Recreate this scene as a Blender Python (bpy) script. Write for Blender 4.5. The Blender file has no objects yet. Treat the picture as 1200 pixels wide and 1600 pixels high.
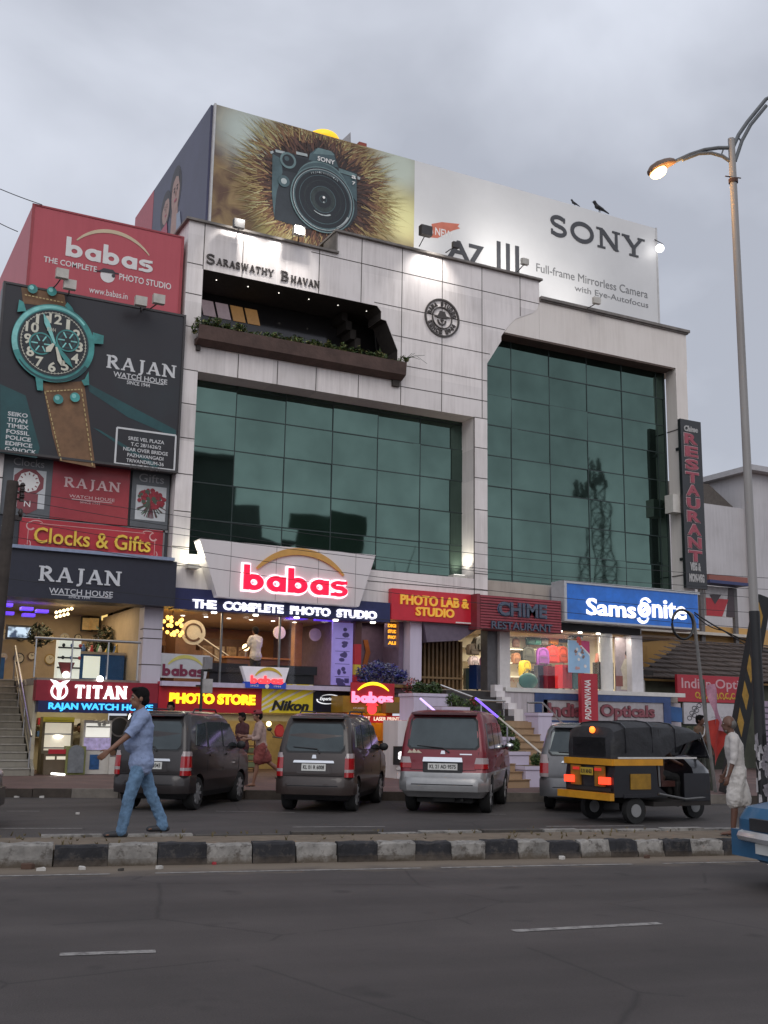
import bpy,bmesh,math,random
from mathutils import Vector,Matrix
random.seed(7)
S=bpy.context.scene
C=S.collection
PI=math.pi
# ---------------------------------------------------------------- camera
CF,CP,CR,CY=1708.154,0.1911916,0.0159306,0.4777881
CAM=Vector((-5.3757,-29.0382,1.6))
def _rows():
 cp,sp,cr,sr=math.cos(CP),math.sin(CP),math.cos(CR),math.sin(CR)
 A=Matrix(((1,0,0),(0,sp,-cp),(0,cp,sp)))
 B=Matrix(((cr,-sr,0),(sr,cr,0),(0,0,1)))
 ca,sa=math.cos(CY),math.sin(CY)
 Yw=Matrix(((ca,sa,0),(-sa,ca,0),(0,0,1)))
 M=B@A
 return[Yw@Vector(M[i])for i in range(3)]
RX,RY,RZ=_rows()
cam_d=bpy.data.cameras.new('camera')
cam=bpy.data.objects.new('camera',cam_d); C.objects.link(cam)
cam_d.sensor_fit='AUTO'; cam_d.sensor_width=36.0; cam_d.lens=CF/1600*36
cam_d.clip_end=3000; cam_d.clip_start=0.1
mw=Matrix.Identity(4)
for i in range(3):
 mw[i][0]=RX[i]; mw[i][1]=-RY[i]; mw[i][2]=-RZ[i]; mw[i][3]=CAM[i]
cam.matrix_world=mw
S.camera=cam
def ray(px,py):
 return RX*((px-600)/CF)+RY*((py-800)/CF)+RZ
def P(px,py,Y=0.0):
 d=ray(px,py); q=CAM+d*((Y-CAM.y)/d.y); return q.x,q.z
def G(px,py,z=0.0):
 d=ray(px,py); q=CAM+d*((z-CAM.z)/d.z); return q.x,q.y
 # ---------------------------------------------------------------- world + sun
SUN_EL,SUN_AZ=math.radians(38),math.radians(205)
W=bpy.data.worlds.new('World'); S.world=W; W.use_nodes=True
nt=W.node_tree; nt.nodes.clear()
def wn(t):return nt.nodes.new(t)
sky=wn('ShaderNodeTexSky'); sky.sky_type='NISHITA'; sky.sun_disc=False
sky.sun_elevation=math.radians(12); sky.sun_rotation=SUN_AZ
bg1=wn('ShaderNodeBackground'); bg1.inputs[1].default_value=0.05
nt.links.new(sky.outputs[0],bg1.inputs[0])
tc=wn('ShaderNodeTexCoord')
mp=wn('ShaderNodeMapping'); mp.inputs['Scale'].default_value=(1,1,1.35)
nt.links.new(tc.outputs['Generated'],mp.inputs[0])
nz=wn('ShaderNodeTexNoise'); nz.inputs['Scale'].default_value=2.3; nz.inputs['Detail'].default_value=6; nz.inputs['Roughness'].default_value=.47
nz.inputs['Distortion'].default_value=.35
nt.links.new(mp.outputs[0],nz.inputs['Vector'])
cr_=wn('ShaderNodeValToRGB')
E_=cr_.color_ramp.elements
E_[0].position=.39; E_[0].color=(.415,.44,.51,1)
E_[1].position=.61; E_[1].color=(.66,.695,.785,1)
nt.links.new(nz.outputs[0],cr_.inputs[0])
sx=wn('ShaderNodeSeparateXYZ'); nt.links.new(tc.outputs['Generated'],sx.inputs[0])
mr=wn('ShaderNodeMapRange'); mr.inputs['From Min'].default_value=.15; mr.inputs['From Max'].default_value=-.8
mr.inputs['To Min'].default_value=1.0; mr.inputs['To Max'].default_value=1.15
nt.links.new(sx.outputs['Y'],mr.inputs['Value'])
mz=wn('ShaderNodeMapRange'); mz.inputs['From Min'].default_value=.42; mz.inputs['From Max'].default_value=.05; mz.inputs['To Min'].default_value=0; mz.inputs['To Max'].default_value=.5
nt.links.new(sx.outputs['Z'],mz.inputs['Value'])
my=wn('ShaderNodeMapRange'); my.inputs['From Min'].default_value=-.1; my.inputs['From Max'].default_value=-.7; nt.links.new(sx.outputs['Y'],my.inputs['Value'])
mq=wn('ShaderNodeMath'); mq.operation='MULTIPLY_ADD'; nt.links.new(mz.outputs[0],mq.inputs[0]); nt.links.new(my.outputs[0],mq.inputs[1]); nt.links.new(mr.outputs[0],mq.inputs[2])
bg2=wn('ShaderNodeBackground')
nt.links.new(cr_.outputs[0],bg2.inputs[0]); nt.links.new(mq.outputs[0],bg2.inputs[1])
mx=wn('ShaderNodeMixShader'); mx.inputs[0].default_value=.93
nt.links.new(bg1.outputs[0],mx.inputs[1]); nt.links.new(bg2.outputs[0],mx.inputs[2])
wo=wn('ShaderNodeOutputWorld'); nt.links.new(mx.outputs[0],wo.inputs[0])
sd=bpy.data.lights.new('sun','SUN'); sd.energy=0.7; sd.angle=math.radians(35); sd.color=(1,.95,.9)
so=bpy.data.objects.new('sun',sd); C.objects.link(so)
so.rotation_euler=(math.radians(52),0,math.radians(-25))
S.view_settings.view_transform='Standard'; S.view_settings.look='None'
S.view_settings.exposure=0.22; S.view_settings.gamma=1.0
# ---------------------------------------------------------------- materials
MATS={}
def lin(c):
 return tuple(((v/255+.055)/1.055)**2.4 if v>10 else v/255/12.92 for v in c)
def M(name,rgb,rough=.6,var=.12,scale=6.0,bump=0.0,bscale=40.0,metal=0.0,coat=0.0,emit=0.0,ecol=None,spec=.5,trans=0.0,alpha=1.0):
 """procedural surface: linear rgb broken up by two noises, optional bump, gloss and light"""
 if name in MATS:return MATS[name]
 m=bpy.data.materials.new(name); m.use_nodes=True; MATS[name]=m
 n=m.node_tree.nodes; l=m.node_tree.links; b=n['Principled BSDF']
 t=n.new('ShaderNodeTexCoord')
 if var>0:
  z=n.new('ShaderNodeTexNoise'); z.inputs['Scale'].default_value=scale; z.inputs['Detail'].default_value=6; z.inputs['Roughness'].default_value=.65
  l.new(t.outputs['Object'],z.inputs['Vector'])
  r=n.new('ShaderNodeValToRGB'); e=r.color_ramp.elements
  e[0].position=.3; e[1].position=.7
  e[0].color=(*[c*(1-var)for c in rgb],1); e[1].color=(*[min(1,c*(1+var*.6))for c in rgb],1)
  l.new(z.outputs[0],r.inputs[0]); l.new(r.outputs[0],b.inputs['Base Color'])
 else:
  b.inputs['Base Color'].default_value=(*rgb,1)
 b.inputs['Roughness'].default_value=rough; b.inputs['Metallic'].default_value=metal
 b.inputs['Coat Weight'].default_value=coat; b.inputs['Coat Roughness'].default_value=.05
 b.inputs['Specular IOR Level'].default_value=spec
 b.inputs['Transmission Weight'].default_value=trans
 b.inputs['Alpha'].default_value=alpha
 if bump>0:
  z2=n.new('ShaderNodeTexNoise'); z2.inputs['Scale'].default_value=bscale; z2.inputs['Detail'].default_value=4
  l.new(t.outputs['Object'],z2.inputs['Vector'])
  bp=n.new('ShaderNodeBump'); bp.inputs['Strength'].default_value=bump; bp.inputs['Distance'].default_value=.02
  l.new(z2.outputs[0],bp.inputs['Height']); l.new(bp.outputs[0],b.inputs['Normal'])
 if emit>0:
  b.inputs['Emission Color'].default_value=(*(ecol or rgb),1); b.inputs['Emission Strength'].default_value=emit
 return m
def streaky(name,rgb,dirt,rough=.55,amount=.5,cell=None):
 """wall finish with vertical rain streaks and blotches of grime"""
 if name in MATS:return MATS[name]
 m=bpy.data.materials.new(name); m.use_nodes=True; MATS[name]=m
 n=m.node_tree.nodes; l=m.node_tree.links; b=n['Principled BSDF']
 t=n.new('ShaderNodeTexCoord')
 mp=n.new('ShaderNodeMapping'); mp.inputs['Scale'].default_value=(5,5,.35)
 l.new(t.outputs['Object'],mp.inputs[0])
 z=n.new('ShaderNodeTexNoise'); z.inputs['Scale'].default_value=1.6; z.inputs['Detail'].default_value=8; z.inputs['Roughness'].default_value=.7
 l.new(mp.outputs[0],z.inputs['Vector'])
 z2=n.new('ShaderNodeTexNoise'); z2.inputs['Scale'].default_value=.7; z2.inputs['Detail'].default_value=6
 l.new(t.outputs['Object'],z2.inputs['Vector'])
 mm=n.new('ShaderNodeMath'); mm.operation='MULTIPLY'; l.new(z.outputs[0],mm.inputs[0]); l.new(z2.outputs[0],mm.inputs[1])
 r=n.new('ShaderNodeValToRGB'); e=r.color_ramp.elements
 e[0].position=.2; e[0].color=(*rgb,1); e[1].position=.2+.35/max(amount,.05); e[1].color=(*dirt,1)
 l.new(mm.outputs[0],r.inputs[0]); l.new(r.outputs[0],b.inputs['Base Color'])
 if cell:
  sn=n.new('ShaderNodeVectorMath'); sn.operation='SNAP'; l.new(t.outputs['Object'],sn.inputs[0]); sn.inputs[1].default_value=cell
  wnz=n.new('ShaderNodeTexWhiteNoise'); l.new(sn.outputs[0],wnz.inputs['Vector'])
  mr2=n.new('ShaderNodeMapRange'); mr2.inputs['To Min'].default_value=.84; mr2.inputs['To Max'].default_value=1.03; l.new(wnz.outputs['Value'],mr2.inputs['Value'])
  mx2=n.new('ShaderNodeMix'); mx2.data_type='RGBA'; mx2.blend_type='MULTIPLY'; mx2.inputs[0].default_value=1; l.new(r.outputs[0],mx2.inputs[6]); l.new(mr2.outputs[0],mx2.inputs[7]); l.new(mx2.outputs[2],b.inputs['Base Color'])
 b.inputs['Roughness'].default_value=rough
 return m
 # ---------------------------------------------------------------- mesh builder
class MB:
 def __init__(s):s.bm=bmesh.new(); s.k=0
 def _f(s,vs,m=0):
  try:
   f=s.bm.faces.new(vs); f.material_index=m; return f
  except ValueError:return None
 def poly(s,pts,m=0):return s._f([s.bm.verts.new(p)for p in pts],m)
 def box(s,x0,x1,y0,y1,z0,z1,m=0):
  v=[s.bm.verts.new((x,y,z))for x in(x0,x1)for y in(y0,y1)for z in(z0,z1)]
  for q in((0,1,3,2),(4,6,7,5),(0,4,5,1),(2,3,7,6),(0,2,6,4),(1,5,7,3)):
   s._f([v[i]for i in q],m)
  return v
 def obox(s,c,hx,hy,hz,rz=0.0,m=0,ry=0.0,rx=0.0):
  R=Matrix.Rotation(rz,3,'Z')@Matrix.Rotation(ry,3,'Y')@Matrix.Rotation(rx,3,'X')
  v=s.box(-hx,hx,-hy,hy,-hz,hz,m)
  for q in v:q.co=R@q.co+Vector(c)
 def prism(s,pts,y0,y1,m=0):
  """outline given as (x, z), solid between depths y0 and y1"""
  a=[s.bm.verts.new((x,y0,z))for x,z in pts]; b=[s.bm.verts.new((x,y1,z))for x,z in pts]
  s._f(a,m); s._f(b[::-1],m); n=len(pts)
  for i in range(n):s._f([a[i],b[i],b[(i+1)%n],a[(i+1)%n]],m)
  return a+b
 def zprism(s,pts,z0,z1,m=0):
  a=[s.bm.verts.new((x,y,z0))for x,y in pts]; b=[s.bm.verts.new((x,y,z1))for x,y in pts]
  s._f(a[::-1],m); s._f(b,m); n=len(pts)
  for i in range(n):s._f([a[i],a[(i+1)%n],b[(i+1)%n],b[i]],m)
  return a+b
 def xprism(s,pts,x0,x1,m=0):
  a=[s.bm.verts.new((x0,y,z))for y,z in pts]; b=[s.bm.verts.new((x1,y,z))for y,z in pts]
  s._f(a,m); s._f(b[::-1],m); n=len(pts)
  for i in range(n):s._f([a[i],b[i],b[(i+1)%n],a[(i+1)%n]],m)
  return a+b
 def tube(s,path,r,n=8,m=0,closed=False):
  path=[Vector(p)for p in path]; rings=[]
  rr=r if isinstance(r,(list,tuple))else[r]*len(path)
  up=Vector((0,0,1))
  for i,p in enumerate(path):
   t=(path[min(i+1,len(path)-1)]-path[max(i-1,0)])
   if t.length<1e-9:t=Vector((0,0,1))
   t.normalize()
   a=t.cross(up)
   if a.length<.05:a=t.cross(Vector((1,0,0)))
   a.normalize(); b=t.cross(a)
   rings.append([s.bm.verts.new(p+(a*math.cos(k*2*PI/n)+b*math.sin(k*2*PI/n))*rr[i])for k in range(n)])
  for i in range(len(rings)-1):
   for k in range(n):
    s._f([rings[i][k],rings[i][(k+1)%n],rings[i+1][(k+1)%n],rings[i+1][k]],m)
  s._f(rings[0][::-1],m); s._f(rings[-1],m)
 def cyl(s,p0,p1,r0,r1=None,n=16,m=0):s.tube([p0,p1],[r0,r0 if r1 is None else r1],n,m)
 def ball(s,c,r,m=0,u=16,v=10,R=None):
  if not isinstance(r,(tuple,list)):r=(r,r,r)
  rings=[]
  c=Vector(c)
  for j in range(1,v):
   th=PI*j/v; ring=[]
   for i in range(u):
    q=Vector((r[0]*math.sin(th)*math.cos(2*PI*i/u),r[1]*math.sin(th)*math.sin(2*PI*i/u),r[2]*math.cos(th)))
    ring.append(s.bm.verts.new(c+(R@q if R else q)))
   rings.append(ring)
  q=Vector((0,0,r[2])); q=R@q if R else q
  a=s.bm.verts.new(c+q); b=s.bm.verts.new(c-q)
  for i in range(u):
   s._f([a,rings[0][i],rings[0][(i+1)%u]],m); s._f([b,rings[-1][(i+1)%u],rings[-1][i]],m)
   for j in range(v-2):s._f([rings[j][i],rings[j+1][i],rings[j+1][(i+1)%u],rings[j][(i+1)%u]],m)
 def capsule(s,p0,r0,p1,r1,m=0,n=12):
  p0=Vector(p0); p1=Vector(p1); d=(p1-p0).normalized()
  s.tube([p0-d*r0*.98,p0-d*r0*.7,p0,p1,p1+d*r1*.7,p1+d*r1*.98],[r0*.2,r0*.72,r0,r1,r1*.72,r1*.2],n,m)
 def lathe(s,prof,c=(0,0,0),n=24,m=0):
  c=Vector(c); rings=[]
  for r,z in prof:
   rings.append([s.bm.verts.new(c+Vector((r*math.cos(2*PI*k/n),r*math.sin(2*PI*k/n),z)))for k in range(n)])
  for i in range(len(rings)-1):
   for k in range(n):s._f([rings[i][k],rings[i][(k+1)%n],rings[i+1][(k+1)%n],rings[i+1][k]],m)
  s._f(rings[0][::-1],m); s._f(rings[-1],m)
  # ---- flat printed shapes and lettering on a facade-parallel plane (facing -Y) ----
 def lay(s,pts,y,t=.002,m=0):s.prism(pts,y-t,y,m)
 def disc(s,cx,cz,r,y,t=.002,m=0,n=40,rz=None):
  rz=rz or r; s.prism([(cx+r*math.cos(2*PI*k/n),cz+rz*math.sin(2*PI*k/n))for k in range(n)],y-t,y,m)
 def arcband(s,cx,cz,rx,rz,a0,a1,w0,w1,y,t=.002,m=0,n=24):
  """curved band, width w0 at the start to w1 at the end (w may be a function of t in 0..1)"""
  o,i_=[],[]
  for k in range(n+1):
   u=k/n; a=math.radians(a0+(a1-a0)*u); w=w0(u)if callable(w0)else w0+(w1-w0)*u
   o.append((cx+(rx+w/2)*math.cos(a),cz+(rz+w/2)*math.sin(a))); i_.append((cx+(rx-w/2)*math.cos(a),cz+(rz-w/2)*math.sin(a)))
  fo=[s.bm.verts.new((x,y-t,z))for x,z in o]; fi=[s.bm.verts.new((x,y-t,z))for x,z in i_]
  bo=[s.bm.verts.new((x,y,z))for x,z in o]; bi=[s.bm.verts.new((x,y,z))for x,z in i_]
  for k in range(n):
   s._f([fo[k],fo[k+1],fi[k+1],fi[k]],m); s._f([fo[k],bo[k],bo[k+1],fo[k+1]],m); s._f([fi[k+1],bi[k+1],bi[k],fi[k]],m)
  s._f([fo[0],fi[0],bi[0],bo[0]],m); s._f([fo[-1],bo[-1],bi[-1],fi[-1]],m)
 def bar(s,x0,z0,x1,z1,w,y,t=.002,m=0):
  d=Vector((x1-x0,z1-z0)); d.normalize(); n=Vector((-d.y,d.x))*w/2
  s.prism([(x0+n.x,z0+n.y),(x0-n.x,z0-n.y),(x1-n.x,z1-n.y),(x1+n.x,z1+n.y)],y-t,y,m)
 def text(s,body,x0,x1,z0,z1,y,t=.01,m=0,bold=0.0,shear=0.0,T=None):
  """lettering fitted into the rectangle x0..x1, z0..z1 on plane y, raised by t towards -Y"""
  cu=bpy.data.curves.new('t','FONT'); cu.body=body; cu.size=1; cu.extrude=.5; cu.offset=bold; cu.shear=shear; cu.resolution_u=3
  cu.space_line=.95; cu.align_x='CENTER'
  o=bpy.data.objects.new('t',cu); C.objects.link(o)
  dg=bpy.context.evaluated_depsgraph_get(); dg.update()
  me=bpy.data.meshes.new_from_object(o.evaluated_get(dg))
  bpy.data.objects.remove(o); bpy.data.curves.remove(cu)
  xs=[v.co.x for v in me.vertices]; ys=[v.co.y for v in me.vertices]
  if xs:
   a,b,c_,d=min(xs),max(xs),min(ys),max(ys)
   for v in me.vertices:
    q=Vector((x0+(v.co.x-a)/(b-a)*(x1-x0),y-(v.co.z+.5)*t,z0+(v.co.y-c_)/(d-c_)*(z1-z0)))
    v.co=T@q if T else q
   nb=len(s.bm.faces); s.bm.from_mesh(me); s.bm.faces.ensure_lookup_table()
   for f in s.bm.faces[nb:]:f.material_index=m; f.smooth=False
  bpy.data.meshes.remove(me)
 def glyphs(s,word,x0,x1,z0,z1,y,t=.01,m=0,w=.14,serif=True,gap=.16,T=None):
  """roman capitals drawn with pen strokes, serifs on the stems"""
  tot=sum(SER[c][0]for c in word)+gap*(len(word)-1)
  sx=(x1-x0)/tot; sz=z1-z0; x=x0
  for c in word:
   wd,st=SER[c]
   for q in st:
    s.k=(s.k+1)%40
    yy=y-s.k*.0004
    if q[0]=='l':
     _,a,b,c2,d,th=q
     p0=(x+a*sx,z0+b*sz); p1=(x+c2*sx,z0+d*sz); ww=w*th*sz
     if abs(p0[0]-p1[0])>abs(p0[1]-p1[1])*4:s.bar(p0[0],p0[1],p1[0],p1[1],ww,yy,t,m)
     else:
      h=ww/2*math.hypot(p1[0]-p0[0],p1[1]-p0[1])/max(1e-6,abs(p1[1]-p0[1]))
      s.prism([(p0[0]-h,p0[1]),(p0[0]+h,p0[1]),(p1[0]+h,p1[1]),(p1[0]-h,p1[1])],yy-t,yy,m)
    elif q[0]=='s':
     if serif:s.bar(x+(q[1]-q[3])*sx,z0+q[2]*sz,x+(q[1]+q[3])*sx,z0+q[2]*sz,w*.5*sz,yy,t,m)
    else:
     _,cx,cz,rx,rz,a0,a1,th=q
     s.arcband(x+cx*sx,z0+cz*sz,rx*sx,rz*sz,a0,a1,w*th*sz,w*th*sz,yy,t,m)
   x+=(wd+gap)*sx
  if T:
   pass
 def blob_word(s,x0,z0,h,y,t=.02,m=0,grow=0.0):
  """the rounded lower-case word of the studio: ring letters with thick stems"""
  u=h; x=x0; wd=.2+grow
  def ring(cx):
   s.k=(s.k+1)%40
   s.arcband(cx,z0+.31*u,.22*u,.22*u,0,360,wd*u,wd*u,y-s.k*.0004,t,m,36)
  def stem(xa,z1,lean=0.0):
   s.k=(s.k+1)%40; g=grow*u/2; yy=y-s.k*.0004
   s.prism([(xa-g,z0-g),(xa+.19*u+g,z0-g),(xa+(.19+lean)*u+g,z0+z1*u+g),(xa-g+lean*u,z0+z1*u+g)],yy-t,yy,m)
  for ch in 'babas':
   if ch=='b':stem(x,1.0); ring(x+.34*u)
   elif ch=='a':ring(x+.34*u); stem(x+.47*u,.6)
   else:
    s.k=(s.k+1)%40; yy=y-s.k*.0004; c=x+.28*u
    s.arcband(c,z0+.445*u,.2*u,.11*u,20,265,.15*u+grow*u,.17*u+grow*u,yy,t,m)
    s.arcband(c,z0+.195*u,.22*u,.14*u,90,-150,.17*u+grow*u,.15*u+grow*u,yy-.0003,t,m)
    s.bar(c,z0+.6*u-.04*u,c+.28*u,z0+.56*u,.13*u+grow*u,yy-.0006,t,m)
    s.bar(c-.28*u,z0+.06*u,c,z0+.06*u,.13*u+grow*u,yy-.0009,t,m)
   x+=(.74 if ch!='s' else .6)*u
  return x
 def xform(s,T):
  for v in s.bm.verts:v.co=T@v.co
 def bevel(s,w,seg=2,ang=40):
  ed=[e for e in s.bm.edges if len(e.link_faces)==2 and e.calc_face_angle(0)>math.radians(ang)]
  bmesh.ops.bevel(s.bm,geom=ed,offset=w,segments=seg,affect='EDGES',profile=.6,clamp_overlap=True)
 def build(s,name,mats,parent=None,smooth=False,local=False,fix=True):
  if fix:bmesh.ops.recalc_face_normals(s.bm,faces=s.bm.faces)
  me=bpy.data.meshes.new(name); s.bm.to_mesh(me); s.bm.free()
  for q in(mats if isinstance(mats,(list,tuple))else[mats]):me.materials.append(q)
  if smooth:
   for p in me.polygons:p.use_smooth=True
   if smooth!='all':
    try:me.set_sharp_from_angle(angle=math.radians(38))
    except Exception:pass
  o=bpy.data.objects.new(name,me); C.objects.link(o)
  if parent:
   o.parent=parent
   if not local and parent.parent is None and parent.type=='EMPTY':o.location=-parent.location
  return o
SER={'S':(.62,[('a',.31,.735,.24,.215,25,270,1.0),('a',.31,.27,.26,.22,90,-155,1.0),('l',.54,.72,.54,.97,.5),('l',.06,.03,.06,.3,.5)]),'O':(.95,[('a',.475,.5,.4,.44,0,360,1.05)]),'N':(.9,[('l',.14,0,.14,1,.8),('l',.14,.97,.76,.03,1.15),('l',.76,0,.76,1,.8),('s',.14,.035,.16),('s',.08,.965,.13),('s',.76,.965,.16)]),'Y':(.86,[('l',.43,0,.43,.45,1.1),('l',.43,.42,.1,.97,1.1),('l',.43,.42,.76,.97,.8),('s',.43,.035,.19),('s',.1,.965,.16),('s',.76,.965,.15)]),'R':(.8,[('l',.16,0,.16,1,1.1),('a',.34,.735,.25,.21,-90,90,1.0),('l',.16,.945,.34,.945,.6),('l',.16,.52,.34,.52,.6),('l',.36,.5,.72,.02,1.1),('s',.16,.035,.16),('s',.1,.965,.12),('s',.72,.035,.12)]),'A':(.84,[('l',.1,0,.42,1,.65),('l',.74,0,.42,1,1.15),('l',.22,.33,.62,.33,.55),('s',.1,.035,.13),('s',.74,.035,.15)]),'J':(.5,[('l',.32,.06,.32,1,1.1),('a',.16,.06,.16,.2,0,-110,.8),('s',.32,.965,.17)]),'T':(.78,[('l',.39,0,.39,.97,1.1),('l',.04,.95,.74,.95,.65),('l',.06,.78,.06,.96,.5),('l',.72,.78,.72,.96,.5),('s',.39,.035,.16)]),'I':(.34,[('l',.17,0,.17,1,1.1),('s',.17,.035,.16),('s',.17,.965,.16)]),'W':(1.15,[('l',.12,1,.34,0,1.05),('l',.34,0,.57,.95,.7),('l',.57,.95,.8,0,1.05),('l',.8,0,1.03,1,.7),('s',.12,.965,.14),('s',.57,.965,.13),('s',1.03,.965,.13)]),'H':(.88,[('l',.15,0,.15,1,1.05),('l',.73,0,.73,1,1.05),('l',.15,.51,.73,.51,.6),('s',.15,.035,.16),('s',.15,.965,.16),('s',.73,.035,.16),('s',.73,.965,.16)]),'B':(.74,[('l',.15,0,.15,1,1.05),('a',.34,.745,.22,.2,-90,90,.95),('a',.36,.275,.27,.225,-90,90,1.0),('l',.15,.945,.35,.945,.55),('l',.15,.525,.36,.525,.55),('l',.15,.05,.36,.05,.55),('s',.1,.035,.12),('s',.1,.965,.12)]),'V':(.84,[('l',.1,1,.42,0,1.1),('l',.42,0,.74,1,.7),('s',.1,.965,.15),('s',.74,.965,.14)]),' ':(.4,[]),}
def tag(o,label,cat,group=None,kind=None):
 if label:o['label']=label
 if cat:o['category']=cat
 if group:o['group']=group
 if kind:o['kind']=kind
 return o
def thing(name,label,cat,loc=(0,0,0),rz=0.0,group=None):
 o=bpy.data.objects.new(name,None); C.objects.link(o); o.empty_display_size=.2
 o.location=loc; o.rotation_euler=(0,0,rz)
 return tag(o,label,cat,group)
def structure(o):o['kind']='structure'; return o
def dup(root,loc,rz=0.0,label=None,sc=None):
 def cp(o,par):
  c=o.copy(); C.objects.link(c)
  if par:c.parent=par
  for ch in list(o.children):cp(ch,c)
  return c
 r=cp(root,None); r.location=loc; r.rotation_euler=(0,0,rz)
 if sc:r.scale=sc
 if label:r['label']=label
 return r
def lamp(kind,loc,power,color=(1,1,1),size=.1,to=None,spot=70,blend=.6,name='lamp_light',parent=None,sy=None):
 d=bpy.data.lights.new(name,kind); d.energy=power*(1.5 if name=='ceiling_light' else 1); d.color=color
 if kind=='AREA':
  d.size=size
  if sy:d.shape='RECTANGLE'; d.size_y=sy
 else:d.shadow_soft_size=size
 if kind=='SPOT':d.spot_size=math.radians(spot); d.spot_blend=blend
 o=bpy.data.objects.new(name,d); C.objects.link(o); o.location=loc
 if to:o.rotation_euler=(Vector(to)-Vector(loc)).to_track_quat('-Z','Y').to_euler()
 if parent:
  o.parent=parent; o.matrix_parent_inverse=parent.matrix_world.inverted()if parent.parent is None and parent.location.length<1e-9 else Matrix.Translation(-parent.location)
 return o
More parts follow.
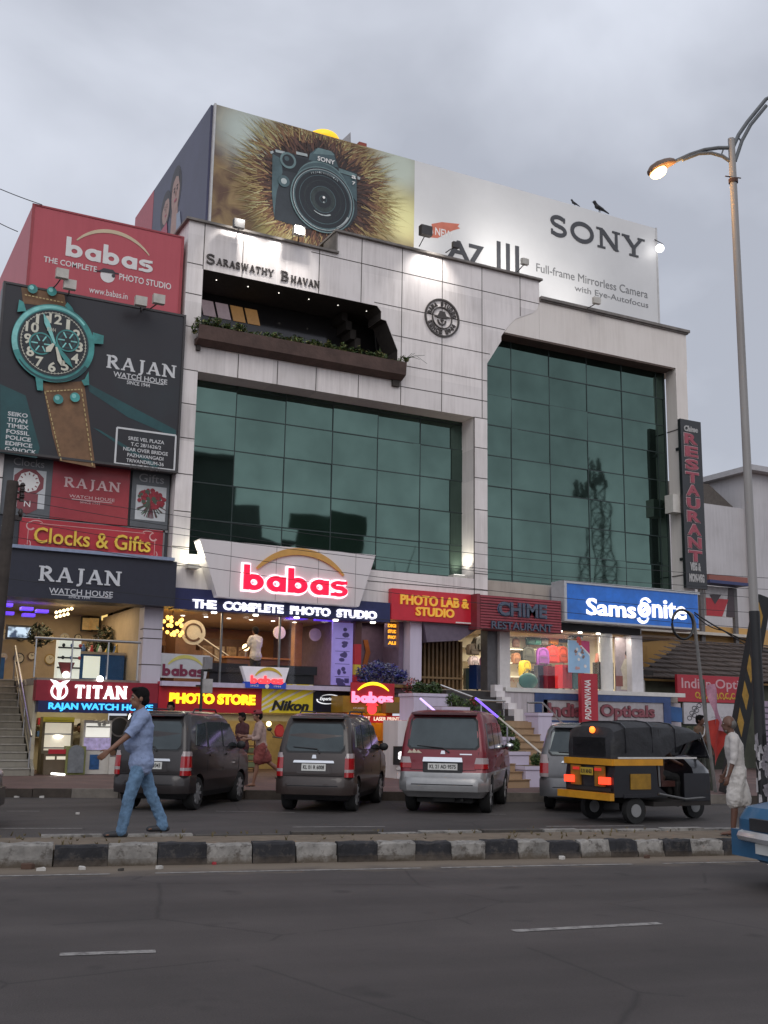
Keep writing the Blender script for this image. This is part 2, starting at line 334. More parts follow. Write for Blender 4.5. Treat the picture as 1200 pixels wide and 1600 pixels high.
# === SETTING
def asphalt(name,base,dusty):
 m=bpy.data.materials.new(name); m.use_nodes=True
 n=m.node_tree.nodes; l=m.node_tree.links; b=n['Principled BSDF']
 t=n.new('ShaderNodeTexCoord')
 g=n.new('ShaderNodeTexNoise'); g.inputs['Scale'].default_value=90; g.inputs['Detail'].default_value=3; l.new(t.outputs['Object'],g.inputs['Vector'])
 w=n.new('ShaderNodeTexNoise'); w.inputs['Scale'].default_value=.55; w.inputs['Detail'].default_value=7; w.inputs['Roughness'].default_value=.65; l.new(t.outputs['Object'],w.inputs['Vector'])
 r=n.new('ShaderNodeValToRGB'); e=r.color_ramp.elements
 e[0].position=.32; e[0].color=(*[c*.55 for c in base],1); e[1].position=.72; e[1].color=(*[c*1.5 for c in base],1)
 ad=n.new('ShaderNodeMath'); ad.operation='ADD'; ml=n.new('ShaderNodeMath'); ml.operation='MULTIPLY'; ml.inputs[1].default_value=.5
 ml2=n.new('ShaderNodeMath'); ml2.operation='MULTIPLY'; ml2.inputs[1].default_value=.5
 l.new(g.outputs[0],ml.inputs[0]); l.new(w.outputs[0],ml2.inputs[0]); l.new(ml.outputs[0],ad.inputs[0]); l.new(ml2.outputs[0],ad.inputs[1]); l.new(ad.outputs[0],r.inputs[0])
 colr=r.outputs[0]
 mpn=n.new('ShaderNodeMapping'); mpn.inputs['Scale'].default_value=(.06,.9,1); l.new(t.outputs['Object'],mpn.inputs[0])
 ln=n.new('ShaderNodeTexNoise'); ln.inputs['Scale'].default_value=1.0; ln.inputs['Detail'].default_value=5; l.new(mpn.outputs[0],ln.inputs['Vector'])
 lr=n.new('ShaderNodeValToRGB'); lr.color_ramp.elements[0].position=.35; lr.color_ramp.elements[0].color=(.52,.5,.5,1); lr.color_ramp.elements[1].position=.68; lr.color_ramp.elements[1].color=(1.0,1.0,1.0,1); l.new(ln.outputs[0],lr.inputs[0])
 m1=n.new('ShaderNodeMix'); m1.data_type='RGBA'; m1.blend_type='MULTIPLY'; m1.inputs[0].default_value=.8; l.new(colr,m1.inputs[6]); l.new(lr.outputs[0],m1.inputs[7]); colr=m1.outputs[2]
 vc=n.new('ShaderNodeTexVoronoi'); vc.feature='DISTANCE_TO_EDGE'; vc.inputs['Scale'].default_value=.42
 wv=n.new('ShaderNodeMix'); wv.data_type='RGBA'; wv.inputs[0].default_value=.12; l.new(t.outputs['Object'],wv.inputs[6]); l.new(w.outputs['Color'],wv.inputs[7]); l.new(wv.outputs[2],vc.inputs['Vector'])
 cm=n.new('ShaderNodeMapRange'); cm.inputs['From Min'].default_value=.0; cm.inputs['From Max'].default_value=.008; cm.inputs['To Min'].default_value=.55; l.new(vc.outputs['Distance'],cm.inputs['Value'])
 cz=n.new('ShaderNodeMath'); cz.operation='MAXIMUM'; l.new(cm.outputs[0],cz.inputs[0])
 bl=n.new('ShaderNodeMapRange'); bl.inputs['From Min'].default_value=.5; bl.inputs['From Max'].default_value=.56; l.new(w.outputs[0],bl.inputs['Value']); l.new(bl.outputs[0],cz.inputs[1])
 st=n.new('ShaderNodeTexNoise'); st.inputs['Scale'].default_value=1.7; st.inputs['Detail'].default_value=2; l.new(t.outputs['Object'],st.inputs['Vector'])
 so_=n.new('ShaderNodeMapRange'); so_.inputs['From Min'].default_value=.66; so_.inputs['From Max'].default_value=.74; so_.inputs['To Min'].default_value=1; so_.inputs['To Max'].default_value=.6; l.new(st.outputs[0],so_.inputs['Value'])
 mm_=n.new('ShaderNodeMath'); mm_.operation='MULTIPLY'; l.new(cz.outputs[0],mm_.inputs[0]); l.new(so_.outputs[0],mm_.inputs[1])
 m2=n.new('ShaderNodeMix'); m2.data_type='RGBA'; m2.blend_type='MULTIPLY'; m2.inputs[0].default_value=1; l.new(colr,m2.inputs[6]); l.new(mm_.outputs[0],m2.inputs[7]); colr=m2.outputs[2]
 if dusty:
  sx=n.new('ShaderNodeSeparateXYZ'); l.new(t.outputs['Object'],sx.inputs[0])
  k=n.new('ShaderNodeTexNoise'); k.inputs['Scale'].default_value=2.3; k.inputs['Detail'].default_value=6; l.new(t.outputs['Object'],k.inputs['Vector'])
  a=n.new('ShaderNodeMath'); a.operation='MULTIPLY_ADD'; a.inputs[1].default_value=.9; l.new(k.outputs[0],a.inputs[0]); l.new(sx.outputs['Y'],a.inputs[2])
  mr=n.new('ShaderNodeMapRange'); mr.inputs['From Min'].default_value=-.42; mr.inputs['From Max'].default_value=.12; l.new(a.outputs[0],mr.inputs['Value'])
  mixn=n.new('ShaderNodeMix'); mixn.data_type='RGBA'; l.new(mr.outputs[0],mixn.inputs[0]); l.new(colr,mixn.inputs[6]); mixn.inputs[7].default_value=(.17,.135,.1,1)
  colr=mixn.outputs[2]
 l.new(colr,b.inputs['Base Color'])
 b.inputs['Roughness'].default_value=.82
 bp=n.new('ShaderNodeBump'); bp.inputs['Strength'].default_value=.5; bp.inputs['Distance'].default_value=.01; l.new(g.outputs[0],bp.inputs['Height']); l.new(bp.outputs[0],b.inputs['Normal'])
 return m
ASPH=(.069,.058,.055)
MA,MD=Vector((-3.33,-16.21)),Vector((.9767,-.2144)); MN=Vector((.2144,.9767))
MANG=math.atan2(MD.y,MD.x)
def med(t,d,z=0.0):
 q=MA+MD*t+MN*d; return(q.x,q.y,z)
q=MB(); q.poly([(-700,-700,0),(700,-700,0),(700,700,0),(-700,700,0)])
structure(q.build('ground',M('earth',(.14,.12,.1),.95,.3,.8)))
q=MB(); q.poly([(-90,-60,0),(90,-60,0),(90,.05,0),(-90,.05,0)])
o=q.build('near_road',asphalt('near_asphalt',ASPH,True)); structure(o); o.location=(MA.x,MA.y,.004); o.rotation_euler=(0,0,MANG)
K0,K1=Vector((-1.66,-5.04)),Vector((10.82,-10.0)); KD=(K1-K0).normalized(); KN=Vector((-KD.y,KD.x))
def kerb_at(X):
 if X>26:return kerb_at(26)-.2195*(X-26)
 return(K0+KD*((X-K0.x)/KD.x)).y if X>-2.2 else(K0+KD*((-2.2-K0.x)/KD.x)).y
q=MB(); q.poly([(-30,2.9+0,.004),med(-27,1.6,.004),med(92,1.6,.004),(95,kerb_at(95)+.1,.004),(26,kerb_at(26)+.1,.004),(-2.2,kerb_at(-2.2)+.1,.004),(-29.5,kerb_at(-2.2)+.1,.004)][1:])
structure(q.build('far_road',asphalt('far_asphalt',(.072,.063,.06),False)))
q=MB()
out=[(-90,kerb_at(-3)),(-2.2,kerb_at(-2.2)),(26,kerb_at(26)),(95,kerb_at(95)),(95,1.2),(95,30),(-90,30)]
q.poly([(x,y,.18)for x,y in out])
pm=bpy.data.materials.new('paver'); pm.use_nodes=True
_n=pm.node_tree.nodes; _l=pm.node_tree.links; _t=_n.new('ShaderNodeTexCoord')
_b=_n.new('ShaderNodeTexBrick'); _b.inputs['Scale'].default_value=2.6; _b.inputs['Color1'].default_value=(.235,.13,.112,1); _b.inputs['Color2'].default_value=(.165,.1,.092,1); _b.inputs['Mortar'].default_value=(.12,.09,.08,1); _b.inputs['Mortar Size'].default_value=.012
_z=_n.new('ShaderNodeTexNoise'); _z.inputs['Scale'].default_value=1.1; _z.inputs['Detail'].default_value=7
_m=_n.new('ShaderNodeMix'); _m.data_type='RGBA'; _m.blend_type='MULTIPLY'; _m.inputs[0].default_value=.8
_l.new(_t.outputs['Object'],_b.inputs['Vector']); _l.new(_t.outputs['Object'],_z.inputs['Vector']); _l.new(_b.outputs[0],_m.inputs[6]); _l.new(_z.outputs[0],_m.inputs[7]); _l.new(_m.outputs[2],_n['Principled BSDF'].inputs['Base Color']); _n['Principled BSDF'].inputs['Roughness'].default_value=.8
structure(q.build('pavement',pm))
stone=[M('kerb_stone_dark',(.055,.043,.035),.9,.35,3,.5,20),M('kerb_stone_pale',(.17,.15,.13),.9,.35,3,.5,20)]
q=MB()
t=-3.0; rr=random.Random(3)
KB=K0-KD*.58
while t<29.5:
 L=rr.uniform(.7,1.0); p=KB+KD*t; a=math.atan2(KD.y,KD.x); c=p+KD*(L/2)+KN*.085
 if c.x>-2.1:q.obox((c.x,c.y,.09+rr.uniform(-.006,.006)),L/2-.006,.09,.095,a+rr.uniform(-.012,.012),1 if rr.random()<.18 else 0)
 t+=L
t=-60
while t<-2.2:q.obox((t+.45,kerb_at(-3)+.08,.09),.444,.09,.095,0,0); t+=.9
structure(q.build('pavement_kerb',stone))
def kerb_paint(name,rgb,dirt,chip):
 m=M(name,rgb,.85,.45,4,.6,14); n=m.node_tree.nodes; l=m.node_tree.links; b=n['Principled BSDF']
 t=n.new('ShaderNodeTexCoord'); z=n.new('ShaderNodeTexNoise'); z.inputs['Scale'].default_value=9; z.inputs['Detail'].default_value=8; z.inputs['Roughness'].default_value=.75; l.new(t.outputs['Object'],z.inputs['Vector'])
 r=n.new('ShaderNodeMapRange'); r.inputs['From Min'].default_value=.52; r.inputs['From Max'].default_value=.62; l.new(z.outputs[0],r.inputs['Value'])
 old=b.inputs['Base Color'].links[0].from_socket; mx_=n.new('ShaderNodeMix'); mx_.data_type='RGBA'; l.new(r.outputs[0],mx_.inputs[0]); l.new(old,mx_.inputs[6]); mx_.inputs[7].default_value=(*chip,1)
 sx=n.new('ShaderNodeSeparateXYZ'); l.new(t.outputs['Object'],sx.inputs[0]); a=n.new('ShaderNodeMath'); a.operation='MULTIPLY_ADD'; a.inputs[1].default_value=-.22; l.new(z.outputs[0],a.inputs[0]); l.new(sx.outputs['Z'],a.inputs[2])
 r2=n.new('ShaderNodeMapRange'); r2.inputs['From Min'].default_value=.0; r2.inputs['From Max'].default_value=-.09; l.new(a.outputs[0],r2.inputs['Value'])
 m3=n.new('ShaderNodeMix'); m3.data_type='RGBA'; l.new(r2.outputs[0],m3.inputs[0]); l.new(mx_.outputs[2],m3.inputs[6]); m3.inputs[7].default_value=(*dirt,1); l.new(m3.outputs[2],b.inputs['Base Color']); return m
kw=kerb_paint('kerb_white',(.27,.255,.235),(.1,.08,.06),(.1,.09,.08)); kb=kerb_paint('kerb_black',(.02,.02,.024),(.075,.06,.048),(.055,.05,.048))
ks=M('median_soil',(.16,.125,.09),.95,.3,5,.4,20)
bx=[2,86,168,244,320,392,461,527,590,651,711,766,822,874,927,976,1024,1069,1115]
tb=[(Vector(G(x,1330,.12))-MA).dot(MD)for x in bx]
step=(tb[-1]-tb[0])/(len(tb)-1)
while tb[-1]<60:tb.append(tb[-1]+step)
while tb[0]>-50:tb.insert(0,tb[0]-step); bx.insert(0,0)
i0=bx.index(2)
def mh(t):return .245-.0048*max(-5,min(12,t))
q=MB(); rr=random.Random(5)
for i in range(len(tb)-1):
 a,b=tb[i],tb[i+1]; h=mh(a)+rr.uniform(-.016,.01); j=rr.uniform(-.012,.012); jd=rr.uniform(-.022,.014); js=rr.uniform(-.014,.014); b-=rr.uniform(0,.02)
 vs=[]
 prof=[(0,0),(-.005,h*.35),(.012,h*.36),(.02+j,h-.02),(.045,h),(.2,h),(.22,0)]
 n3=7; R3=[[q.bm.verts.new(med(a+(b-a)*u/n3,d+(jd+js*(u/n3-.5)+(rr.uniform(0,.03)if u in(0,n3)else rr.uniform(-.006,.006))if .01<z else 0),z+(rr.uniform(-.012,.004)-(rr.choice((0,0,.03))if u in(0,n3)and d<.06 else 0)if z>.1 else 0)))for d,z in prof]for u in range(n3+1)]; A,B=R3[0],R3[-1]
 mi=0 if(i-i0)%2==0 else 1
 for u in range(n3):
  for k in range(len(prof)-1):q._f([R3[u][k],R3[u+1][k],R3[u+1][k+1],R3[u][k+1]],mi)
 q._f(A[::-1],mi); q._f(B,mi)
structure(q.build('median_front_kerb',[kw,kb]))
q=MB(); t=-50; gap=(Vector(G(10,1312,.12))-MA).dot(MD),(Vector(G(62,1310,.12))-MA).dot(MD)
while t<60:
 L=rr.uniform(.55,1.25); h=rr.uniform(.17,.21)
 if not(t<gap[1]and t+L>gap[0]):
  c=med(t+L/2,1.62+rr.uniform(-.03,.03),h/2)
  q.obox(c,L/2-.02,.09,h/2,MANG+rr.uniform(-.02,.02),0 if rr.random()<.55 else 1)
 t+=L
q.bevel(.015,1)
structure(q.build('median_rear_kerb',[kw,M('kerb_grimy',(.07,.062,.055),.9,.4,4,.5,14)]))
q=MB(); q.zprism([med(-50,.21)[:2],med(60,.21)[:2],med(60,1.55)[:2],med(-50,1.55)[:2]],.0,.165)
structure(q.build('median',ks))
q=MB(); rr=random.Random(8)
for k in range(150):
 t_=rr.uniform(-2,9); d_=rr.choice([rr.uniform(.25,1.5),rr.uniform(1.4,1.8)]); c=Vector(med(t_,d_,.165)); h=rr.uniform(.02,.07)
 for w in range(3):
  a=rr.uniform(0,6.28); q.poly([c+Vector((math.cos(a)*.012,math.sin(a)*.012,0)),c-Vector((math.cos(a)*.012,math.sin(a)*.012,0)),c+Vector((rr.uniform(-.04,.04),rr.uniform(-.04,.04),h))])
tag(q.build('grass',M('dry_grass',(.13,.1,.045),.9,.3,9),fix=False),None,None,None,'stuff')
q=MB(); rr=random.Random(12)
for px,py,s,m in((42,1357,.09,0),(66,1360,.05,1),(334,1350,.035,2),(189,1360,.03,3),(25,1246,.05,1),(66,1246.5,.06,1),(122,1272,.04,1),(128,1358,.05,1),(880,1342,.05,1),(250,1357,.04,1),(1010,1340,.05,0)):
 x,y=G(px,py,.01)
 pts=[]
 for k in range(6):
  a=k/6*6.28; r_=s*rr.uniform(.6,1.3); pts.append((x+r_*math.cos(a),y+r_*math.sin(a)*.7))
 vs=q.zprism(pts,.006,.02+s*.25,m)
 for v in vs:v.co.z+=rr.uniform(0,s*.3)if v.co.z>.015 else 0
tag(q.build('litter',[M('leaf_litter',(.09,.05,.035),.9),M('paper_scrap',(.5,.48,.45),.9),M('red_scrap',(.35,.03,.04),.6),M('dark_scrap',(.05,.045,.04),.8)]),None,None,None,'stuff')
pw=bpy.data.materials.new('worn_paint'); pw.use_nodes=True
_n=pw.node_tree.nodes; _l=pw.node_tree.links; _t=_n.new('ShaderNodeTexCoord'); _z=_n.new('ShaderNodeTexNoise'); _z.inputs['Scale'].default_value=9; _z.inputs['Detail'].default_value=8; _z.inputs['Roughness'].default_value=.8
_r=_n.new('ShaderNodeValToRGB'); _r.color_ramp.elements[0].position=.38; _r.color_ramp.elements[0].color=(.1,.092,.09,1); _r.color_ramp.elements[1].position=.56; _r.color_ramp.elements[1].color=(.3,.285,.27,1)
_l.new(_t.outputs['Object'],_z.inputs['Vector']); _l.new(_z.outputs[0],_r.inputs[0]); _l.new(_r.outputs[0],_n['Principled BSDF'].inputs['Base Color']); _n['Principled BSDF'].inputs['Roughness'].default_value=.85
q=MB()
def stripe(a,b,w):
 a=Vector(a); b=Vector(b); d=(b-a).normalized(); n=Vector((-d.y,d.x))*w/2
 q.poly([(*(a-n),.008),(*(b-n),.008),(*(b+n),.008),(*(a+n),.008)])
for a,b,w in(((-3.65,-20.96),(-3.02,-21.11),.1),((-.23,-21.44),(1.11,-21.62),.1),((-2.66-2,-11.73+.6),(-1.55,-12.09),.08),((1.5,-12.85),(2.92,-13.22),.08),((5.46,-14),(7.15,-14.4),.08),((1.37,-9.62),(2.62,-10.3),.06),((-2.09,-8.63),(-1.56,-8.78),.06),((5.1,-11.29),(6.18,-11.75),.06)):
 stripe(a,b,w)
a_=-1.2
while a_<30:
 L=rr.uniform(1.5,3); stripe(med(a_,-.66)[:2],med(a_+L,-.66)[:2],rr.uniform(.05,.085)); a_+=L+rr.uniform(.05,.5)
structure(q.build('road_markings',pw,fix=False))
# === MAIN BUILDING
CLAD=streaky('white_cladding',(.80,.74,.715),(.33,.28,.25),.45,.66,(1.47,50,1.035))
PLAST=streaky('cream_plaster',(.73,.67,.62),(.40,.34,.29),.6,.4)
SOFF=M('brown_soffit',(.12,.085,.07),.8,.3,2)
JNT=M('panel_joint',(.06,.05,.045),.9)
LEDGE=streaky('dirty_ledge',(.42,.37,.32),(.14,.11,.09),.8,.9)
CORN=M('cornice_grey',(.2,.18,.165),.8,.35,3)
DARK=M('dark_interior',(.03,.03,.032),.7)
def green_glass(name,tint):
 m=bpy.data.materials.new(name); m.use_nodes=True
 n=m.node_tree.nodes; l=m.node_tree.links; b=n['Principled BSDF']
 b.inputs['Metallic'].default_value=.9; b.inputs['Roughness'].default_value=.025
 t=n.new('ShaderNodeTexCoord'); z=n.new('ShaderNodeTexNoise'); z.inputs['Scale'].default_value=.9; z.inputs['Detail'].default_value=3
 l.new(t.outputs['Object'],z.inputs['Vector'])
 r=n.new('ShaderNodeValToRGB'); e=r.color_ramp.elements; e[0].position=.3; e[0].color=(*[c*.82 for c in tint],1); e[1].position=.72; e[1].color=(*[c*1.15 for c in tint],1)
 l.new(z.outputs[0],r.inputs[0]); l.new(r.outputs[0],b.inputs['Base Color'])
 z2=n.new('ShaderNodeTexNoise'); z2.inputs['Scale'].default_value=.55; l.new(t.outputs['Object'],z2.inputs['Vector'])
 bp=n.new('ShaderNodeBump'); bp.inputs['Strength'].default_value=.12; bp.inputs['Distance'].default_value=.03; l.new(z2.outputs[0],bp.inputs['Height']); l.new(bp.outputs[0],b.inputs['Normal'])
 return m
GLS=green_glass('green_mirror_glass',(.082,.128,.108))
MUL=M('dark_mullion',(.018,.032,.03),.5)
bld=thing('shop_building','white clad four storey shop building with green mirror glass and a planted balcony','building',(12,0,0))
def hole_wall(q,outer,holes,y0,y1,m=0):
 """flat outline with holes in the x-z plane, given a real thickness"""
 bm=q.bm; ed=[]; loops=[]
 for lp in[outer]+holes:
  vs=[bm.verts.new((x,y0,z))for x,z in lp]; loops.append(vs)
  ed+=[bm.edges.new((vs[i],vs[(i+1)%len(vs)]))for i in range(len(vs))]
 r=bmesh.ops.triangle_fill(bm,use_beauty=True,use_dissolve=False,edges=ed)
 fs=[f for f in r['geom']if isinstance(f,bmesh.types.BMFace)]
 for f in fs:f.material_index=m
 for vs in loops:
  bk=[bm.verts.new((v.co.x,y1,v.co.z))for v in vs]
  for i in range(len(vs)):q._f([vs[i],bk[i],bk[(i+1)%len(vs)],vs[(i+1)%len(vs)]],m)
curve=[P(x,y)for x,y in((789,517),(796,507.5),(806,498),(821,493),(833,489),(839.6,482.5),(842.5,472))]
RECESS=[(3.61,12.15),(3.61,14.51),(9.3,14.5),(9.45,14.34),(9.45,14.09),(9.63,14.07),(10.05,13.17),(10.06,12.15)]
q=MB()
hole_wall(q,[(3.12,4.66),(13.4,4.66),(13.4,13.3),(13.96,14.18),(13.96,14.35)]+curve+[(15.52,16.62),(7.82,16.62),(7.82,15.92),(3.12,15.92)],[RECESS,[(3.6,6.12),(3.6,11.4),(12.9,11.4),(12.9,6.12)]],0,.9)
q.build('front_wall',CLAD,bld)
q=MB()
def jv(x,z0,z1):q.box(x-.012,x+.012,-.004,.02,z0,z1)
def jh(z,x0,x1):q.box(x0,x1,-.005,.02,z-.012,z+.012)
for x,z0,z1 in((3.6,14.51,15.92),(4.8,14.51,15.92),(7.28,14.51,15.92),(8.73,14.51,16.62),(10.18,11.4,16.62),(11.67,11.4,16.62),(13.2,11.4,16.62),(14.73,15.2,16.62),(4.8,11.4,12.13),(6.03,11.4,12.13),(7.28,11.4,12.13),(8.7,11.4,12.13),(12.9,4.7,11.4)):jv(x,z0,z1)
for z,x0,x1 in((15.8,7.0,15.52),(14.6,9.2,14.1),(13.64,9.85,13.5),(12.7,10.07,13.4),(12.0,10.0,13.4),(14.62,3.12,3.6),(13.69,3.12,3.6),(12.69,3.12,3.6),(11.4,3.12,3.6),(10.4,3.12,3.6),(9.4,3.12,3.6),(8.36,3.12,3.6),(7.3,3.12,3.6),(6.3,3.12,3.6),(5.78,3.12,13.4),(11.4,12.9,13.4),(10.4,12.9,13.4),(9.4,12.9,13.4),(8.36,12.9,13.4),(7.3,12.9,13.4),(6.3,12.9,13.4)):jh(z,x0,x1)
q.build('panel_joint',JNT,bld)
q=MB()
q.box(3.02,7.9,-.1,1.2,15.922,15.99); q.box(7.76,15.6,-.12,1.2,16.622,16.69); q.box(15.53,22.22,-.12,3.2,15.95,16.05); q.box(15.53,22.18,-.06,3.1,15.9,15.947)
q.box(7.8,7.85,-.07,.9,15.995,16.62); q.box(3.02,3.2,1.2,12,15.922,15.99)
q.build('parapet_capping',CORN,bld)
q=MB(); q.box(15.525,22.13,.012,3,14.52,15.9); q.prism([(14.1,14.52)]+[(a,b)for a,b in curve[1:]]+[(15.52,15.86),(15.52,14.52)],.015,.9)
q.build('brow_slab',PLAST,bld)
q=MB(); q.box(13.42,21.5,.03,1.0,14.46,14.517); q.build('brow_soffit',SOFF,bld)
q=MB(); q.box(21.56,22.08,0,.55,4.95,14.515); q.build('column',PLAST,bld)
q=MB()
for z in(6.9,9.6,12.2):q.box(21.54,22.1,-.01,.56,z-.015,z+.015)
q.build('column_joint',JNT,bld)
q=MB(); q.box(21.1,21.55,-.12,.3,9.1,9.75); q.build('junction_box',M('box_white',(.6,.57,.52),.6),bld)
q=MB(); q.box(3.125,3.3,.905,14,4.66,15.92); q.box(3.31,21.4,2.1,14,4.75,15.6); q.build('rear_block',M('rear_wall',(.5,.47,.45),.7,.2,1),bld)
def panes(q,xs,zs,y,rr):
 for i in range(len(xs)-1):
  for k in range(len(zs)-1):
   j=[rr.uniform(-.01,.01)for _ in range(3)]
   x0,x1,z0,z1=xs[i],xs[i+1],zs[k],zs[k+1]
   q.poly([(x0,y+j[0],z0),(x1,y+j[1],z0),(x1,y+j[1]+j[2],z1),(x0,y+j[0]+j[2],z1)])
rr=random.Random(21)
q=MB(); xs=[3.48,5.06,6.64,8.22,9.78,11.32,12.95]; zs=[6.0,6.25,7.27,8.34,9.4,10.44,11.3,11.6]
panes(q,xs,zs,.75,rr)
g1=q.build('curtain_wall',GLS,bld,fix=False)
q=MB()
for x in xs[1:-1]:q.box(x-.013,x+.013,.735,.77,6.0,11.6)
for z in zs[1:-1]:q.box(3.6,12.9,.737,.765,z-.016,z+.016)
q.build('mullion_grid',MUL,g1)
q=MB(); xs=[13.3,14.74,16.32,17.94,19.51,21.12,21.5]; zs=[6.1,6.25,7.28,8.32,9.34,10.38,11.42,12.46,13.48,14.5]
panes(q,xs,zs,.6,rr)
for k in range(len(zs)-1):q.poly([(21.5,.6,zs[k]),(21.5,2.2,zs[k]),(21.5,2.2,zs[k+1]),(21.5,.6,zs[k+1])])
g2=q.build('curtain_wall',GLS,bld,fix=False)
q=MB()
for x in xs[1:-1]:q.box(x-.013,x+.013,.585,.62,6.1,14.46)
for z in zs[1:-1]:q.box(13.41,21.52,.587,.615,z-.016,z+.016)
q.box(21.45,21.53,.57,.64,6.1,14.46)
q.build('mullion_grid',MUL,g2)
q=MB(); q.box(3.61,12.9,.02,.74,6.06,6.118); q.box(13.41,21.5,.25,.62,5.5,6.16); q.box(13.41,21.5,.1,.62,5.2,5.5)
q.build('window_sill',LEDGE,bld)
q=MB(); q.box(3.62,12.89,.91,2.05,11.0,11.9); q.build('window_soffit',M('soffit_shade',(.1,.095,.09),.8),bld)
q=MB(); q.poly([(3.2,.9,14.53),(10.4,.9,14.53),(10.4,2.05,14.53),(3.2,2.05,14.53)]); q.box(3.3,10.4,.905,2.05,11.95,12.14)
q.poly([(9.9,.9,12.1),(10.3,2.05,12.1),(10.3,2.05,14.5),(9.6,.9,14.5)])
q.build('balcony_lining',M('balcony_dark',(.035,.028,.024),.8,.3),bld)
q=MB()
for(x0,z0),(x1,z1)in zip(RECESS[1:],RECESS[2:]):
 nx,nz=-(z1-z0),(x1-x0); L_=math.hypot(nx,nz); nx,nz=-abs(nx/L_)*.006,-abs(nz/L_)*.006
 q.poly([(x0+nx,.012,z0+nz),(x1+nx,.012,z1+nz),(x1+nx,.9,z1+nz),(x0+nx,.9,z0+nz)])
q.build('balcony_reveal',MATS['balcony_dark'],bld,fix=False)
q=MB(); q.poly([(3.3,1.75,12.1),(10.3,1.75,12.1),(10.3,1.75,14.52),(3.3,1.75,14.52)])
bw=q.build('balcony_glazing',M('balcony_glass',(.05,.048,.05),.1,0,metal=.55),bld)
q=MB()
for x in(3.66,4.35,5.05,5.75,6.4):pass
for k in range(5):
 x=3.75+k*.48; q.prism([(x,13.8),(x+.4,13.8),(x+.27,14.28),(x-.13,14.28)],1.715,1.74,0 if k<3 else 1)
q.build('painted_reflection',[M('pale_reflection',(.3,.24,.25),.4,.2,emit=.2,ecol=(.5,.38,.42)),M('warm_reflection',(.4,.22,.08),.4,.2,emit=.12,ecol=(.8,.42,.15))],bw)  # slanted glowing patches painted in as reflections on the balcony glazing
q=MB()
for k in range(6):q.ball((4.2+k*1.0,.55,14.495),(.02,.02,.015),0,8,6)
q.build('downlight',M('downlight_glow',(1,.95,.85),.4,0,emit=2),bld)
for x in(9.0,9.15,9.3):pass
q=MB()
for k in range(4):q.box(8.55+k*.16,8.75+k*.16,1.0,1.73,14.5-.28*(k+1),14.5-.26*k)
q.build('balcony_bracket',M('bracket_dark',(.022,.017,.014),.8),bld)
pb=MB(); pb.xprism([(-.38,12.26),(-.42,12.66),(-.36,12.66),(-.33,12.32),(.3,12.36),(.3,12.16),(-.12,12.15)],3.45,10.16)
plb=pb.build('planter_box',M('rusty_planter',(.09,.055,.045),.85,.45,1.6,.4,12),bld)
pb=MB(); pb.box(9.85,10.1,-.1,.0,11.95,12.16); pb.box(3.5,3.62,-.1,.0,12.0,12.2)
pb.build('planter_bracket',JNT,bld)
def leaf_mass(q,spots,n,size,rr,mats=3,flat=.6,spread=(1,1,1)):
 """many small bent leaves scattered through a volume"""
 for k in range(n):
  c,r=rr.choice(spots)
  while True:
   d=Vector((rr.uniform(-1,1),rr.uniform(-1,1),rr.uniform(-1,1)))
   if d.length<1:break
  p=Vector(c)+Vector((d.x*r*spread[0],d.y*r*spread[1],d.z*r*spread[2]))
  a=Vector((rr.uniform(-1,1),rr.uniform(-1,1),rr.uniform(-flat,flat))).normalized(); b=a.cross(Vector((rr.uniform(-.5,.5),rr.uniform(-.5,.5),1))).normalized()
  s=size*rr.uniform(.6,1.4); m=min(mats-1,int(rr.random()*mats)); up=a.cross(b)*s*.25
  q.poly([p-a*s,p+b*s*.4+up,p+a*s,p-b*s*.4+up],m)
LEAF=[M('leaf_dark',(.03,.055,.018),.6,.3),M('leaf_mid',(.06,.11,.025),.6,.3),M('leaf_light',(.11,.16,.04),.6,.3),M('leaf_yellow',(.2,.19,.06),.6,.3)]
rr=random.Random(31); q=MB()
sp=[]
for k in range(90):
 x=3.4+6.75*rr.random(); sp.append(((x,-.2+rr.uniform(-.12,.25),12.74+rr.uniform(-.04,.12)+(.05 if x<5 else 0)),rr.uniform(.06,.17)))
sp+=[((3.38,-.3,12.62),.12),((3.36,-.32,12.45),.07),((10.2,-.3,12.8),.08)]
leaf_mass(q,sp,3000,.06,rr,4)
for k in range(8):q.tube([(10.1,-.25,12.75),(10.2+.1*k*.5,-.3,12.85+.02*k),(10.3+.09*k,-.34,12.78+rr.uniform(-.05,.3))],.006,4,0)
o=q.build('balcony_plants',LEAF,None,fix=False); tag(o,'row of leafy creepers trailing along the brown balcony planter high on the white facade','plants')
# === LEFT UNIT (watch shop)
lb=thing('corner_building','narrow shop building clad in dark signs at the left edge of the white facade','building',(0,0,0))
q=MB(); q.box(-8,-1.42,.25,10,5.9,9.6); q.build('white_wall',CLAD,lb)
q=MB(); q.box(-8,-1.41,.24,.3,7.72,7.75); q.box(-8,-1.41,.24,.3,6.5,6.52); q.build('panel_joint',JNT,lb)
q=MB(); q.box(-1.0,3.1,.6,6.8,4.9,15.2); q.box(-8,-1.3,4,10,4.9,5.89); q.build('rear_block',M('rear_wall',(.5,.47,.45)),lb)
q=MB(); q.box(-1.41,3.1,.42,.58,5.9,8.4); wg=q.build('window_band',M('shop_window_grey',(.06,.065,.075),.15,.2,2),lb)
q=MB(); q.box(-1.41,3.1,.36,.41,5.92,5.98); q.box(-1.2,3.08,.36,.41,6.72,6.78); q.box(2.52,2.56,.36,.41,5.98,8.4); q.box(-.42,-.38,.36,.41,6.78,8.4); q.box(2.94,3.0,.36,.41,5.98,8.4); q.build('window_frame',M('alu_frame',(.3,.3,.31),.4,.1,metal=.6),wg)
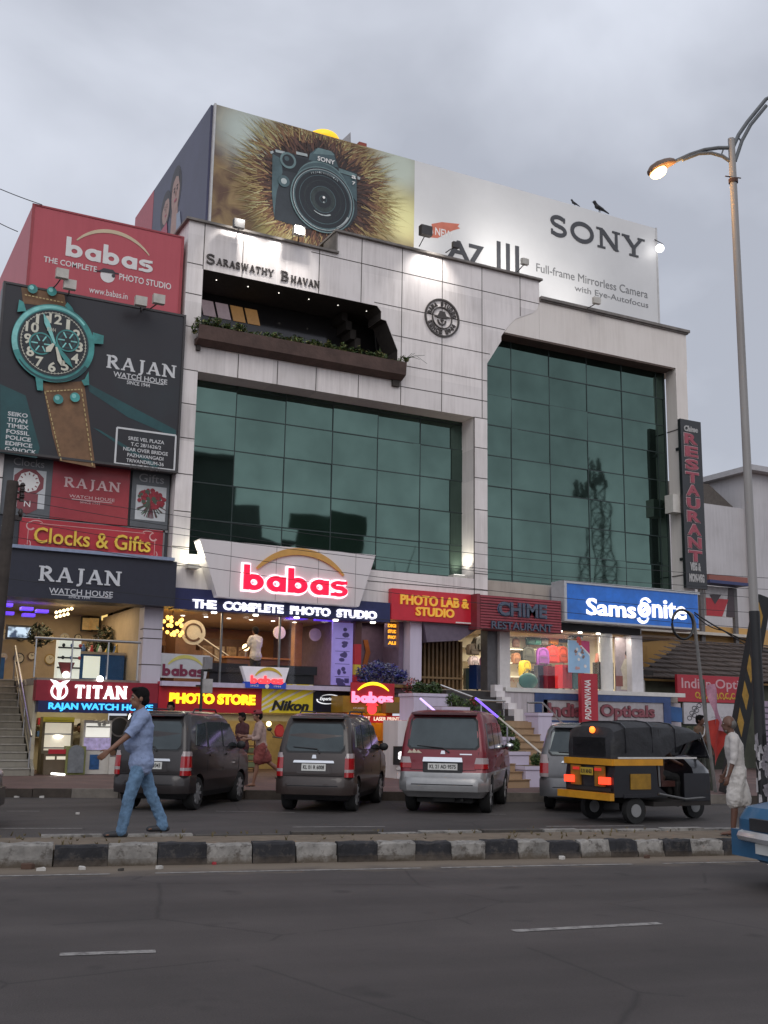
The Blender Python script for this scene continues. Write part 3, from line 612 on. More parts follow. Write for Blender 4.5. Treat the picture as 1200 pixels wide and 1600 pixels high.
q=MB(); q.box(2.46,2.98,.0,.5,.18,4.66); q.build('shop_pillar',streaky('lilac_pillar',(.5,.46,.52),(.3,.27,.3),.5,.4),lb)
q=MB()
for z in(3.05,3.75,4.0):q.box(2.45,2.99,-.006,.3,z-.012,z+.012)
q.build('pillar_joint',JNT,lb)
WARM=M('warm_wall',(.46,.36,.24),.7,.15,2); FLO=M('shop_floor',(.28,.25,.22),.25,.2)
CEIL=M('shop_ceiling',(.3,.25,.2),.7,.2)
q=MB(); q.box(-8,2.46,5.2,5.4,2.6,4.9); q.box(2.47,2.6,.5,5.2,2.6,4.66); q.box(-8,-7.8,0,5.2,.18,4.9); q.build('shop_wall',WARM,lb)
q=MB(); q.box(-8,2.46,.35,5.2,4.72,4.86); q.build('shop_ceiling',CEIL,lb)
q=MB(); q.box(-.2,2.45,.12,5.2,2.45,2.62); q.box(-8,-.21,3.62,5.2,2.45,2.62); q.box(-8,-1.62,.5,3.6,2.45,2.62); q.build('floor_slab',FLO,lb)
LOWW=M('low_wall',(.5,.45,.33),.7,.2,1.5)
q=MB(); q.box(-.18,2.46,3.3,3.45,.18,2.44); q.box(-.2,-.1,.3,3.3,.18,2.44); q.build('low_shop_wall',LOWW,lb)
# === SIGNS
def proj(X,Y,Z):
 v=Vector((X,Y,Z))-CAM; w=v.dot(RZ)
 return 600+CF*v.dot(RX)/w,800+CF*v.dot(RY)/w
def XAT(px,Y,Z):
 X=0.0
 for _ in range(25):
  a=proj(X,Y,Z)[0]; b=proj(X+.01,Y,Z)[0]; X+=(px-a)/((b-a)/.01)
 return X
def ZAT(py,X,Y):
 Z=5.0
 for _ in range(12):
  a=proj(X,Y,Z)[1]; b=proj(X,Y,Z+.01)[1]; Z+=(py-a)/((b-a)/.01)
 return Z
def rect(px0,py0,px1,py1,Y):
 """photo corners top-left and bottom-right of an upright rectangle -> x0, x1, z0, z1"""
 x0,z1=P(px0,py0,Y); x1,z0=P(px1,py1,Y); return x0,x1,z0,z1
def tpx(q,body,px0,py0,px1,hpx,Y,t=.02,m=0,bold=0.0,shear=0.0,fn='text',w=.14,serif=True):
 """lettering whose lower left corner, right end and cap height are read off the photo"""
 x0,z0=P(px0,py0,Y); z1=P(px0,py0-hpx,Y)[1]; x1=XAT(px1,Y,z0)
 if fn=='text':q.text(body,x0,x1,z0,z1,Y,t,m,bold,shear)
 else:q.glyphs(body,x0,x1,z0,z1,Y,t,m,w,serif)
def put(q,src,x0,x1,z0,z1):
 """fit another builder's flat shapes into a rectangle and merge them"""
 xs=[v.co.x for v in src.bm.verts]; zs=[v.co.z for v in src.bm.verts]
 a,b,c,d=min(xs),max(xs),min(zs),max(zs)
 for v in src.bm.verts:v.co.x=x0+(v.co.x-a)/(b-a)*(x1-x0); v.co.z=z0+(v.co.z-c)/(d-c)*(z1-z0)
 me=bpy.data.meshes.new('t'); src.bm.to_mesh(me); src.bm.free(); q.bm.from_mesh(me); bpy.data.meshes.remove(me)
def blob(q,x0,x1,z0,z1,y,t=.02,m=0,grow=0.0):
 s=MB(); s.blob_word(0,0,1,y,t,m,grow); put(q,s,x0,x1,z0,z1)
def crescent(q,xl,xr,z,rise,w,y,t=.01,m=0):
 h=(xr-xl)/2; R=(h*h+rise*rise)/(2*rise); a=math.degrees(math.asin(min(1,h/R)))
 q.arcband((xl+xr)/2,z+rise-R,R,R,90+a,90-a,lambda u:w*(.12+.88*math.sin(PI*min(1,max(0,u*.92+.05)))**.8),0,y,t,m,36)
def crescent_px(q,pl,pr,apex,w,Y,t=.01,m=0):
 xl,zl=P(*pl,Y); xr,zr=P(*pr,Y); xa,za=P(*apex,Y); crescent(q,xl,xr,(zl+zr)/2,za-(zl+zr)/2,w,Y,t,m)
WHT=M('print_white',(.72,.7,.68),.5,.06)
REDP=streaky('faded_red_panel',(.46,.075,.095),(.36,.05,.065),.5,.7)
BLKP=M('black_print',(.035,.033,.04),.35,.25,1.2)
NAVY=M('navy_panel',(.018,.022,.09),.4,.15)
DNAVY=M('dark_fascia',(.022,.024,.04),.4,.15)
GOLD=M('gold_print',(.62,.42,.16),.5,.1)
SIGNRED=M('sign_red',(.42,.018,.03),.45,.1)
STEEL=M('steel',(.4,.4,.41),.3,.15,metal=.9)
def lit(name,rgb,e):return M(name,rgb,.4,0,emit=e)
def sign(name,label,cat='sign',loc=(0,0,0),group=None):return thing(name,label,cat,loc,0,group)
# ---- red rooftop box sign
Y0=.1
t=sign('rooftop_sign','large faded red box sign with white word and pale arch, above the watch billboard',loc=(1,3,12.4))
x0,z1=P(52,319,Y0); x1=XAT(287,Y0,z1)
q=MB(); q.box(x0,x1,Y0,7,12.3,z1); q.build('panel',REDP,t)
q=MB(); q.box(x0-.02,x0+.05,Y0-.02,Y0+.03,12.3,z1+.02); q.box(x1-.05,x1+.02,Y0-.02,Y0+.03,12.3,z1+.02); q.box(x0+.052,x1-.052,Y0-.02,Y0+.03,z1-.03,z1+.021); q.build('frame',M('red_trim',(.33,.05,.06),.6),t)
q=MB()
bx0,bz0=P(102,400,Y0); bz1=P(103,369,Y0)[1]; blob(q,bx0,XAT(238,Y0,bz0),bz0,bz1,Y0,.012)
tpx(q,'THE COMPLETE',68,409,151,9,Y0,.01,0,.012); tpx(q,'PHOTO STUDIO',186,437,267,10,Y0,.01,0,.012); tpx(q,'www.babas.in',139,457,199,10,Y0,.01)
ex,ez=P(168,431,Y0); q.disc(ex,ez,.2,Y0,.01)
q.build('lettering',WHT,t)
q=MB(); q.prism([(ex-.26,ez+.09),(ex+.22,ez+.12),(ex+.14,ez+.2),(ex-.12,ez+.2)],Y0-.02,Y0-.012); q.bar(ex-.34,ez+.08,ex+.3,ez+.12,.03,Y0-.015,.01); q.disc(ex+.16,ez+.03,.05,Y0-.012,.01); q.build('emblem',BLKP,t)
q=MB(); crescent_px(q,(120,374),(233,401),(165,360),.11,Y0,.012); q.build('arch',M('arch_pale',(.6,.48,.32),.5),t)
q=MB(); s=MB(); s.blob_word(0,0,1,0,.012); me_=bpy.data.meshes.new('t')
T=Matrix(((0,-1,0,x0+.0),(-.55,0,0,4.0),(0,0,1,13.3),(0,0,0,1)))
s.xform(T); s.build('lettering',WHT,t)
q=MB(); crescent(q,-1.3,.9,0,.55,.1,0,.012); q.xform(Matrix(((0,-1,0,x0+0),(-.8,0,0,3.1),(0,0,1,14.2),(0,0,0,1)))); q.build('arch',MATS['arch_pale'],t)
# ---- watch billboard
Y0=-.15
t=sign('billboard','tall black billboard showing a giant teal wristwatch with a brown strap','billboard',(.7,0,8.3))
bx0,bx1=-1.83,XAT(289,Y0,12.9); bz1,bz0=P(289,494,Y0)[1],P(276,737,Y0)[1]
def board_mat():
 m=bpy.data.materials.new('black_board'); m.use_nodes=True; n=m.node_tree.nodes; l=m.node_tree.links; b=n['Principled BSDF']
 tcx=n.new('ShaderNodeTexCoord'); z=n.new('ShaderNodeTexNoise'); z.inputs['Scale'].default_value=.55; z.inputs['Detail'].default_value=4; l.new(tcx.outputs['Object'],z.inputs['Vector'])
 r=n.new('ShaderNodeValToRGB'); e=r.color_ramp.elements; e[0].position=.5; e[0].color=(.02,.018,.022,1); e[1].position=.85; e[1].color=(.024,.035,.04,1)
 l.new(z.outputs[0],r.inputs[0]); l.new(r.outputs[0],b.inputs['Base Color']); b.inputs['Roughness'].default_value=.38; return m
q=MB(); q.box(bx0,bx1,Y0,.55,bz0,bz1); q.build('panel',board_mat(),t)
q=MB()
for a in(bx0-.03,bx1-.03):q.box(a,a+.06,Y0-.03,.02,bz0-.04,bz1+.03)
q.box(bx0+.031,bx1-.031,Y0-.028,.02,bz0-.042,bz0+.02); q.box(bx0+.031,bx1-.031,Y0-.028,.02,bz1-.03,bz1+.028); q.build('frame',M('board_frame',(.05,.045,.045),.5),t)
L=[.0015]
def ly():L[0]+=.0015; return Y0-L[0]
TEAL=M('teal_print',(.06,.3,.28),.4,.45,2.5); TEALD=M('teal_dark',(.014,.07,.075),.4,.3,2); TEALP=M('teal_pale',(.25,.62,.58),.4,.3,3)
BRN=M('strap_brown',(.2,.105,.05),.6,.35,3); STI=M('stitch_tan',(.5,.38,.17),.6); DIAL=M('dial_black',(.018,.02,.022),.3,.3,3); CRM=M('numeral_cream',(.66,.64,.52),.5)
cx,cz=P(82.5,538,Y0); RW=(XAT(147,Y0,cz)-XAT(18,Y0,cz))/2
q=MB()
def pxpoly(pts,m,y=None):
 y=y if y is not None else ly(); q.lay([P(a,b,Y0)for a,b in pts],y,.0012,m)
pxpoly([(136,598),(146,604),(275,672),(275,684),(200,652),(140,612)],2); pxpoly([(145,668),(156,672),(250,728),(240,731)],2); pxpoly([(0,600),(40,618),(62,700),(58,716),(0,707)],2)
pxpoly([(33,449),(100,459),(104,482),(36,474)],3); pxpoly([(66,598),(131,596),(137,640),(149,731),(93,720),(82,680)],3)
for i in range(16):
 a=i/15
 for l0,l1 in(((70,612),(94,716)),((127,608),(143,724))):
  sx_=l0[0]+(l1[0]-l0[0])*a; sy_=l0[1]+(l1[1]-l0[1])*a; pxpoly([(sx_-.8,sy_),(sx_+.9,sy_-.5),(sx_+1.7,sy_+4),(sx_+.2,sy_+4.4)],4)
for i in range(10):pxpoly([(72+i*5.4,611.5-i*.3),(75.5+i*5.4,611.3-i*.3),(75.5+i*5.4,613-i*.3),(72+i*5.4,613.2-i*.3)],4)
for i in range(11):pxpoly([(38+i*5.6,461+i*1.15),(41.5+i*5.6,461.7+i*1.15),(41.5+i*5.6,463.4+i*1.15),(38+i*5.6,462.7+i*1.15)],4)
for a,b in((90,625),(116,622),(50,453),(80,457)):
 u,v=P(a,b,Y0); q.disc(u,v,.13,ly(),.0012,1,20); q.disc(u-.03,v+.03,.06,ly(),.0012,5,16)
for pts in([(26,489),(29,470),(36,474),(40,488)],[(100,480),(104,474),(112,483),(116,493)],[(54,590),(57,611),(66,612),(66,596)],[(126,596),(131,594),(137,582),(138,603),(130,604)]):pxpoly(pts,1)
u,v=P(150,531,Y0); q.lay([(u-.12,v-.16),(u+.18,v-.12),(u+.18,v+.12),(u-.12,v+.16)],ly(),.0012,1)
q.disc(cx,cz,RW,ly(),.0012,1,64); q.arcband(cx,cz,RW*.93,RW*.93,40,200,.05,.14,ly(),.0012,5,40); q.arcband(cx,cz,RW*.95,RW*.95,215,330,.04,.1,ly(),.0012,2,40)
q.disc(cx,cz,RW*.86,ly(),.0012,2,64); q.disc(cx,cz,RW*.835,ly(),.0012,6,64)
q.arcband(cx,cz,RW*.78,RW*.78,0,360,.012,.012,ly(),.0012,7,60)
for k in range(60):
 a=math.radians(k*6); q.bar(cx+RW*.75*math.cos(a),cz+RW*.75*math.sin(a),cx+RW*.8*math.cos(a),cz+RW*.8*math.sin(a),.012,ly()if k%6==0 else Y0-L[0],.0012,7)
ny=ly()
for k in range(1,13):
 a=math.radians(90-30*k); r_=RW*.62; u,v=cx+r_*math.cos(a),cz+r_*math.sin(a); w_=.1 if k<10 else .17; w_=.05 if k==1 else w_
 q.text(str(k),u-w_,u+w_,v-.14,v+.14,ny,.0012,7,.03)
for a,b in((62.5,539),(104,535)):
 u,v=P(a,b,Y0); q.disc(u,v,.31,ly(),.0012,1,36); q.disc(u,v,.27,ly(),.0012,6,36); q.arcband(u,v,.2,.2,0,360,.05,.05,ly(),.0012,2,30)
 for k in range(6):an=k*PI/3; q.bar(u+.08*math.cos(an),v+.08*math.sin(an),u+.25*math.cos(an),v+.25*math.sin(an),.035,ly(),.0012,5)
 q.disc(u,v,.06,ly(),.0012,6,16)
def hand(a,b,c,d,w0,m):
 A=Vector(P(a,b,Y0)); B=Vector(P(c,d,Y0)); D=(B-A).normalized(); n=Vector((-D.y,D.x))*w0
 q.lay([A-n*.4,A+(B-A)*.7-n,B,A+(B-A)*.7+n,A+n*.4],ly(),.0012,m)
hand(84,540,66,492,.07,5); hand(84,540,112,578,.07,1); hand(86,545,94,575,.06,7); hand(82,540,70,553,.08,7)
q.text('RWH',*[P(72,517,Y0)[0],XAT(86,Y0,12.0)],P(72,520,Y0)[1],P(72,514,Y0)[1],ly(),.0012,7)
q.build('printed_watch',[BLKP,TEAL,TEALD,BRN,STI,TEALP,DIAL,CRM],t)
q=MB(); yy=Y0
tpx(q,'RAJAN',166,574,274,20,Y0,.008,0,fn='glyphs',w=.2); tpx(q,'WATCH HOUSE',177,588,261,8,Y0,.008,0,.01); tpx(q,'SINCE 1944',198,600,234,6,Y0,.008,0,.01)
xa,za=P(184,590,Y0); q.bar(xa,za,XAT(256,Y0,za),za,.02,Y0,.008)
for k,w in enumerate(('SEIKO','TITAN','TIMEX','FOSSIL','POLICE','EDIFICE','G-SHOCK')):
 wd=(31,31,34,36,39,42,49)[k]; tpx(q,w,12-k*.8,649+k*9.2,12-k*.8+wd,6.5,Y0,.008,0,.02)
fx0,fz1=P(183,668,Y0); fx1,fz0=P(272,735,Y0)
for a in((fx0,fz0,fx1,fz0),(fx0,fz1,fx1,fz1),(fx0,fz0,fx0,fz1),(fx1,fz0,fx1,fz1)):q.bar(*a,.05,Y0-(.001 if a[0]==a[2]else 0),.008)
for k,w in enumerate(('SREE VEL PLAZA','T.C 28/1626/2','NEAR OVER BRIDGE','PAZHAVANGADI','TRIVANDRUM-36','0471-2472781')):
 zt=fz1-.2-k*.155; hw=(.5,.42,.62,.5,.52,.42)[k]; q.text(w,(fx0+fx1)/2-hw,(fx0+fx1)/2+hw,zt-.1,zt,Y0,.008,0,.01)
q.build('lettering',M('print_silver',(.62,.62,.62),.5,.08),t)
# ---- posters in the window band
def poster(name,label,r,Y,base,cat='poster',frame=None,th=.03):
 t=sign(name,label,cat,((r[0]+r[1])/2,Y,r[2]))
 q=MB(); q.box(r[0],r[1],Y,Y+th,r[2],r[3]); q.build('panel',base,t); return t
Y0=.34
GREYP=M('poster_grey',(.11,.12,.13),.4,.25,2)
r=[-1.40,XAT(80,Y0,7.5),6.8,8.38]; t=poster('window_poster','grey window poster with a hexagonal pendulum clock, left of the red panel',r,Y0,GREYP)
q=MB(); a,b=P(22,732,Y0)[0],XAT(71,Y0,7.6); q.box(a,b,Y0-.004,Y0,P(40,793,Y0)[1],P(40,733,Y0)[1]); q.build('picture',M('picture_white',(.52,.54,.55),.4,.15,3),t)
q=MB(); cx,cz=P(45,753,Y0); MRN=M('clock_maroon',(.22,.05,.06),.5)
K_=.62
q.lay([(cx+.66*K_*math.cos(PI/8+k*PI/4),cz+.6*K_*math.sin(PI/8+k*PI/4))for k in range(8)],Y0-.006,.002,0); q.disc(cx,cz,.46*K_,Y0-.01,.002,1,8)
q.lay([(cx-.42*K_,cz-.5*K_),(cx+.42*K_,cz-.5*K_),(cx+.42*K_,cz-1.15*K_),(cx,cz-1.42*K_),(cx-.42*K_,cz-1.15*K_)],Y0-.0085,.002,0)
for k in range(12):q.bar(cx+.3*K_*math.cos(k*PI/6),cz+.3*K_*math.sin(k*PI/6),cx+.4*K_*math.cos(k*PI/6),cz+.4*K_*math.sin(k*PI/6),.03,Y0-.013,.002,0)
q.text('N',cx-.08,cx+.08,cz-1.08*K_,cz-.82*K_,Y0-.012,.002,1)
q.build('printed_clock',[MRN,WHT],t)
q=MB(); tpx(q,'Clocks',21,726,69,12,Y0-.005,.004); q.build('lettering',M('letter_grey',(.33,.33,.34),.5),t)
r=[XAT(80,Y0,7.5),XAT(201,Y0,7.5),6.8,8.38]; t=poster('window_poster','plain red window panel with white serif words, between the clock and bouquet posters',r,Y0-.01,M('window_red',(.34,.045,.06),.25,.3,.8))
q=MB(); tpx(q,'RAJAN',100,760,187,15,Y0-.012,.005,fn='glyphs',w=.2); tpx(q,'WATCH HOUSE',108,777,179,5,Y0-.012,.005); tpx(q,'SINCE 1944',125,786,156,4,Y0-.012,.005); xa,za=P(112,779.5,Y0); q.bar(xa,za,XAT(175,Y0,za),za,.02,Y0-.012,.005); q.build('lettering',M('letter_pale_red',(.6,.42,.42),.5),t)
r=[XAT(205,Y0,7.5),XAT(263,Y0,7.5),6.8,8.38]; t=poster('window_poster','grey window poster with a bouquet of red roses, right of the red panel',r,Y0,GREYP)
q=MB(); q.box(XAT(212,Y0,7.5),XAT(259,Y0,7.5),Y0-.004,Y0,P(212,811,Y0)[1],P(212,757,Y0)[1]); q.build('picture',MATS['picture_white'],t)
q=MB(); cx,cz=P(237,780,Y0); rr=random.Random(4)
for k in range(80):
 a=rr.uniform(0,6.28); d=rr.uniform(0,1)**.5; u=cx+.38*d*math.cos(a); v=cz+.26*d*math.sin(a); q.disc(u,v,rr.uniform(.04,.07),Y0-.006-k*.0002,.001,0 if rr.random()<.75 else 1,7)
for k in range(36):
 a=rr.uniform(-2.6,-.5); q.bar(cx,cz-.1,cx+rr.uniform(.2,.5)*math.cos(a),cz+.55*math.sin(a),.025,Y0-.0045-k*.00003,.001,1 if k%2 else 2)
q.build('printed_bouquet',[M('rose_red',(.3,.02,.035),.5,.4,20),M('stem_green',(.06,.09,.06),.5),M('petal_dark',(.1,.02,.03),.5)],t)
q=MB(); tpx(q,'Gifts',217,752,256,13,Y0-.005,.004); q.build('lettering',MATS['letter_grey'],t)
# ---- clocks and gifts fascia
Y0=.25; r=rect(32,808,253,868,Y0); t=sign('shop_sign','bright red sign with raised yellow letters, just above the long black fascia',loc=((r[0]+r[1])/2,Y0,r[2]))
z1,z0=r[3],P(32,857,Y0)[1]
q=MB(); q.box(r[0],r[1],Y0,Y0+.1,z0,z1); q.build('panel',M('gift_red',(.42,.03,.045),.35,.25,.9),t)
q=MB(); tpx(q,'Clocks & Gifts',52,848,234,25,Y0-.03,.05,0,.012); q.build('lettering',M('letter_yellow',(.75,.5,.06),.5,.1),t)
q=MB()
for s_ in(0,1):
 ux=r[0]+.22 if s_==0 else r[1]-.22; d=1 if s_==0 else-1
 q.bar(ux,z0+.12,ux,z1-.28,.016,Y0,.004); q.arcband(ux+d*.05,z1-.2,.1,.1,90,330,.02,.05,Y0-.001,.004); q.arcband(ux,z0+.14,.08,.1,200,420,.05,.02,Y0-.002,.004); q.arcband(ux+d*.2,z1-.1,.14,.05,0,180,.02,.03,Y0-.003,.004)
q.bar(r[0]+.5,z1-.12,r[1]-.5,z1-.12,.014,Y0,.004); q.build('scroll_border',M('border_pink',(.6,.35,.33),.5),t)
# ---- long black fascia
Y0=-.5; z1,z0=P(266,877,Y0)[1],P(272,948,Y0)[1]; x1=XAT(273,Y0,z0); t=sign('shop_sign','long black fascia sign with large pale serif letters above the open showroom',loc=(1,Y0,z0))
q=MB(); q.box(-8,x1,Y0,.35,z0,z1); q.build('panel',DNAVY,t)
q=MB(); q.box(-8,x1-.1,Y0-.12,.4,z1+.003,z1+.09); q.build('capping',M('ledge_blue',(.25,.3,.42),.6,.2),t)
q=MB(); tpx(q,'RAJAN',60,907,188,23,Y0,.03,fn='glyphs',w=.2); tpx(q,'WATCH HOUSE',76,927,176,9,Y0,.02,0,.005); tpx(q,'SINCE 1944',107,934.5,140,5,Y0,.01); xa,za=P(80,928.5,Y0); q.bar(xa,za,XAT(174,Y0,za),za,.02,Y0,.008); q.build('lettering',M('letter_silver',(.6,.61,.64),.4,.1),t)
# ---- red and navy lit fascia over the low watch shop
Y0=-.12; t=sign('shop_sign','maroon and navy fascia with glowing white and blue letters, beside the grey stairs',loc=(1.4,Y0,1.8))
x0,z1=P(57.5,1062,Y0); x1=XAT(247.5,Y0,2.2); zm=P(62,1094.5,Y0)[1]; z0=P(62,1112.5,Y0)[1]
q=MB(); q.box(x0,x1,Y0,.28,zm+.001,z1); q.build('panel',M('titan_maroon',(.25,.016,.03),.4,.1),t)
q=MB(); q.box(x0+.08,x1,Y0,.28,z0,zm-.001); q.build('lower_panel',NAVY,t)
q=MB(); tpx(q,'TITAN',116,1090.5,197,20,Y0,.05,fn='glyphs',w=.24,serif=True)
cx,cz=P(92.5,1078,Y0); q.k=0
q.arcband(cx,cz-.03,.19,.19,118,422,.05,.05,Y0,.05); q.prism([(cx-.25,cz+.26),(cx-.1,cz+.23),(cx,cz+.17),(cx+.1,cz+.23),(cx+.25,cz+.26),(cx+.12,cz+.12),(cx+.055,cz+.0),(cx+.04,cz-.2),(cx-.04,cz-.2),(cx-.055,cz),(cx-.12,cz+.12)],Y0-.055,Y0-.004)
q.build('lettering',lit('glow_white',(1,.96,.97),1.15),t)
q=MB(); tpx(q,'RAJAN WATCH HOUSE',75,1111,238,13.5,Y0,.04,0,.03); q.build('lower_lettering',lit('glow_blue',(.06,.48,.95),1.1),t)
# ---- low strip of signs under the photo showroom
def fascia(label,px0,py0,px1,py1,mat,Y0=-.12,d=.4,nm='shop_sign'):
 r=rect(px0,py0,px1,py1,Y0); r=(r[0],XAT(px1,Y0,(r[2]+r[3])/2),r[2],r[3]); t=sign(nm,label,loc=((r[0]+r[1])/2,Y0,r[2])); q=MB(); q.box(r[0]+.002,r[1]-.002,Y0,Y0+d,r[2],r[3]); q.build('panel',mat,t); return t,r,Y0
t,r,Y0=fascia('crimson fascia with fat glowing yellow letters above the dark hatchbacks',248,1064.5,409,1115,M('store_red',(.4,.014,.026),.4,.12))
q=MB(); tpx(q,'PHOTO STORE',264,1099,398,17,Y0,.05,0,.055); q.build('lettering',lit('glow_yellow',(1,.76,.02),1.0),t)
t,r,Y0=fascia('yellow sign with pale slanting rays and black italic letters',410,1067.5,489,1115,M('ray_yellow',(.55,.42,.02),.35,.12,emit=.12))
q=MB(); w_,h_=r[1]-r[0],r[3]-r[2]
for k,(a,b,c,d)in enumerate(((.0,.2,.62,1.0),(.0,.38,.42,1.0),(.0,.05,.95,1.0),(.15,.0,1.0,.78))):q.lay([(r[0]+a*w_+.003,r[2]+b*h_+.003),(r[0]+a*w_+.003,r[2]+(b+.09)*h_),(r[0]+(c-.02)*w_,r[2]+d*h_-.003),(r[0]+(c+.05)*w_,r[2]+d*h_-.003)],Y0-k*.001,.0008)
q.build('ray',M('ray_pale',(.66,.6,.5),.4,.1),t)
q=MB(); tpx(q,'Nikon',424,1110,482,16,Y0-.006,.02,0,.04,.25); q.build('lettering',M('letter_black',(.012,.012,.012),.4),t)
t,r,Y0=fascia('small black sign with a white swoosh, between the yellow sign and the corner sign',490,1070,546,1114,M('sign_black',(.008,.009,.02),.3,.2))
q=MB(); cx,cz=P(513,1092,Y0); q.arcband(cx+.05,cz+.02,.3,.1,150,-20,.01,.05,Y0,.004); q.arcband(cx-.05,cz-.04,.3,.1,330,165,.01,.05,Y0,.004); q.text('Experience',cx-.27,cx+.27,cz-.07,cz+.05,Y0-.001,.006,0,.02,.3); q.build('lettering',lit('glow_soft',(.85,.87,.9),.55),t)
Y0=-.9
r=rect(536,1087,640,1115,Y0); t=sign('corner_sign','gold and red corner sign with a glowing pink word under a yellow arch',loc=((r[0]+r[1])/2,Y0,r[2]))
GOLDP=M('gold_panel',(.32,.17,.012),.4,.25,3)
q=MB(); q.box(r[0],r[1],Y0,.25,r[2],r[3]); q.build('gold_panel',GOLDP,t)
r2=rect(549,1066,616,1098,Y0-.06); q=MB(); q.box(r2[0],r2[1],Y0-.06,Y0-.002,r2[2],r2[3]); q.build('panel',SIGNRED,t)
q=MB(); x0,z0=P(549,1098,Y0-.06); blob(q,x0,XAT(613,Y0-.06,z0),z0,P(549,1080,Y0-.06)[1],Y0-.064,.05,0,.05); q.build('lettering',lit('glow_pink',(1,.28,.46),1.0),t)
q=MB(); crescent_px(q,(559,1078),(607,1080),(580,1068),.09,Y0-.064,.03); q.build('arch',MATS['glow_yellow'],t)
q=MB(); cx,cz=P(581,1108,Y0); q.disc(cx,cz,.15,Y0,.02); q.prism([(cx-.2,cz+.1),(cx+.2,cz+.1),(cx+.1,cz+.19),(cx-.1,cz+.19)],Y0-.022,Y0-.002); q.build('emblem',lit('glow_red',(1,.05,.06),1.0),t)
q=MB(); tpx(q,'STUDIO',552,1107.5,569,2.5,Y0,.004); tpx(q,'SERVICE',603,1107.5,621,2.5,Y0,.004); q.build('small_lettering',WHT,t)
q=MB(); tpx(q,'WEDDING  PORTRAITS',552,1113,570,3,Y0,.004); tpx(q,'ALBUM  FRAMING  COLOUR',592,1113.5,634,3,Y0,.004); q.build('small_lettering',MATS['letter_black'],t)
Y0=-.75; r=rect(542,1116,636,1130,Y0); t=sign('lower_sign','narrow red strip sign with white capitals, under the gold corner sign',loc=((r[0]+r[1])/2,Y0,r[2]))
q=MB(); q.box(r[0],r[1],Y0,.2,r[2],r[3]-.02); q.build('panel',M('strip_red',(.42,.016,.016),.4,.1,emit=.35,ecol=(.6,.02,.02)),t)
q=MB(); tpx(q,'PHOTOSTAT',545,1125,578,6,Y0,.01,0,.02); tpx(q,'LASER PRINTS',584,1126,627,6,Y0,.01,0,.02); q.build('lettering',lit('glow_cream',(.9,.75,.6),.8),t)
# ---- navy strip with lit capitals, white trapezoid board with the backlit word
Y0=-.25
x0,z1=P(272,925,Y0); x1,z0=P(609.5,969,Y0); zb=P(272,951,Y0)[1]; x1=XAT(609.5,Y0,4.7)
t=sign('fascia_strip','navy blue strip with glowing white capitals beneath the white trapezoid board',loc=((x0+x1)/2,Y0,4.6))
z1=P(609,942,Y0)[1]
q=MB(); q.box(x0,x1,Y0,.2,zb,z1); q.build('panel',NAVY,t)
q=MB(); tpx(q,'THE  COMPLETE  PHOTO  STUDIO',300,950,588,14,Y0,.05,0,.045); q.build('lettering',lit('glow_lilac',(.9,.9,1),1.05),t)
q=MB()
for px in(334,399,463,524,582):x_=XAT(px,-.05,4.6); q.lathe([(.0,0),(.07,0),(.085,.03),(.07,.05)],(x_,-.08,zb-.045),14)
q.build('downlight',lit('glow_lamp',(1,.93,.8),4),t)
Y0=-.55
pts=[P(312,843,Y0),P(587,866,Y0),P(561,947,Y0),P(339.5,933,Y0)]
zt=(pts[0][1]+pts[1][1])/2; zl=(pts[2][1]+pts[3][1])/2
pts=[(pts[0][0],zt),(pts[1][0],zt),(pts[2][0],zl),(pts[3][0],zl)]
t=sign('shop_sign','white trapezoid board with a big red backlit word under an orange arch',loc=((pts[0][0]+pts[1][0])/2,Y0,zl))
q=MB(); q.prism(pts,Y0,-.02); q.build('board',streaky('board_white',(.68,.63,.63),(.5,.45,.44),.45,.4),t)
q=MB()
for f_ in(.17,.42,.66,.88):xx=pts[0][0]+(pts[1][0]-pts[0][0])*f_; q.box(xx-.008,xx+.008,Y0-.003,Y0+.01,zl+.01,zt-.01)
q.build('board_joint',M('joint_grey',(.3,.27,.27),.8),t)
x0,z0=P(378,922,Y0); x1=XAT(540,Y0,z0); z1=P(379,882,Y0)[1]
q=MB(); blob(q,x0-.05,x1+.05,z0-.05,z1+.05,Y0-.01,.03,0,.11); q.build('halo',lit('glow_halo',(1,.72,.8),1.5),t)
q=MB(); blob(q,x0,x1,z0,z1,Y0-.062,.07,0,.0); q.build('lettering',lit('glow_crimson',(.8,.006,.045),.85),t)
q=MB(); crescent_px(q,(401,888),(536,900),(455,861),.2,Y0,.06); q.build('arch',M('arch_orange',(.6,.32,.08),.5,.1),t)
# ---- upper right signs
t,r,Y0=fascia('red sign with raised yellow capitals in two rows, left of the ribbed red one',612,919,743.5,976,M('lab_red',(.45,.016,.03),.4,.1,emit=.12),-.25,.2)
z1,z0=P(612,918.5,Y0)[1],P(743,976,Y0)[1]
q=MB(); tpx(q,'PHOTO LAB &',625,944,732,16,Y0,.05,0,.03); tpx(q,'STUDIO',649,962,709,14,Y0,.05,0,.03); q.build('lettering',M('letter_amber',(.78,.42,.05),.5,.1,emit=.25),t)
q=MB(); xa,za=P(712,972.5,Y0); q.bar(xa,za,XAT(741,Y0,za),za,.04,Y0,.004); q.build('small_lettering',WHT,t)
Y0=-.55; r=rect(749,929,877,990,Y0); t=sign('shop_sign','ribbed dark red sign with dull blue capitals in two rows',loc=((r[0]+r[1])/2,Y0,r[2]))
RIB=M('rib_red',(.21,.026,.038),.5,.2)
q=MB(); q.box(r[0],r[1],Y0,.0,r[2],r[3]); q.box(r[0]-.12,r[0]-.002,Y0-.05,.1,r[2]-.02,r[3]+.02); q.build('panel',RIB,t)
q=MB(); n_=12
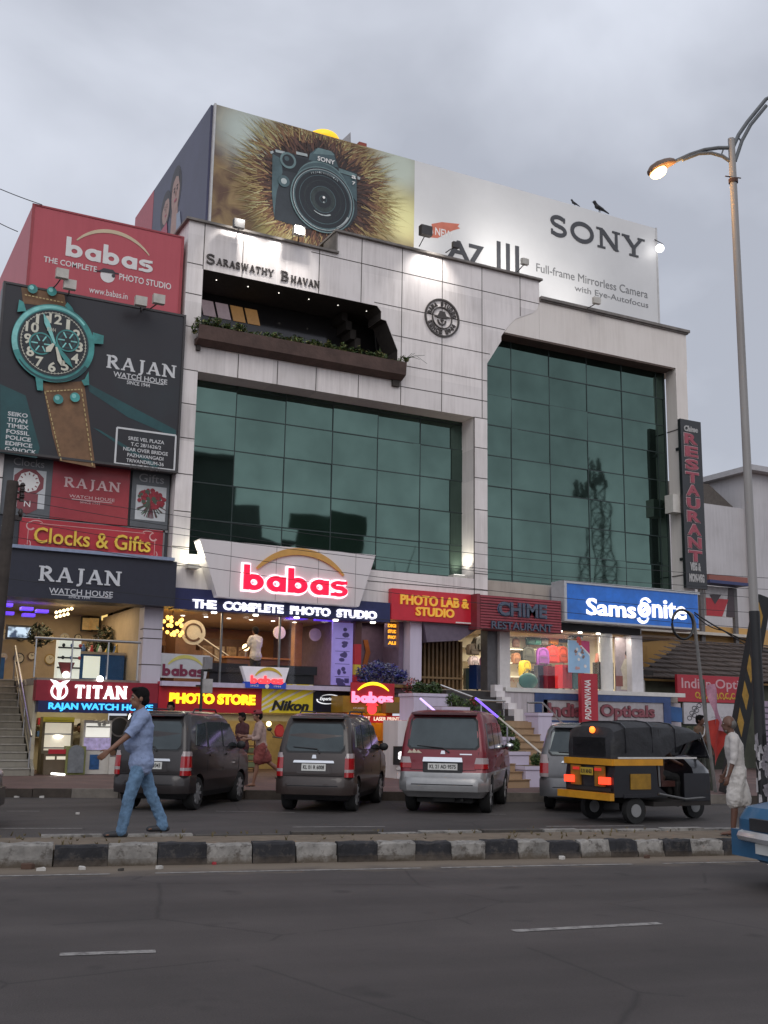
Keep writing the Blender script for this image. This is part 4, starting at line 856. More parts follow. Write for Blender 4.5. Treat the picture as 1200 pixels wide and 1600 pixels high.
for k in range(n_):z_=r[2]+(k+.2)*(r[3]-r[2])/n_; q.box(r[0]+.02,r[1]-.02,Y0-.035,Y0-.001,z_,z_+.05)
q.build('rib',M('rib_light',(.31,.05,.065),.5,.2),t)
q=MB(); tpx(q,'CHIME',778,961,853,21,Y0-.05,.05,0,.03); tpx(q,'RESTAURANT',767,982,862,12,Y0-.05,.05,0,.02); q.build('lettering',M('letter_dullblue',(.035,.05,.09),.35,.3,5,coat=.5),t)
q=MB(); tpx(q,'CHIME',777,962,854.5,22.5,Y0-.036,.012,0,.05); q.build('letter_edge',M('letter_edge_blue',(.12,.2,.32),.4),t)
Y0=-.6; r=rect(884,911,1092,982,Y0); t=sign('shop_sign','bright blue lit sign with bold white lower case letters and a pale frame',loc=((r[0]+r[1])/2,Y0,r[2]))
q=MB(); q.box(r[0],r[1],Y0,.0,r[2],r[3]); q.build('panel',M('lit_blue',(.006,.1,.42),.3,.45,1.6,emit=.32,ecol=(.004,.09,.36)),t)
q=MB(); q.box(r[0]-.1,r[1]+.06,Y0-.05,.05,r[3]+.002,r[3]+.09); q.box(r[0]-.1,r[0]-.002,Y0-.05,.05,r[2]-.06,r[3]); q.box(r[0],r[1],Y0-.03,.05,r[2]-.06,r[2]-.002); q.build('frame',M('frame_pale',(.45,.46,.48),.4,.1),t)
q=MB(); tpx(q,'Sams',916,961,993,27,Y0,.04,0,.018); x0,z0=P(1019,965,Y0); q.text('nite',x0,XAT(1072,Y0,z0),z0+.0,z0+.62,Y0,.04,0,.018)
cx,cz=P(1006,953,Y0); q.k=0; q.arcband(cx,cz,.2,.18,0,360,.14,.14,Y0-.001,.04,0,40); q.arcband(cx+.06,cz+.2,.2,.18,20,170,.1,.05,Y0-.002,.04); q.arcband(cx-.06,cz-.22,.22,.2,200,350,.12,.05,Y0-.003,.04); q.bar(cx-.16,cz-.1,cx+.16,cz+.1,.1,Y0-.004,.04)
q.build('lettering',lit('glow_white',(1,1,1),1.15),t)
Y0=-.3; x0,z1=P(1063,660,Y0); z1=P(1080,657,Y0)[1]; z0=P(1092,920,Y0)[1]; x1=XAT(1105.5,Y0,z0)
t=sign('vertical_sign','tall black upright sign with a column of outlined pink capitals',loc=((x0+x1)/2,Y0,z0))
q=MB(); q.box(x0,x1,Y0,Y0+.14,z0,z1); q.box(x0+.1,x0+.2,Y0+.141,.1,z0+1,z0+1.1); q.box(x0+.1,x0+.2,Y0+.141,.1,z1-1.1,z1-1); q.bevel(.02,1); q.build('box',M('box_black',(.014,.014,.016),.35,.2),t)
ww=x1-x0; hh=z1-z0
q=MB(); e_=MB()
for k,ch in enumerate('RESTAURANT'):
 zt=z1-hh*(.075+.0775*(k+.12)); zb_=zt-hh*.062; xm=x0+ww*.47
 q.text(ch,xm-.3,xm+.3,zb_,zt,Y0-.014,.02,0,.04); e_.text(ch,xm-.33,xm+.33,zb_-.025,zt+.025,Y0-.001,.01,0,.07)
q.build('lettering',M('letter_pink',(.33,.06,.085),.5,.2),t); e_.build('letter_edge',M('edge_pale',(.45,.32,.33),.5),t)
q=MB(); q.text('Chime',x0+.15,x1-.17,z1-.44,z1-.22,Y0,.02,0,.05,.2); q.text('VEG &',x0+.2,x1-.28,z0+.62,z0+.92,Y0,.02,0,.06); q.text('NON-VEG',x0+.14,x1-.14,z0+.22,z0+.52,Y0,.02,0,.06); q.build('small_lettering',M('letter_dirty_white',(.4,.39,.38),.6,.3,8),t)
Y0=-.35; A=[P(378,1041,Y0),P(452,1043,Y0),P(446,1077,Y0),P(384,1074,Y0)]
zt,zl=(A[0][1]+A[1][1])/2,(A[2][1]+A[3][1])/2; zm=zl+.17
t=sign('small_sign','small white trapezoid sign with a red word and blue base, above the yellow sign',loc=((A[0][0]+A[1][0])/2,Y0,zl))
q=MB(); q.prism([(A[0][0],zt),(A[1][0],zt),(A[2][0]-.02,zm),(A[3][0]+.02,zm)],Y0,-.14); q.build('panel',M('lit_white',(.72,.68,.72),.4,.08,emit=.12),t)
q=MB(); q.prism([(A[3][0]-.02,zm-.003),(A[2][0]+.02,zm-.003),(A[2][0],zl),(A[3][0],zl)],Y0-.01,-.13); q.build('base_band',M('band_blue',(.02,.06,.38),.4,.1,emit=.2),t)
q=MB(); x0,z0=P(391,1068,Y0); blob(q,x0,XAT(442,Y0,z0),z0,P(391,1055,Y0)[1],Y0,.03,0,.06); q.build('lettering',MATS['glow_red'],t)
q=MB(); crescent_px(q,(399,1055),(440,1057),(415,1045),.09,Y0,.02); q.build('arch',M('arch_yellow',(.62,.45,.05),.5),t)
q=MB(); tpx(q,'SINCE',391,1072.5,404,3,Y0-.011,.005); tpx(q,'1944',428,1074,439,3,Y0-.011,.005); x_,z_=P(417,1072.5,Y0); q.disc(x_,z_,.06,Y0-.011,.005); q.build('small_lettering',WHT,t)
Y0=.05; r=rect(250,1020,327,1061,Y0); t=sign('glass_sign','pale frosted sign with a dark maroon word, behind the slim lamp post',loc=((r[0]+r[1])/2,Y0,r[2]))
q=MB(); q.prism([(r[0],r[2]),(r[1]-.1,r[2]),(r[1],r[3]-.02),(r[0],r[3])],Y0,Y0+.06); q.build('panel',M('frosted',(.42,.42,.44),.3,.12,emit=.05),t)
q=MB(); x0,z0=P(253,1056,Y0); blob(q,x0,XAT(318,Y0,z0),z0,P(253,1037,Y0)[1],Y0,.02,0,.03); q.build('lettering',M('letter_maroon',(.16,.02,.05),.4),t)
q=MB(); crescent_px(q,(263,1036),(316,1042),(285,1026),.1,Y0,.015); q.build('arch',M('arch_olive',(.5,.45,.12),.5),t)
# ---- lettering and round emblem on the cladding
BRZ=M('bronze_letter',(.06,.05,.045),.4,.2,metal=.3)
t=sign('wall_lettering','dark raised building name in small serif capitals on the floodlit white cladding',loc=(6,0,14.6))
q=MB()
for a,b in((('S',322,411,335,15),('ARASWATHY',338,413.5,427,10.5)),(('B',438.5,438,451,15),('HAVAN',454,441,498.5,10.5))):
 for w,px,py,pe,h in(a,b):tpx(q,w,px,py,pe,h,-.006,.03,fn='glyphs',w=.17)
q.build('lettering',BRZ,t)
t=sign('round_emblem','round black ring emblem with a hatted head on the white cladding','emblem',(10.9,0,14.2))
q=MB(); cx,cz=P(690.5,497,-.01); R_=.62
q.arcband(cx,cz,R_,R_,0,360,.06,.06,-.006,.04,0,48); q.arcband(cx,cz,.36,.36,0,360,.035,.035,-.007,.04,0,40)
for word,a0,a1 in(('BABA STUDIO',165,15),('SINCE 1944',205,335)):
 n_=len(word)
 for k,ch in enumerate(word):
  if ch==' ':continue
  a=math.radians(a0+(a1-a0)*k/(n_-1)); u,v=cx+.48*math.cos(a),cz+.48*math.sin(a); rot=a-PI/2 if a0<180 else a+PI/2
  T=Matrix.Translation((u,-.008,v))@Matrix.Rotation(-rot,4,'Y')
  q.text(ch,-.05,.05,-.075,.075,0,.03,0,.04,0,T)
q.prism([(cx-.3,cz+.02),(cx-.1,cz+.08),(cx+.1,cz+.09),(cx+.3,cz+.06),(cx+.18,cz+.0),(cx-.12,cz-.02)],-.04,-.009)
q.prism([(cx-.16,cz+.07),(cx+.15,cz+.09),(cx+.1,cz+.22),(cx-.08,cz+.23)],-.041,-.0085); q.arcband(cx-.01,cz-.1,.14,.13,170,370,.05,.05,-.0095,.03); q.bar(cx-.06,cz-.07,cx+.06,cz-.06,.03,-.01,.03); q.prism([(cx-.05,cz-.1),(cx+.05,cz-.1),(cx+.0,cz-.16)],-.04,-.011)
q.build('ring',BRZ,t)
# ---- rooftop billboard with the camera picture
Y0=1.3
x0,z1=P(338,163,Y0); x1,z0=XAT(1024,Y0,z1),15.6; xm=XAT(648,Y0,z1)
t=sign('rooftop_billboard','huge rooftop billboard with a camera in brown bristles and a white text panel','billboard',((x0+x1)/2,Y0,15.7))
def bristle_mat(spots):
 """printed background: brown ground with out of focus pale and golden glows"""
 m=bpy.data.materials.new('picture_print'); m.use_nodes=True; n=m.node_tree.nodes; l=m.node_tree.links; b=n['Principled BSDF']
 tcx=n.new('ShaderNodeTexCoord'); z=n.new('ShaderNodeTexNoise'); z.inputs['Scale'].default_value=1.3; z.inputs['Detail'].default_value=6; z.inputs['Distortion'].default_value=.8; l.new(tcx.outputs['Object'],z.inputs['Vector'])
 r=n.new('ShaderNodeValToRGB'); e=r.color_ramp.elements; e[0].position=.35; e[0].color=(.12,.06,.035,1); e[1].position=.66; e[1].color=(.34,.23,.1,1)
 l.new(z.outputs[0],r.inputs[0]); c=r.outputs[0]
 for(px_,py_,rad,colr)in spots:
  vd=n.new('ShaderNodeVectorMath'); vd.operation='DISTANCE'; l.new(tcx.outputs['Object'],vd.inputs[0]); vd.inputs[1].default_value=(px_,Y0,py_)
  mr_=n.new('ShaderNodeMapRange'); mr_.interpolation_type='SMOOTHSTEP'; mr_.inputs['From Min'].default_value=rad; mr_.inputs['From Max'].default_value=rad*.15; l.new(vd.outputs['Value'],mr_.inputs['Value'])
  mx_=n.new('ShaderNodeMix'); mx_.data_type='RGBA'; l.new(mr_.outputs[0],mx_.inputs[0]); l.new(c,mx_.inputs[6]); mx_.inputs[7].default_value=(*colr,1); c=mx_.outputs[2]
 l.new(c,b.inputs['Base Color']); b.inputs['Roughness'].default_value=.5; return m
def gl(px_,py_):a,b=P(px_,py_,Y0); return a,b
_sp=[(*gl(385,205),1.7,(.5,.56,.5)),(*gl(625,262),1.6,(.5,.55,.46)),(*gl(628,338),1.5,(.66,.62,.3)),(*gl(430,360),1.0,(.4,.34,.12))]
q=MB(); q.box(x0,xm,Y0,Y0+.12,z0,z1); pic=q.build('picture',bristle_mat([(a_,b_,c_,d_)for a_,b_,c_,d_ in _sp]),t); pic.location=(0,0,0); pic.location=-t.location
q=MB(); q.box(xm+.002,x1,Y0,Y0+.12,z0,z1); q.build('panel',M('board_white_print',(.66,.65,.64),.45,.06,.6),t)
q=MB()
for a in(x0-.06,x1):q.box(a,a+.06,Y0-.03,Y0+.15,z0,z1+.02)
for k in range(9):
 xx=x0+.5+k*(x1-x0-1)/8; q.tube([(xx,Y0+.2,z0),(xx,Y0+.2,z1-.05)],.05,6); q.tube([(xx,Y0+.2,z1-.6),(xx,Y0+3,z0)],.04,6)
q.build('frame',M('frame_white',(.55,.54,.53),.5),t)
q=MB(); q.box(x0-.14,x0-.062,Y0+.1,Y0+9.1,z0,z1); q.build('side_panel',M('side_indigo',(.05,.052,.105),.45,.25,.5),t)
q=MB(); q.box(x0-.146,x0-.141,7.8,Y0+9.1,z0,z1); q.build('side_red',M('side_red_print',(.42,.05,.07),.45,.15),t)
SKP=M('print_skin',(.42,.27,.22),.5,.15); HRP=M('print_hair',(.03,.025,.03),.5); PNK=M('print_pink',(.45,.08,.13),.5)
q=MB(); xs_=x0-.142
def sd(cy,cz,ry,rz,m,d):q.xprism([(cy+ry*math.cos(k*PI/12),cz+rz*math.sin(k*PI/12))for k in range(24)],xs_-d-.001,xs_-d,m)
sd(4.95,19.25,.72,.95,1,.002); q.xprism([(4.6,18.9),(5.2,18.9),(5.3,17.6),(4.4,17.6)],xs_-.004,xs_-.003,0); sd(4.88,19.2,.46,.74,0,.006); q.xprism([(5.45,19.3),(5.3,19.95),(4.85,20.1),(4.5,19.85),(4.45,19.3),(4.62,19.7),(4.9,19.82),(5.2,19.7)],xs_-.009,xs_-.008,1)
sd(6.05,19.05,.62,.72,1,.010); sd(6.0,19.02,.42,.5,0,.012); q.xprism([(6.45,19.1),(6.3,19.55),(5.9,19.62),(5.6,19.3),(5.8,19.4),(6.1,19.42)],xs_-.015,xs_-.014,1); q.xprism([(5.4,17.3),(6.9,17.3),(6.6,18.45),(5.75,18.5)],xs_-.017,xs_-.016,2); q.xprism([(3.9,17.4),(4.5,17.4),(4.6,18.3),(4.2,18.25)],xs_-.0175,xs_-.0165,3)
for cy,cz,s_ in((4.86,19.28,1.0),(5.98,19.1,.75)):
 for d in(-.17,.15):sd(cy+d*s_,cz,.07*s_,.04*s_,1,.019); sd(cy+d*s_,cz+.12*s_,.1*s_,.022*s_,1,.0195)
 sd(cy-.01,cz-.37*s_,.14*s_,.05*s_,2,.019); sd(cy-.01,cz-.12*s_,.05*s_,.1*s_,4,.0185)
q.build('printed_portrait',[SKP,HRP,PNK,M('print_lightblue',(.3,.36,.45),.5),M('print_skin_shade',(.34,.2,.16),.5)],t)
cx,cz=P(497,296,Y0); q=MB(); rr=random.Random(9)
cols=[(.03,.016,.013),(.055,.028,.02),(.115,.05,.032),(.22,.115,.055),(.34,.25,.1),(.44,.4,.2)]
q.disc(cx,cz,1.95,Y0-.001,.002,0,40,1.75)
for k in range(1500):
 a=rr.uniform(0,2*PI); base=rr.uniform(1.1,2.15); ln=rr.uniform(.5,1.05); ci=min(5,int(max(0,(base+ln-1.85)/1.15*5+rr.uniform(-.9,.9))))
 b2=a+rr.uniform(-.18,.18); w_=rr.uniform(.012,.035); sq=.93
 p0=Vector((cx+base*math.cos(a),cz+base*math.sin(a)*sq)); tip=Vector((cx+(base+ln)*math.cos(b2),cz+(base+ln)*math.sin(b2)*sq)); mid=(p0+tip)/2+Vector((rr.uniform(-.05,.05),rr.uniform(-.05,.05)))
 d=(tip-p0).normalized(); n_=Vector((-d.y,d.x))*w_
 cl=lambda v:(min(max(v.x,x0+.02),xm-.02),min(max(v.y,z0),z1-.02))
 yy=Y0-.004-.02*k/1500
 A=[cl(p0-n_),cl(mid-n_*.8),cl(tip),cl(mid+n_*.8),cl(p0+n_)]
 q.poly([(u,yy,v)for u,v in A],ci)
for k in range(420):
 a=rr.uniform(0,2*PI); base=rr.uniform(1.9,2.5); ln=rr.uniform(.5,1.2); b2=a+rr.uniform(-.12,.12); w_=rr.uniform(.006,.016)
 p0=Vector((cx+base*math.cos(a),cz+base*math.sin(a)*.93)); tip=Vector((cx+(base+ln)*math.cos(b2),cz+(base+ln)*math.sin(b2)*.93)); d=(tip-p0).normalized(); n_=Vector((-d.y,d.x))*w_
 q.poly([(u,Y0-.025-.004*k/420,v)for u,v in[cl(p0-n_),cl(tip),cl(p0+n_)]],rr.choice((3,4,4,5)))
q.build('printed_bristles',[M('bristle_%d'%i,c,.5,.2,5)for i,c in enumerate(cols)],t)
Yc=Y0-.03; LL=[0.0]
def lc():LL[0]+=.002; return Yc-LL[0]
q=MB()
def cp(pts,m):q.lay([P(400+a/6,200+b/6,Y0)for a,b in pts],lc(),.0015,m)
cp([(150,235),(180,200),(270,225),(370,255),(490,285),(500,240),(590,185),(730,235),(770,375),(940,425),(945,820),(870,930),(700,985),(430,940),(170,860),(145,600)],0)
cp([(150,245),(230,290),(245,420),(190,600),(165,840),(145,620)],1); cp([(240,255),(480,300),(470,350),(400,430),(250,400)],4)
cp([(500,250),(560,195),(720,240),(768,378),(620,340),(490,305)],1); cp([(530,245),(575,190),(700,222),(735,262)],2)
cp([(770,380),(940,440),(935,470),(770,420)],2); cp([(775,430),(935,480),(940,700),(890,640),(830,520)],1)
cp([(175,205),(265,228),(270,250),(180,232)],3); cp([(370,225),(475,250),(478,275),(372,252)],3); cp([(125,225),(155,218),(160,240),(135,250)],3); cp([(945,455),(972,470),(968,490),(945,488)],3)
for(a,b,r_)in((295,310,.28),):
 u,v=P(400+a/6,200+b/6,Y0); q.disc(u,v,r_,lc(),.0015,2,28); q.disc(u,v,r_*.72,lc(),.0015,4,28); q.disc(u-.05,v+.05,r_*.3,lc(),.0015,1,20)
u,v=P(400+255/6,200+505/6,Y0); q.disc(u,v,.2,lc(),.0015,1,24); q.disc(u,v,.1,lc(),.0015,3,24)
u,v=P(400+618/6,200+680/6,Y0)
q.disc(u-.02,v+.38,.95,lc(),.0015,2,48); q.disc(u-.02,v+.3,.97,lc(),.0015,1,48)
for r_,m in((1.14,2),(1.1,0),(1.05,3),(1.03,1),(.98,4),(.84,1),(.82,4),(.66,5),(.64,4),(.46,1),(.44,5),(.3,0),(.28,4),(.13,1),(.11,4)):q.disc(u,v,r_,lc(),.0015,m,52)
q.arcband(u,v,.55,.55,235,300,.02,.05,lc(),.0015,3); q.arcband(u,v,1.0,1.0,300,335,.02,.07,lc(),.0015,3); q.disc(u+.02,v+.07,.045,lc(),.0015,6,16); q.disc(u+.02,v-.1,.03,lc(),.0015,3,12)
yy=lc()
u2,v2=P(400+565/6,200+300/6,Y0); q.text('SONY',u2,u2+.62,v2-.06,v2+.1,yy,.002,6,.02); q.text('a',u+1.0,u+1.16,v+1.0,v+1.12,yy,.002,6,.02); q.text('7',u+1.02,u+1.14,v+.78,v+.9,yy,.002,6,.02)
for k in range(14):
 a=math.radians(118-k*4.6); T=Matrix.Translation((u+.92*math.cos(a),yy,v+.92*math.sin(a)))@Matrix.Rotation(-(a-PI/2),4,'Y'); q.text('FE28-70OSSM 35'[k]if 'FE28-70OSSM 35'[k]!=' ' else '-',-.025,.025,-.03,.03,0,.001,3,0,0,T)
q.build('printed_camera',[M('cam_black',(.022,.027,.032),.4,.3,2),M('cam_slate',(.06,.1,.11),.4,.35,2),M('cam_teal',(.13,.2,.205),.4,.3,2),M('cam_silver',(.36,.4,.4),.4,.2,3),M('cam_dark',(.012,.014,.017),.3),M('lens_deep',(.03,.04,.038),.25,.4,4),WHT],t)
q=MB(); tpx(q,'SONY',860,366,1006,31,Y0,.02,fn='glyphs',w=.2); tpx(q,'A7',699,401,756,29,Y0,.02,0,.03); 
for k in range(3):xa,za=P(776+k*14.5,418+k*3.5,Y0); xb=XAT(782+k*14.5,Y0,za); q.box(xa,xb,Y0-.02,Y0-.001,za,za+1.0)
q.build('lettering',M('print_charcoal',(.05,.05,.055),.5),t)
q=MB(); tpx(q,'Full-frame Mirrorless Camera',838,424,1012,13,Y0,.01); tpx(q,'with Eye-Autofocus',898,457,1013,12,Y0,.01); q.build('small_lettering',M('print_grey',(.2,.2,.2),.5),t)
q=MB(); xa,za=P(674,367,Y0); q.lay([P(a,b,Y0)for a,b in((674,350),(690,347),(718,350),(715,354),(719,357),(708,360),(695,366),(684,372),(672,371),(677,364))],Y0-.002,.002); q.build('brush_mark',M('brush_coral',(.55,.16,.1),.5,.15),t)
q=MB(); tpx(q,'NEW',680,367,707,12,Y0-.006,.004,0,.01); q.build('mark_lettering',WHT,t)
# === SHOP INTERIORS (parts of the building) AND WHAT STANDS IN THEM
def room_light(x,y,z,w,d,power,color,par):
 return lamp('AREA',(x,y,z),power,color,w,(x,y,z-1),parent=par,sy=d,name='ceiling_light')
ORW=M('orange_wood',(.36,.17,.055),.5,.3,3); BRW=M('brown_wood',(.12,.06,.03),.5,.3,3); BEI=M('beige_wall',(.5,.4,.27),.7,.15)
CEI2=M('showroom_ceiling',(.42,.32,.22),.7,.15); VIOL=M('violet_wall',(.16,.115,.17),.6,.25)
CREAM=M('cream_wall',(.66,.6,.46),.7,.12); WHITEW=streaky('white_wall',(.66,.62,.62),(.36,.32,.31),.6,.6); LIL=streaky('white_violet_lit',(.56,.5,.62),(.36,.32,.38),.6,.5)  # lilac tone is white with the violet light put into its colour
CLEAR=bpy.data.materials.new('clear_glass'); CLEAR.use_nodes=True
_n=CLEAR.node_tree.nodes; _l=CLEAR.node_tree.links; _n.remove(_n['Principled BSDF']); _g=_n.new('ShaderNodeBsdfGlossy'); _g.inputs['Roughness'].default_value=.02; _t=_n.new('ShaderNodeBsdfTransparent'); _x=_n.new('ShaderNodeMixShader'); _fr=_n.new('ShaderNodeFresnel'); _fr.inputs[0].default_value=1.35
_l.new(_fr.outputs[0],_x.inputs[0]); _l.new(_t.outputs[0],_x.inputs[1]); _l.new(_g.outputs[0],_x.inputs[2]); _l.new(_x.outputs[0],_n['Material Output'].inputs[0])
q=MB(); q.box(2.99,10.98,.1,8,2.44,2.62); q.box(10.985,21.2,.1,8,2.46,2.66); q.build('floor_slab',M('slab_tile',(.3,.24,.19),.25,.2),bld)
q=MB(); q.box(2.99,21.5,.25,8,4.67,4.74); q.build('showroom_ceiling',CEI2,bld)
q=MB(); q.box(3.0,8.85,6.5,6.62,2.62,4.66); q.box(3.0,3.08,.4,6.5,2.62,4.66); q.build('showroom_wall',ORW,bld)
q=MB(); q.box(8.8,8.9,.35,6.5,2.62,4.66); q.box(8.9,10.6,1.5,1.6,2.62,4.66); q.box(10.45,10.6,.4,1.5,2.62,4.66); q.build('entry_wall',VIOL,bld)
q=MB(); q.box(10.62,11.02,.0,.5,2.62,4.66); q.build('white_pillar',LIL,bld)
q=MB(); q.box(3.02,8.2,.3,.315,2.64,4.64); q.build('shop_glass',CLEAR,bld)
q=MB()
for x in(3.03,4.75,6.5,8.2):q.box(x-.025,x+.025,.27,.33,2.63,4.65)
q.build('glass_frame',STEEL,bld)
q=MB(); q.box(2.95,10.7,-.3,.12,2.5,2.625); q.build('balcony_edge',M('edge_violet',(.5,.44,.56),.5,.15),bld)
q=MB()
for z in(2.9,3.3,3.7):q.box(3.2,5.6,6.1,6.45,z,z+.05)
for x in(3.2,4.0,4.8,5.6):q.box(x,x+.06,6.1,6.45,2.62,4.0)
o=q.build('wall_shelves',BRW); tag(o,'brown wooden wall shelves with framed photos inside the glowing showroom','shelves')
rr=random.Random(6)
for k in range(9):
 x=3.3+(k%3)*.8+rr.uniform(0,.2); z=(2.96,3.36,3.76)[k//3]
 q=MB(); q.box(x,x+.38,6.08,6.12,z,z+.26); f=q.build('photo_frame',[M('frame_red',(.35,.05,.03),.5),M('frame_amber',(.5,.25,.06),.5),M('frame_dark',(.07,.04,.03),.5)][k%3])
 tag(f,'small framed picture standing on the brown shelves deep in the showroom','picture frame','framed pictures on the showroom shelves')
 q=MB(); q.box(x+.05,x+.33,6.07,6.079,z+.05,z+.21); q.build('picture',M('photo_tint',(.42,.3,.2),.4,.6,8),f)
t=thing('chandelier','cluster of glowing golden globes hanging at the left of the showroom','lamp',(3.6,1.2,4.6))
q=MB(); q.cyl((3.6,1.2,4.66),(3.6,1.2,4.4),.015); q.build('stem',BRW,t)
GLB=M('golden_globe',(1,.6,.12),.3,0,emit=2.2)
rr=random.Random(2)
for k in range(22):
 q=MB(); q.ball((3.6+rr.uniform(-.32,.32),1.2+rr.uniform(-.2,.2),4.25+rr.uniform(-.3,.25)),.055,0,8,6); q.build('globe',GLB,t,True)
t=thing('wall_fan','round pale wall disc with a spiral, beside the golden globes','wall decoration',(4.3,1.6,4.2))
q=MB(); q.cyl((4.35,1.62,4.1),(4.35,1.58,4.1),.36,None,28); q.build('disc',CREAM,t); q=MB(); q.arcband(4.35,4.1,.24,.24,0,320,.04,.07,1.575,.01); q.build('spiral',BRW,t)
t=thing('inner_stair','stair with a steel handrail rising inside the showroom','stairs',(5.8,4,2.62))
q=MB()
for k in range(9):q.box(4.7+k*.2,6.9,4.2,5.4,4.4-(k+1)*.19,4.4-k*.19-.02)if False else q.box(6.6-k*.22-.22,6.6-k*.22,4.2,5.3,2.62,2.62+(k+1)*.19)
q.build('step',BRW,t)
q=MB(); q.tube([(6.7,4.15,3.4),(4.7,4.15,4.6)],.035,8); q.tube([(6.7,4.15,3.1),(4.7,4.15,4.3)],.02,8); q.tube([(6.7,4.15,2.62),(6.7,4.15,3.4)],.025,8); q.build('handrail',STEEL,t)
t=thing('shop_counter','dark brown service counter at the back of the showroom','counter',(6.6,3,2.62))
q=MB(); q.box(5.9,8.0,3.0,3.5,2.62,3.5); q.build('base',BRW,t); q=MB(); q.box(5.85,8.05,2.95,3.55,3.503,3.56); q.build('top',ORW,t)
t=thing('globe_lamp','single warm glowing globe above the showroom counter','lamp',(6.55,3.3,3.6))
q=MB(); q.cyl((6.6,3.3,3.56),(6.6,3.3,3.75),.03); q.build('stem',STEEL,t); q=MB(); q.ball((6.6,3.3,3.86),.11); q.build('globe',lit('glow_warm',(1,.78,.42),3),t,True)
q=MB(); q.box(7.95,8.2,2.6,2.9,2.625,4.66); tag(q.build('wood_column',ORW),'orange wooden column inside the showroom near the violet poster','column')
for k,x in enumerate((7.25,8.45)):
 q=MB(); q.cyl((x,2.2,4.28),(x,2.16,4.28),.2,None,24); tag(q.build('wall_clock',CREAM),('pale round disc on the showroom wall left of the wooden column','pale round disc on the showroom wall right of the wooden column')[k],'wall decoration')
Y0=.22; r=rect(520,972,550,1071,Y0); t=sign('tall_poster','tall violet lit poster with small dark pictures at the showroom corner','poster',((r[0]+r[1])/2,Y0,r[2]))
q=MB(); q.box(r[0],r[1],Y0,Y0+.06,r[2],r[3]); q.build('panel',M('poster_violet',(.3,.25,.55),.4,.12,emit=.25,ecol=(.25,.18,.6)),t)
q=MB(); rr=random.Random(15); w_=r[1]-r[0]
for k in range(5):
 zc=r[3]-.28-k*.37
 for j in range(3):q.disc(r[0]+w_*rr.uniform(.35,.65),zc+rr.uniform(-.08,.08),rr.uniform(.05,.13),Y0-.002*j,.001,0,7,rr.uniform(.04,.1))
for x in(.22,.62):q.box(r[0]+w_*x,r[0]+w_*(x+.22),Y0-.004,Y0-.001,r[2]+.06,r[2]+.2)
for k in range(4):q.bar(r[0]+.1,r[3]-.47-k*.37,r[1]-.1,r[3]-.47-k*.37,.015,Y0,.003)
q.build('printed_picture',M('violet_dark',(.07,.05,.17),.5),t)
q=MB()
for k,(z0,z1,m)in enumerate(((2.63,3.0,0),(3.003,3.3,1),(3.303,3.9,0),(3.903,4.64,2))):q.box(8.87,9.08,.2,.34,z0,z1,m)
tag(q.build('corner_post',[SIGNRED,M('post_yellow',(.55,.42,.05),.5),M('post_dark',(.09,.03,.03),.5)]),'narrow red and yellow post beside the violet poster','post')
q=MB()
pts=[P(x,y,1.48)for x,y in((567,1000),(574,1000),(578,1020),(571,1045),(570,1078),(563,1078),(566,1040),(571,1018))]
q.prism(pts,1.44,1.48); tag(q.build('wavy_panel',M('wavy_orange',(.4,.13,.03),.5,.2)),'wavy orange panel on the dark violet entry wall','panel')
t=sign('led_sign','glowing amber text lines hanging in front of the violet entry wall',loc=(9.8,.9,3.6)); Y0=.6
q=MB(); r=rect(602,970,648,1013,Y0); q.box(r[0],r[1],Y0,Y0+.04,r[2],r[3]); q.build('panel',VIOL,t)
q=MB()
for k,(w,px,pw)in enumerate((('DIGITAL',606,26),('STUDIO OPEN',606,35),('PHOTO PRINTS',606,38),('ALBUM',606,26))):tpx(q,w,px,980+k*9,px+pw,5.5,Y0,.006,0,.06)
q.build('lettering',lit('glow_amber',(1,.42,.03),1.1),t)
q=MB()
for x0,x1 in((4.55,5.6),(6.5,7.75)):
 q=MB(); q.box(x0,x1,.6,1.05,2.625,2.95); q.box(x0-.05,x1+.05,.5,1.15,2.953,3.2); q.bevel(.03,2)
 tag(q.build('sofa',M('sofa_black',(.02,.02,.03),.4,.2)),'low black bench behind the balcony edge, %s of the small trapezoid sign'%('left' if x0<5 else 'right'),'bench')
room_light(5.6,3.2,4.6,4,4,75,(1,.72,.42),bld); room_light(7.8,.9,4.6,.6,.6,9,(.3,.2,1),bld); room_light(5.6,.8,4.6,4,.5,14,(1,.85,.65),bld)
lamp('POINT',(7.4,1.6,4.5),6,(.2,.1,1),.1,parent=bld); lamp('AREA',(9.75,.8,4.6),5,(1,.8,.7),.8,(9.75,.8,2),parent=bld)
lamp('AREA',(9.3,-.9,2.9),5,(.25,.15,1),.5,(9.6,-2.6,2.0),parent=bld)
# ---------------- low photo store room
q=MB(); q.box(3.0,8.7,3.2,3.3,.18,2.44); q.box(2.99,3.06,.3,3.2,.18,2.44); q.box(8.62,8.7,.3,3.2,.18,2.44); q.box(3.0,8.7,.05,.25,1.62,1.8); q.build('low_store_wall',M('store_wall',(.48,.38,.19),.7,.2),bld)
q=MB(); q.box(8.72,10.0,1.6,1.7,.18,2.44); q.box(9.95,10.05,.0,1.6,.18,2.44); q.build('photostat_wall',M('gold_wall',(.42,.24,.05),.6,.25),bld)
room_light(5.8,1.6,2.4,4,2,26,(1,.82,.5),bld); room_light(9.3,.7,2.4,1,.8,12,(1,.55,.15),bld)
t=thing('yellow_arch','round topped yellow cabinet behind the red capped man','cabinet',(5.1,1.5,.18))
q=MB(); q.prism([(4.75,.2),(5.5,.2),(5.5,1.2)]+[(5.125+.375*math.cos(a*PI/10),1.2+.375*math.sin(a*PI/10))for a in range(11)]+[(4.75,1.2)],1.4,1.8); q.build('body',M('arch_cabinet_yellow',(.6,.36,.02),.4,.15),t)
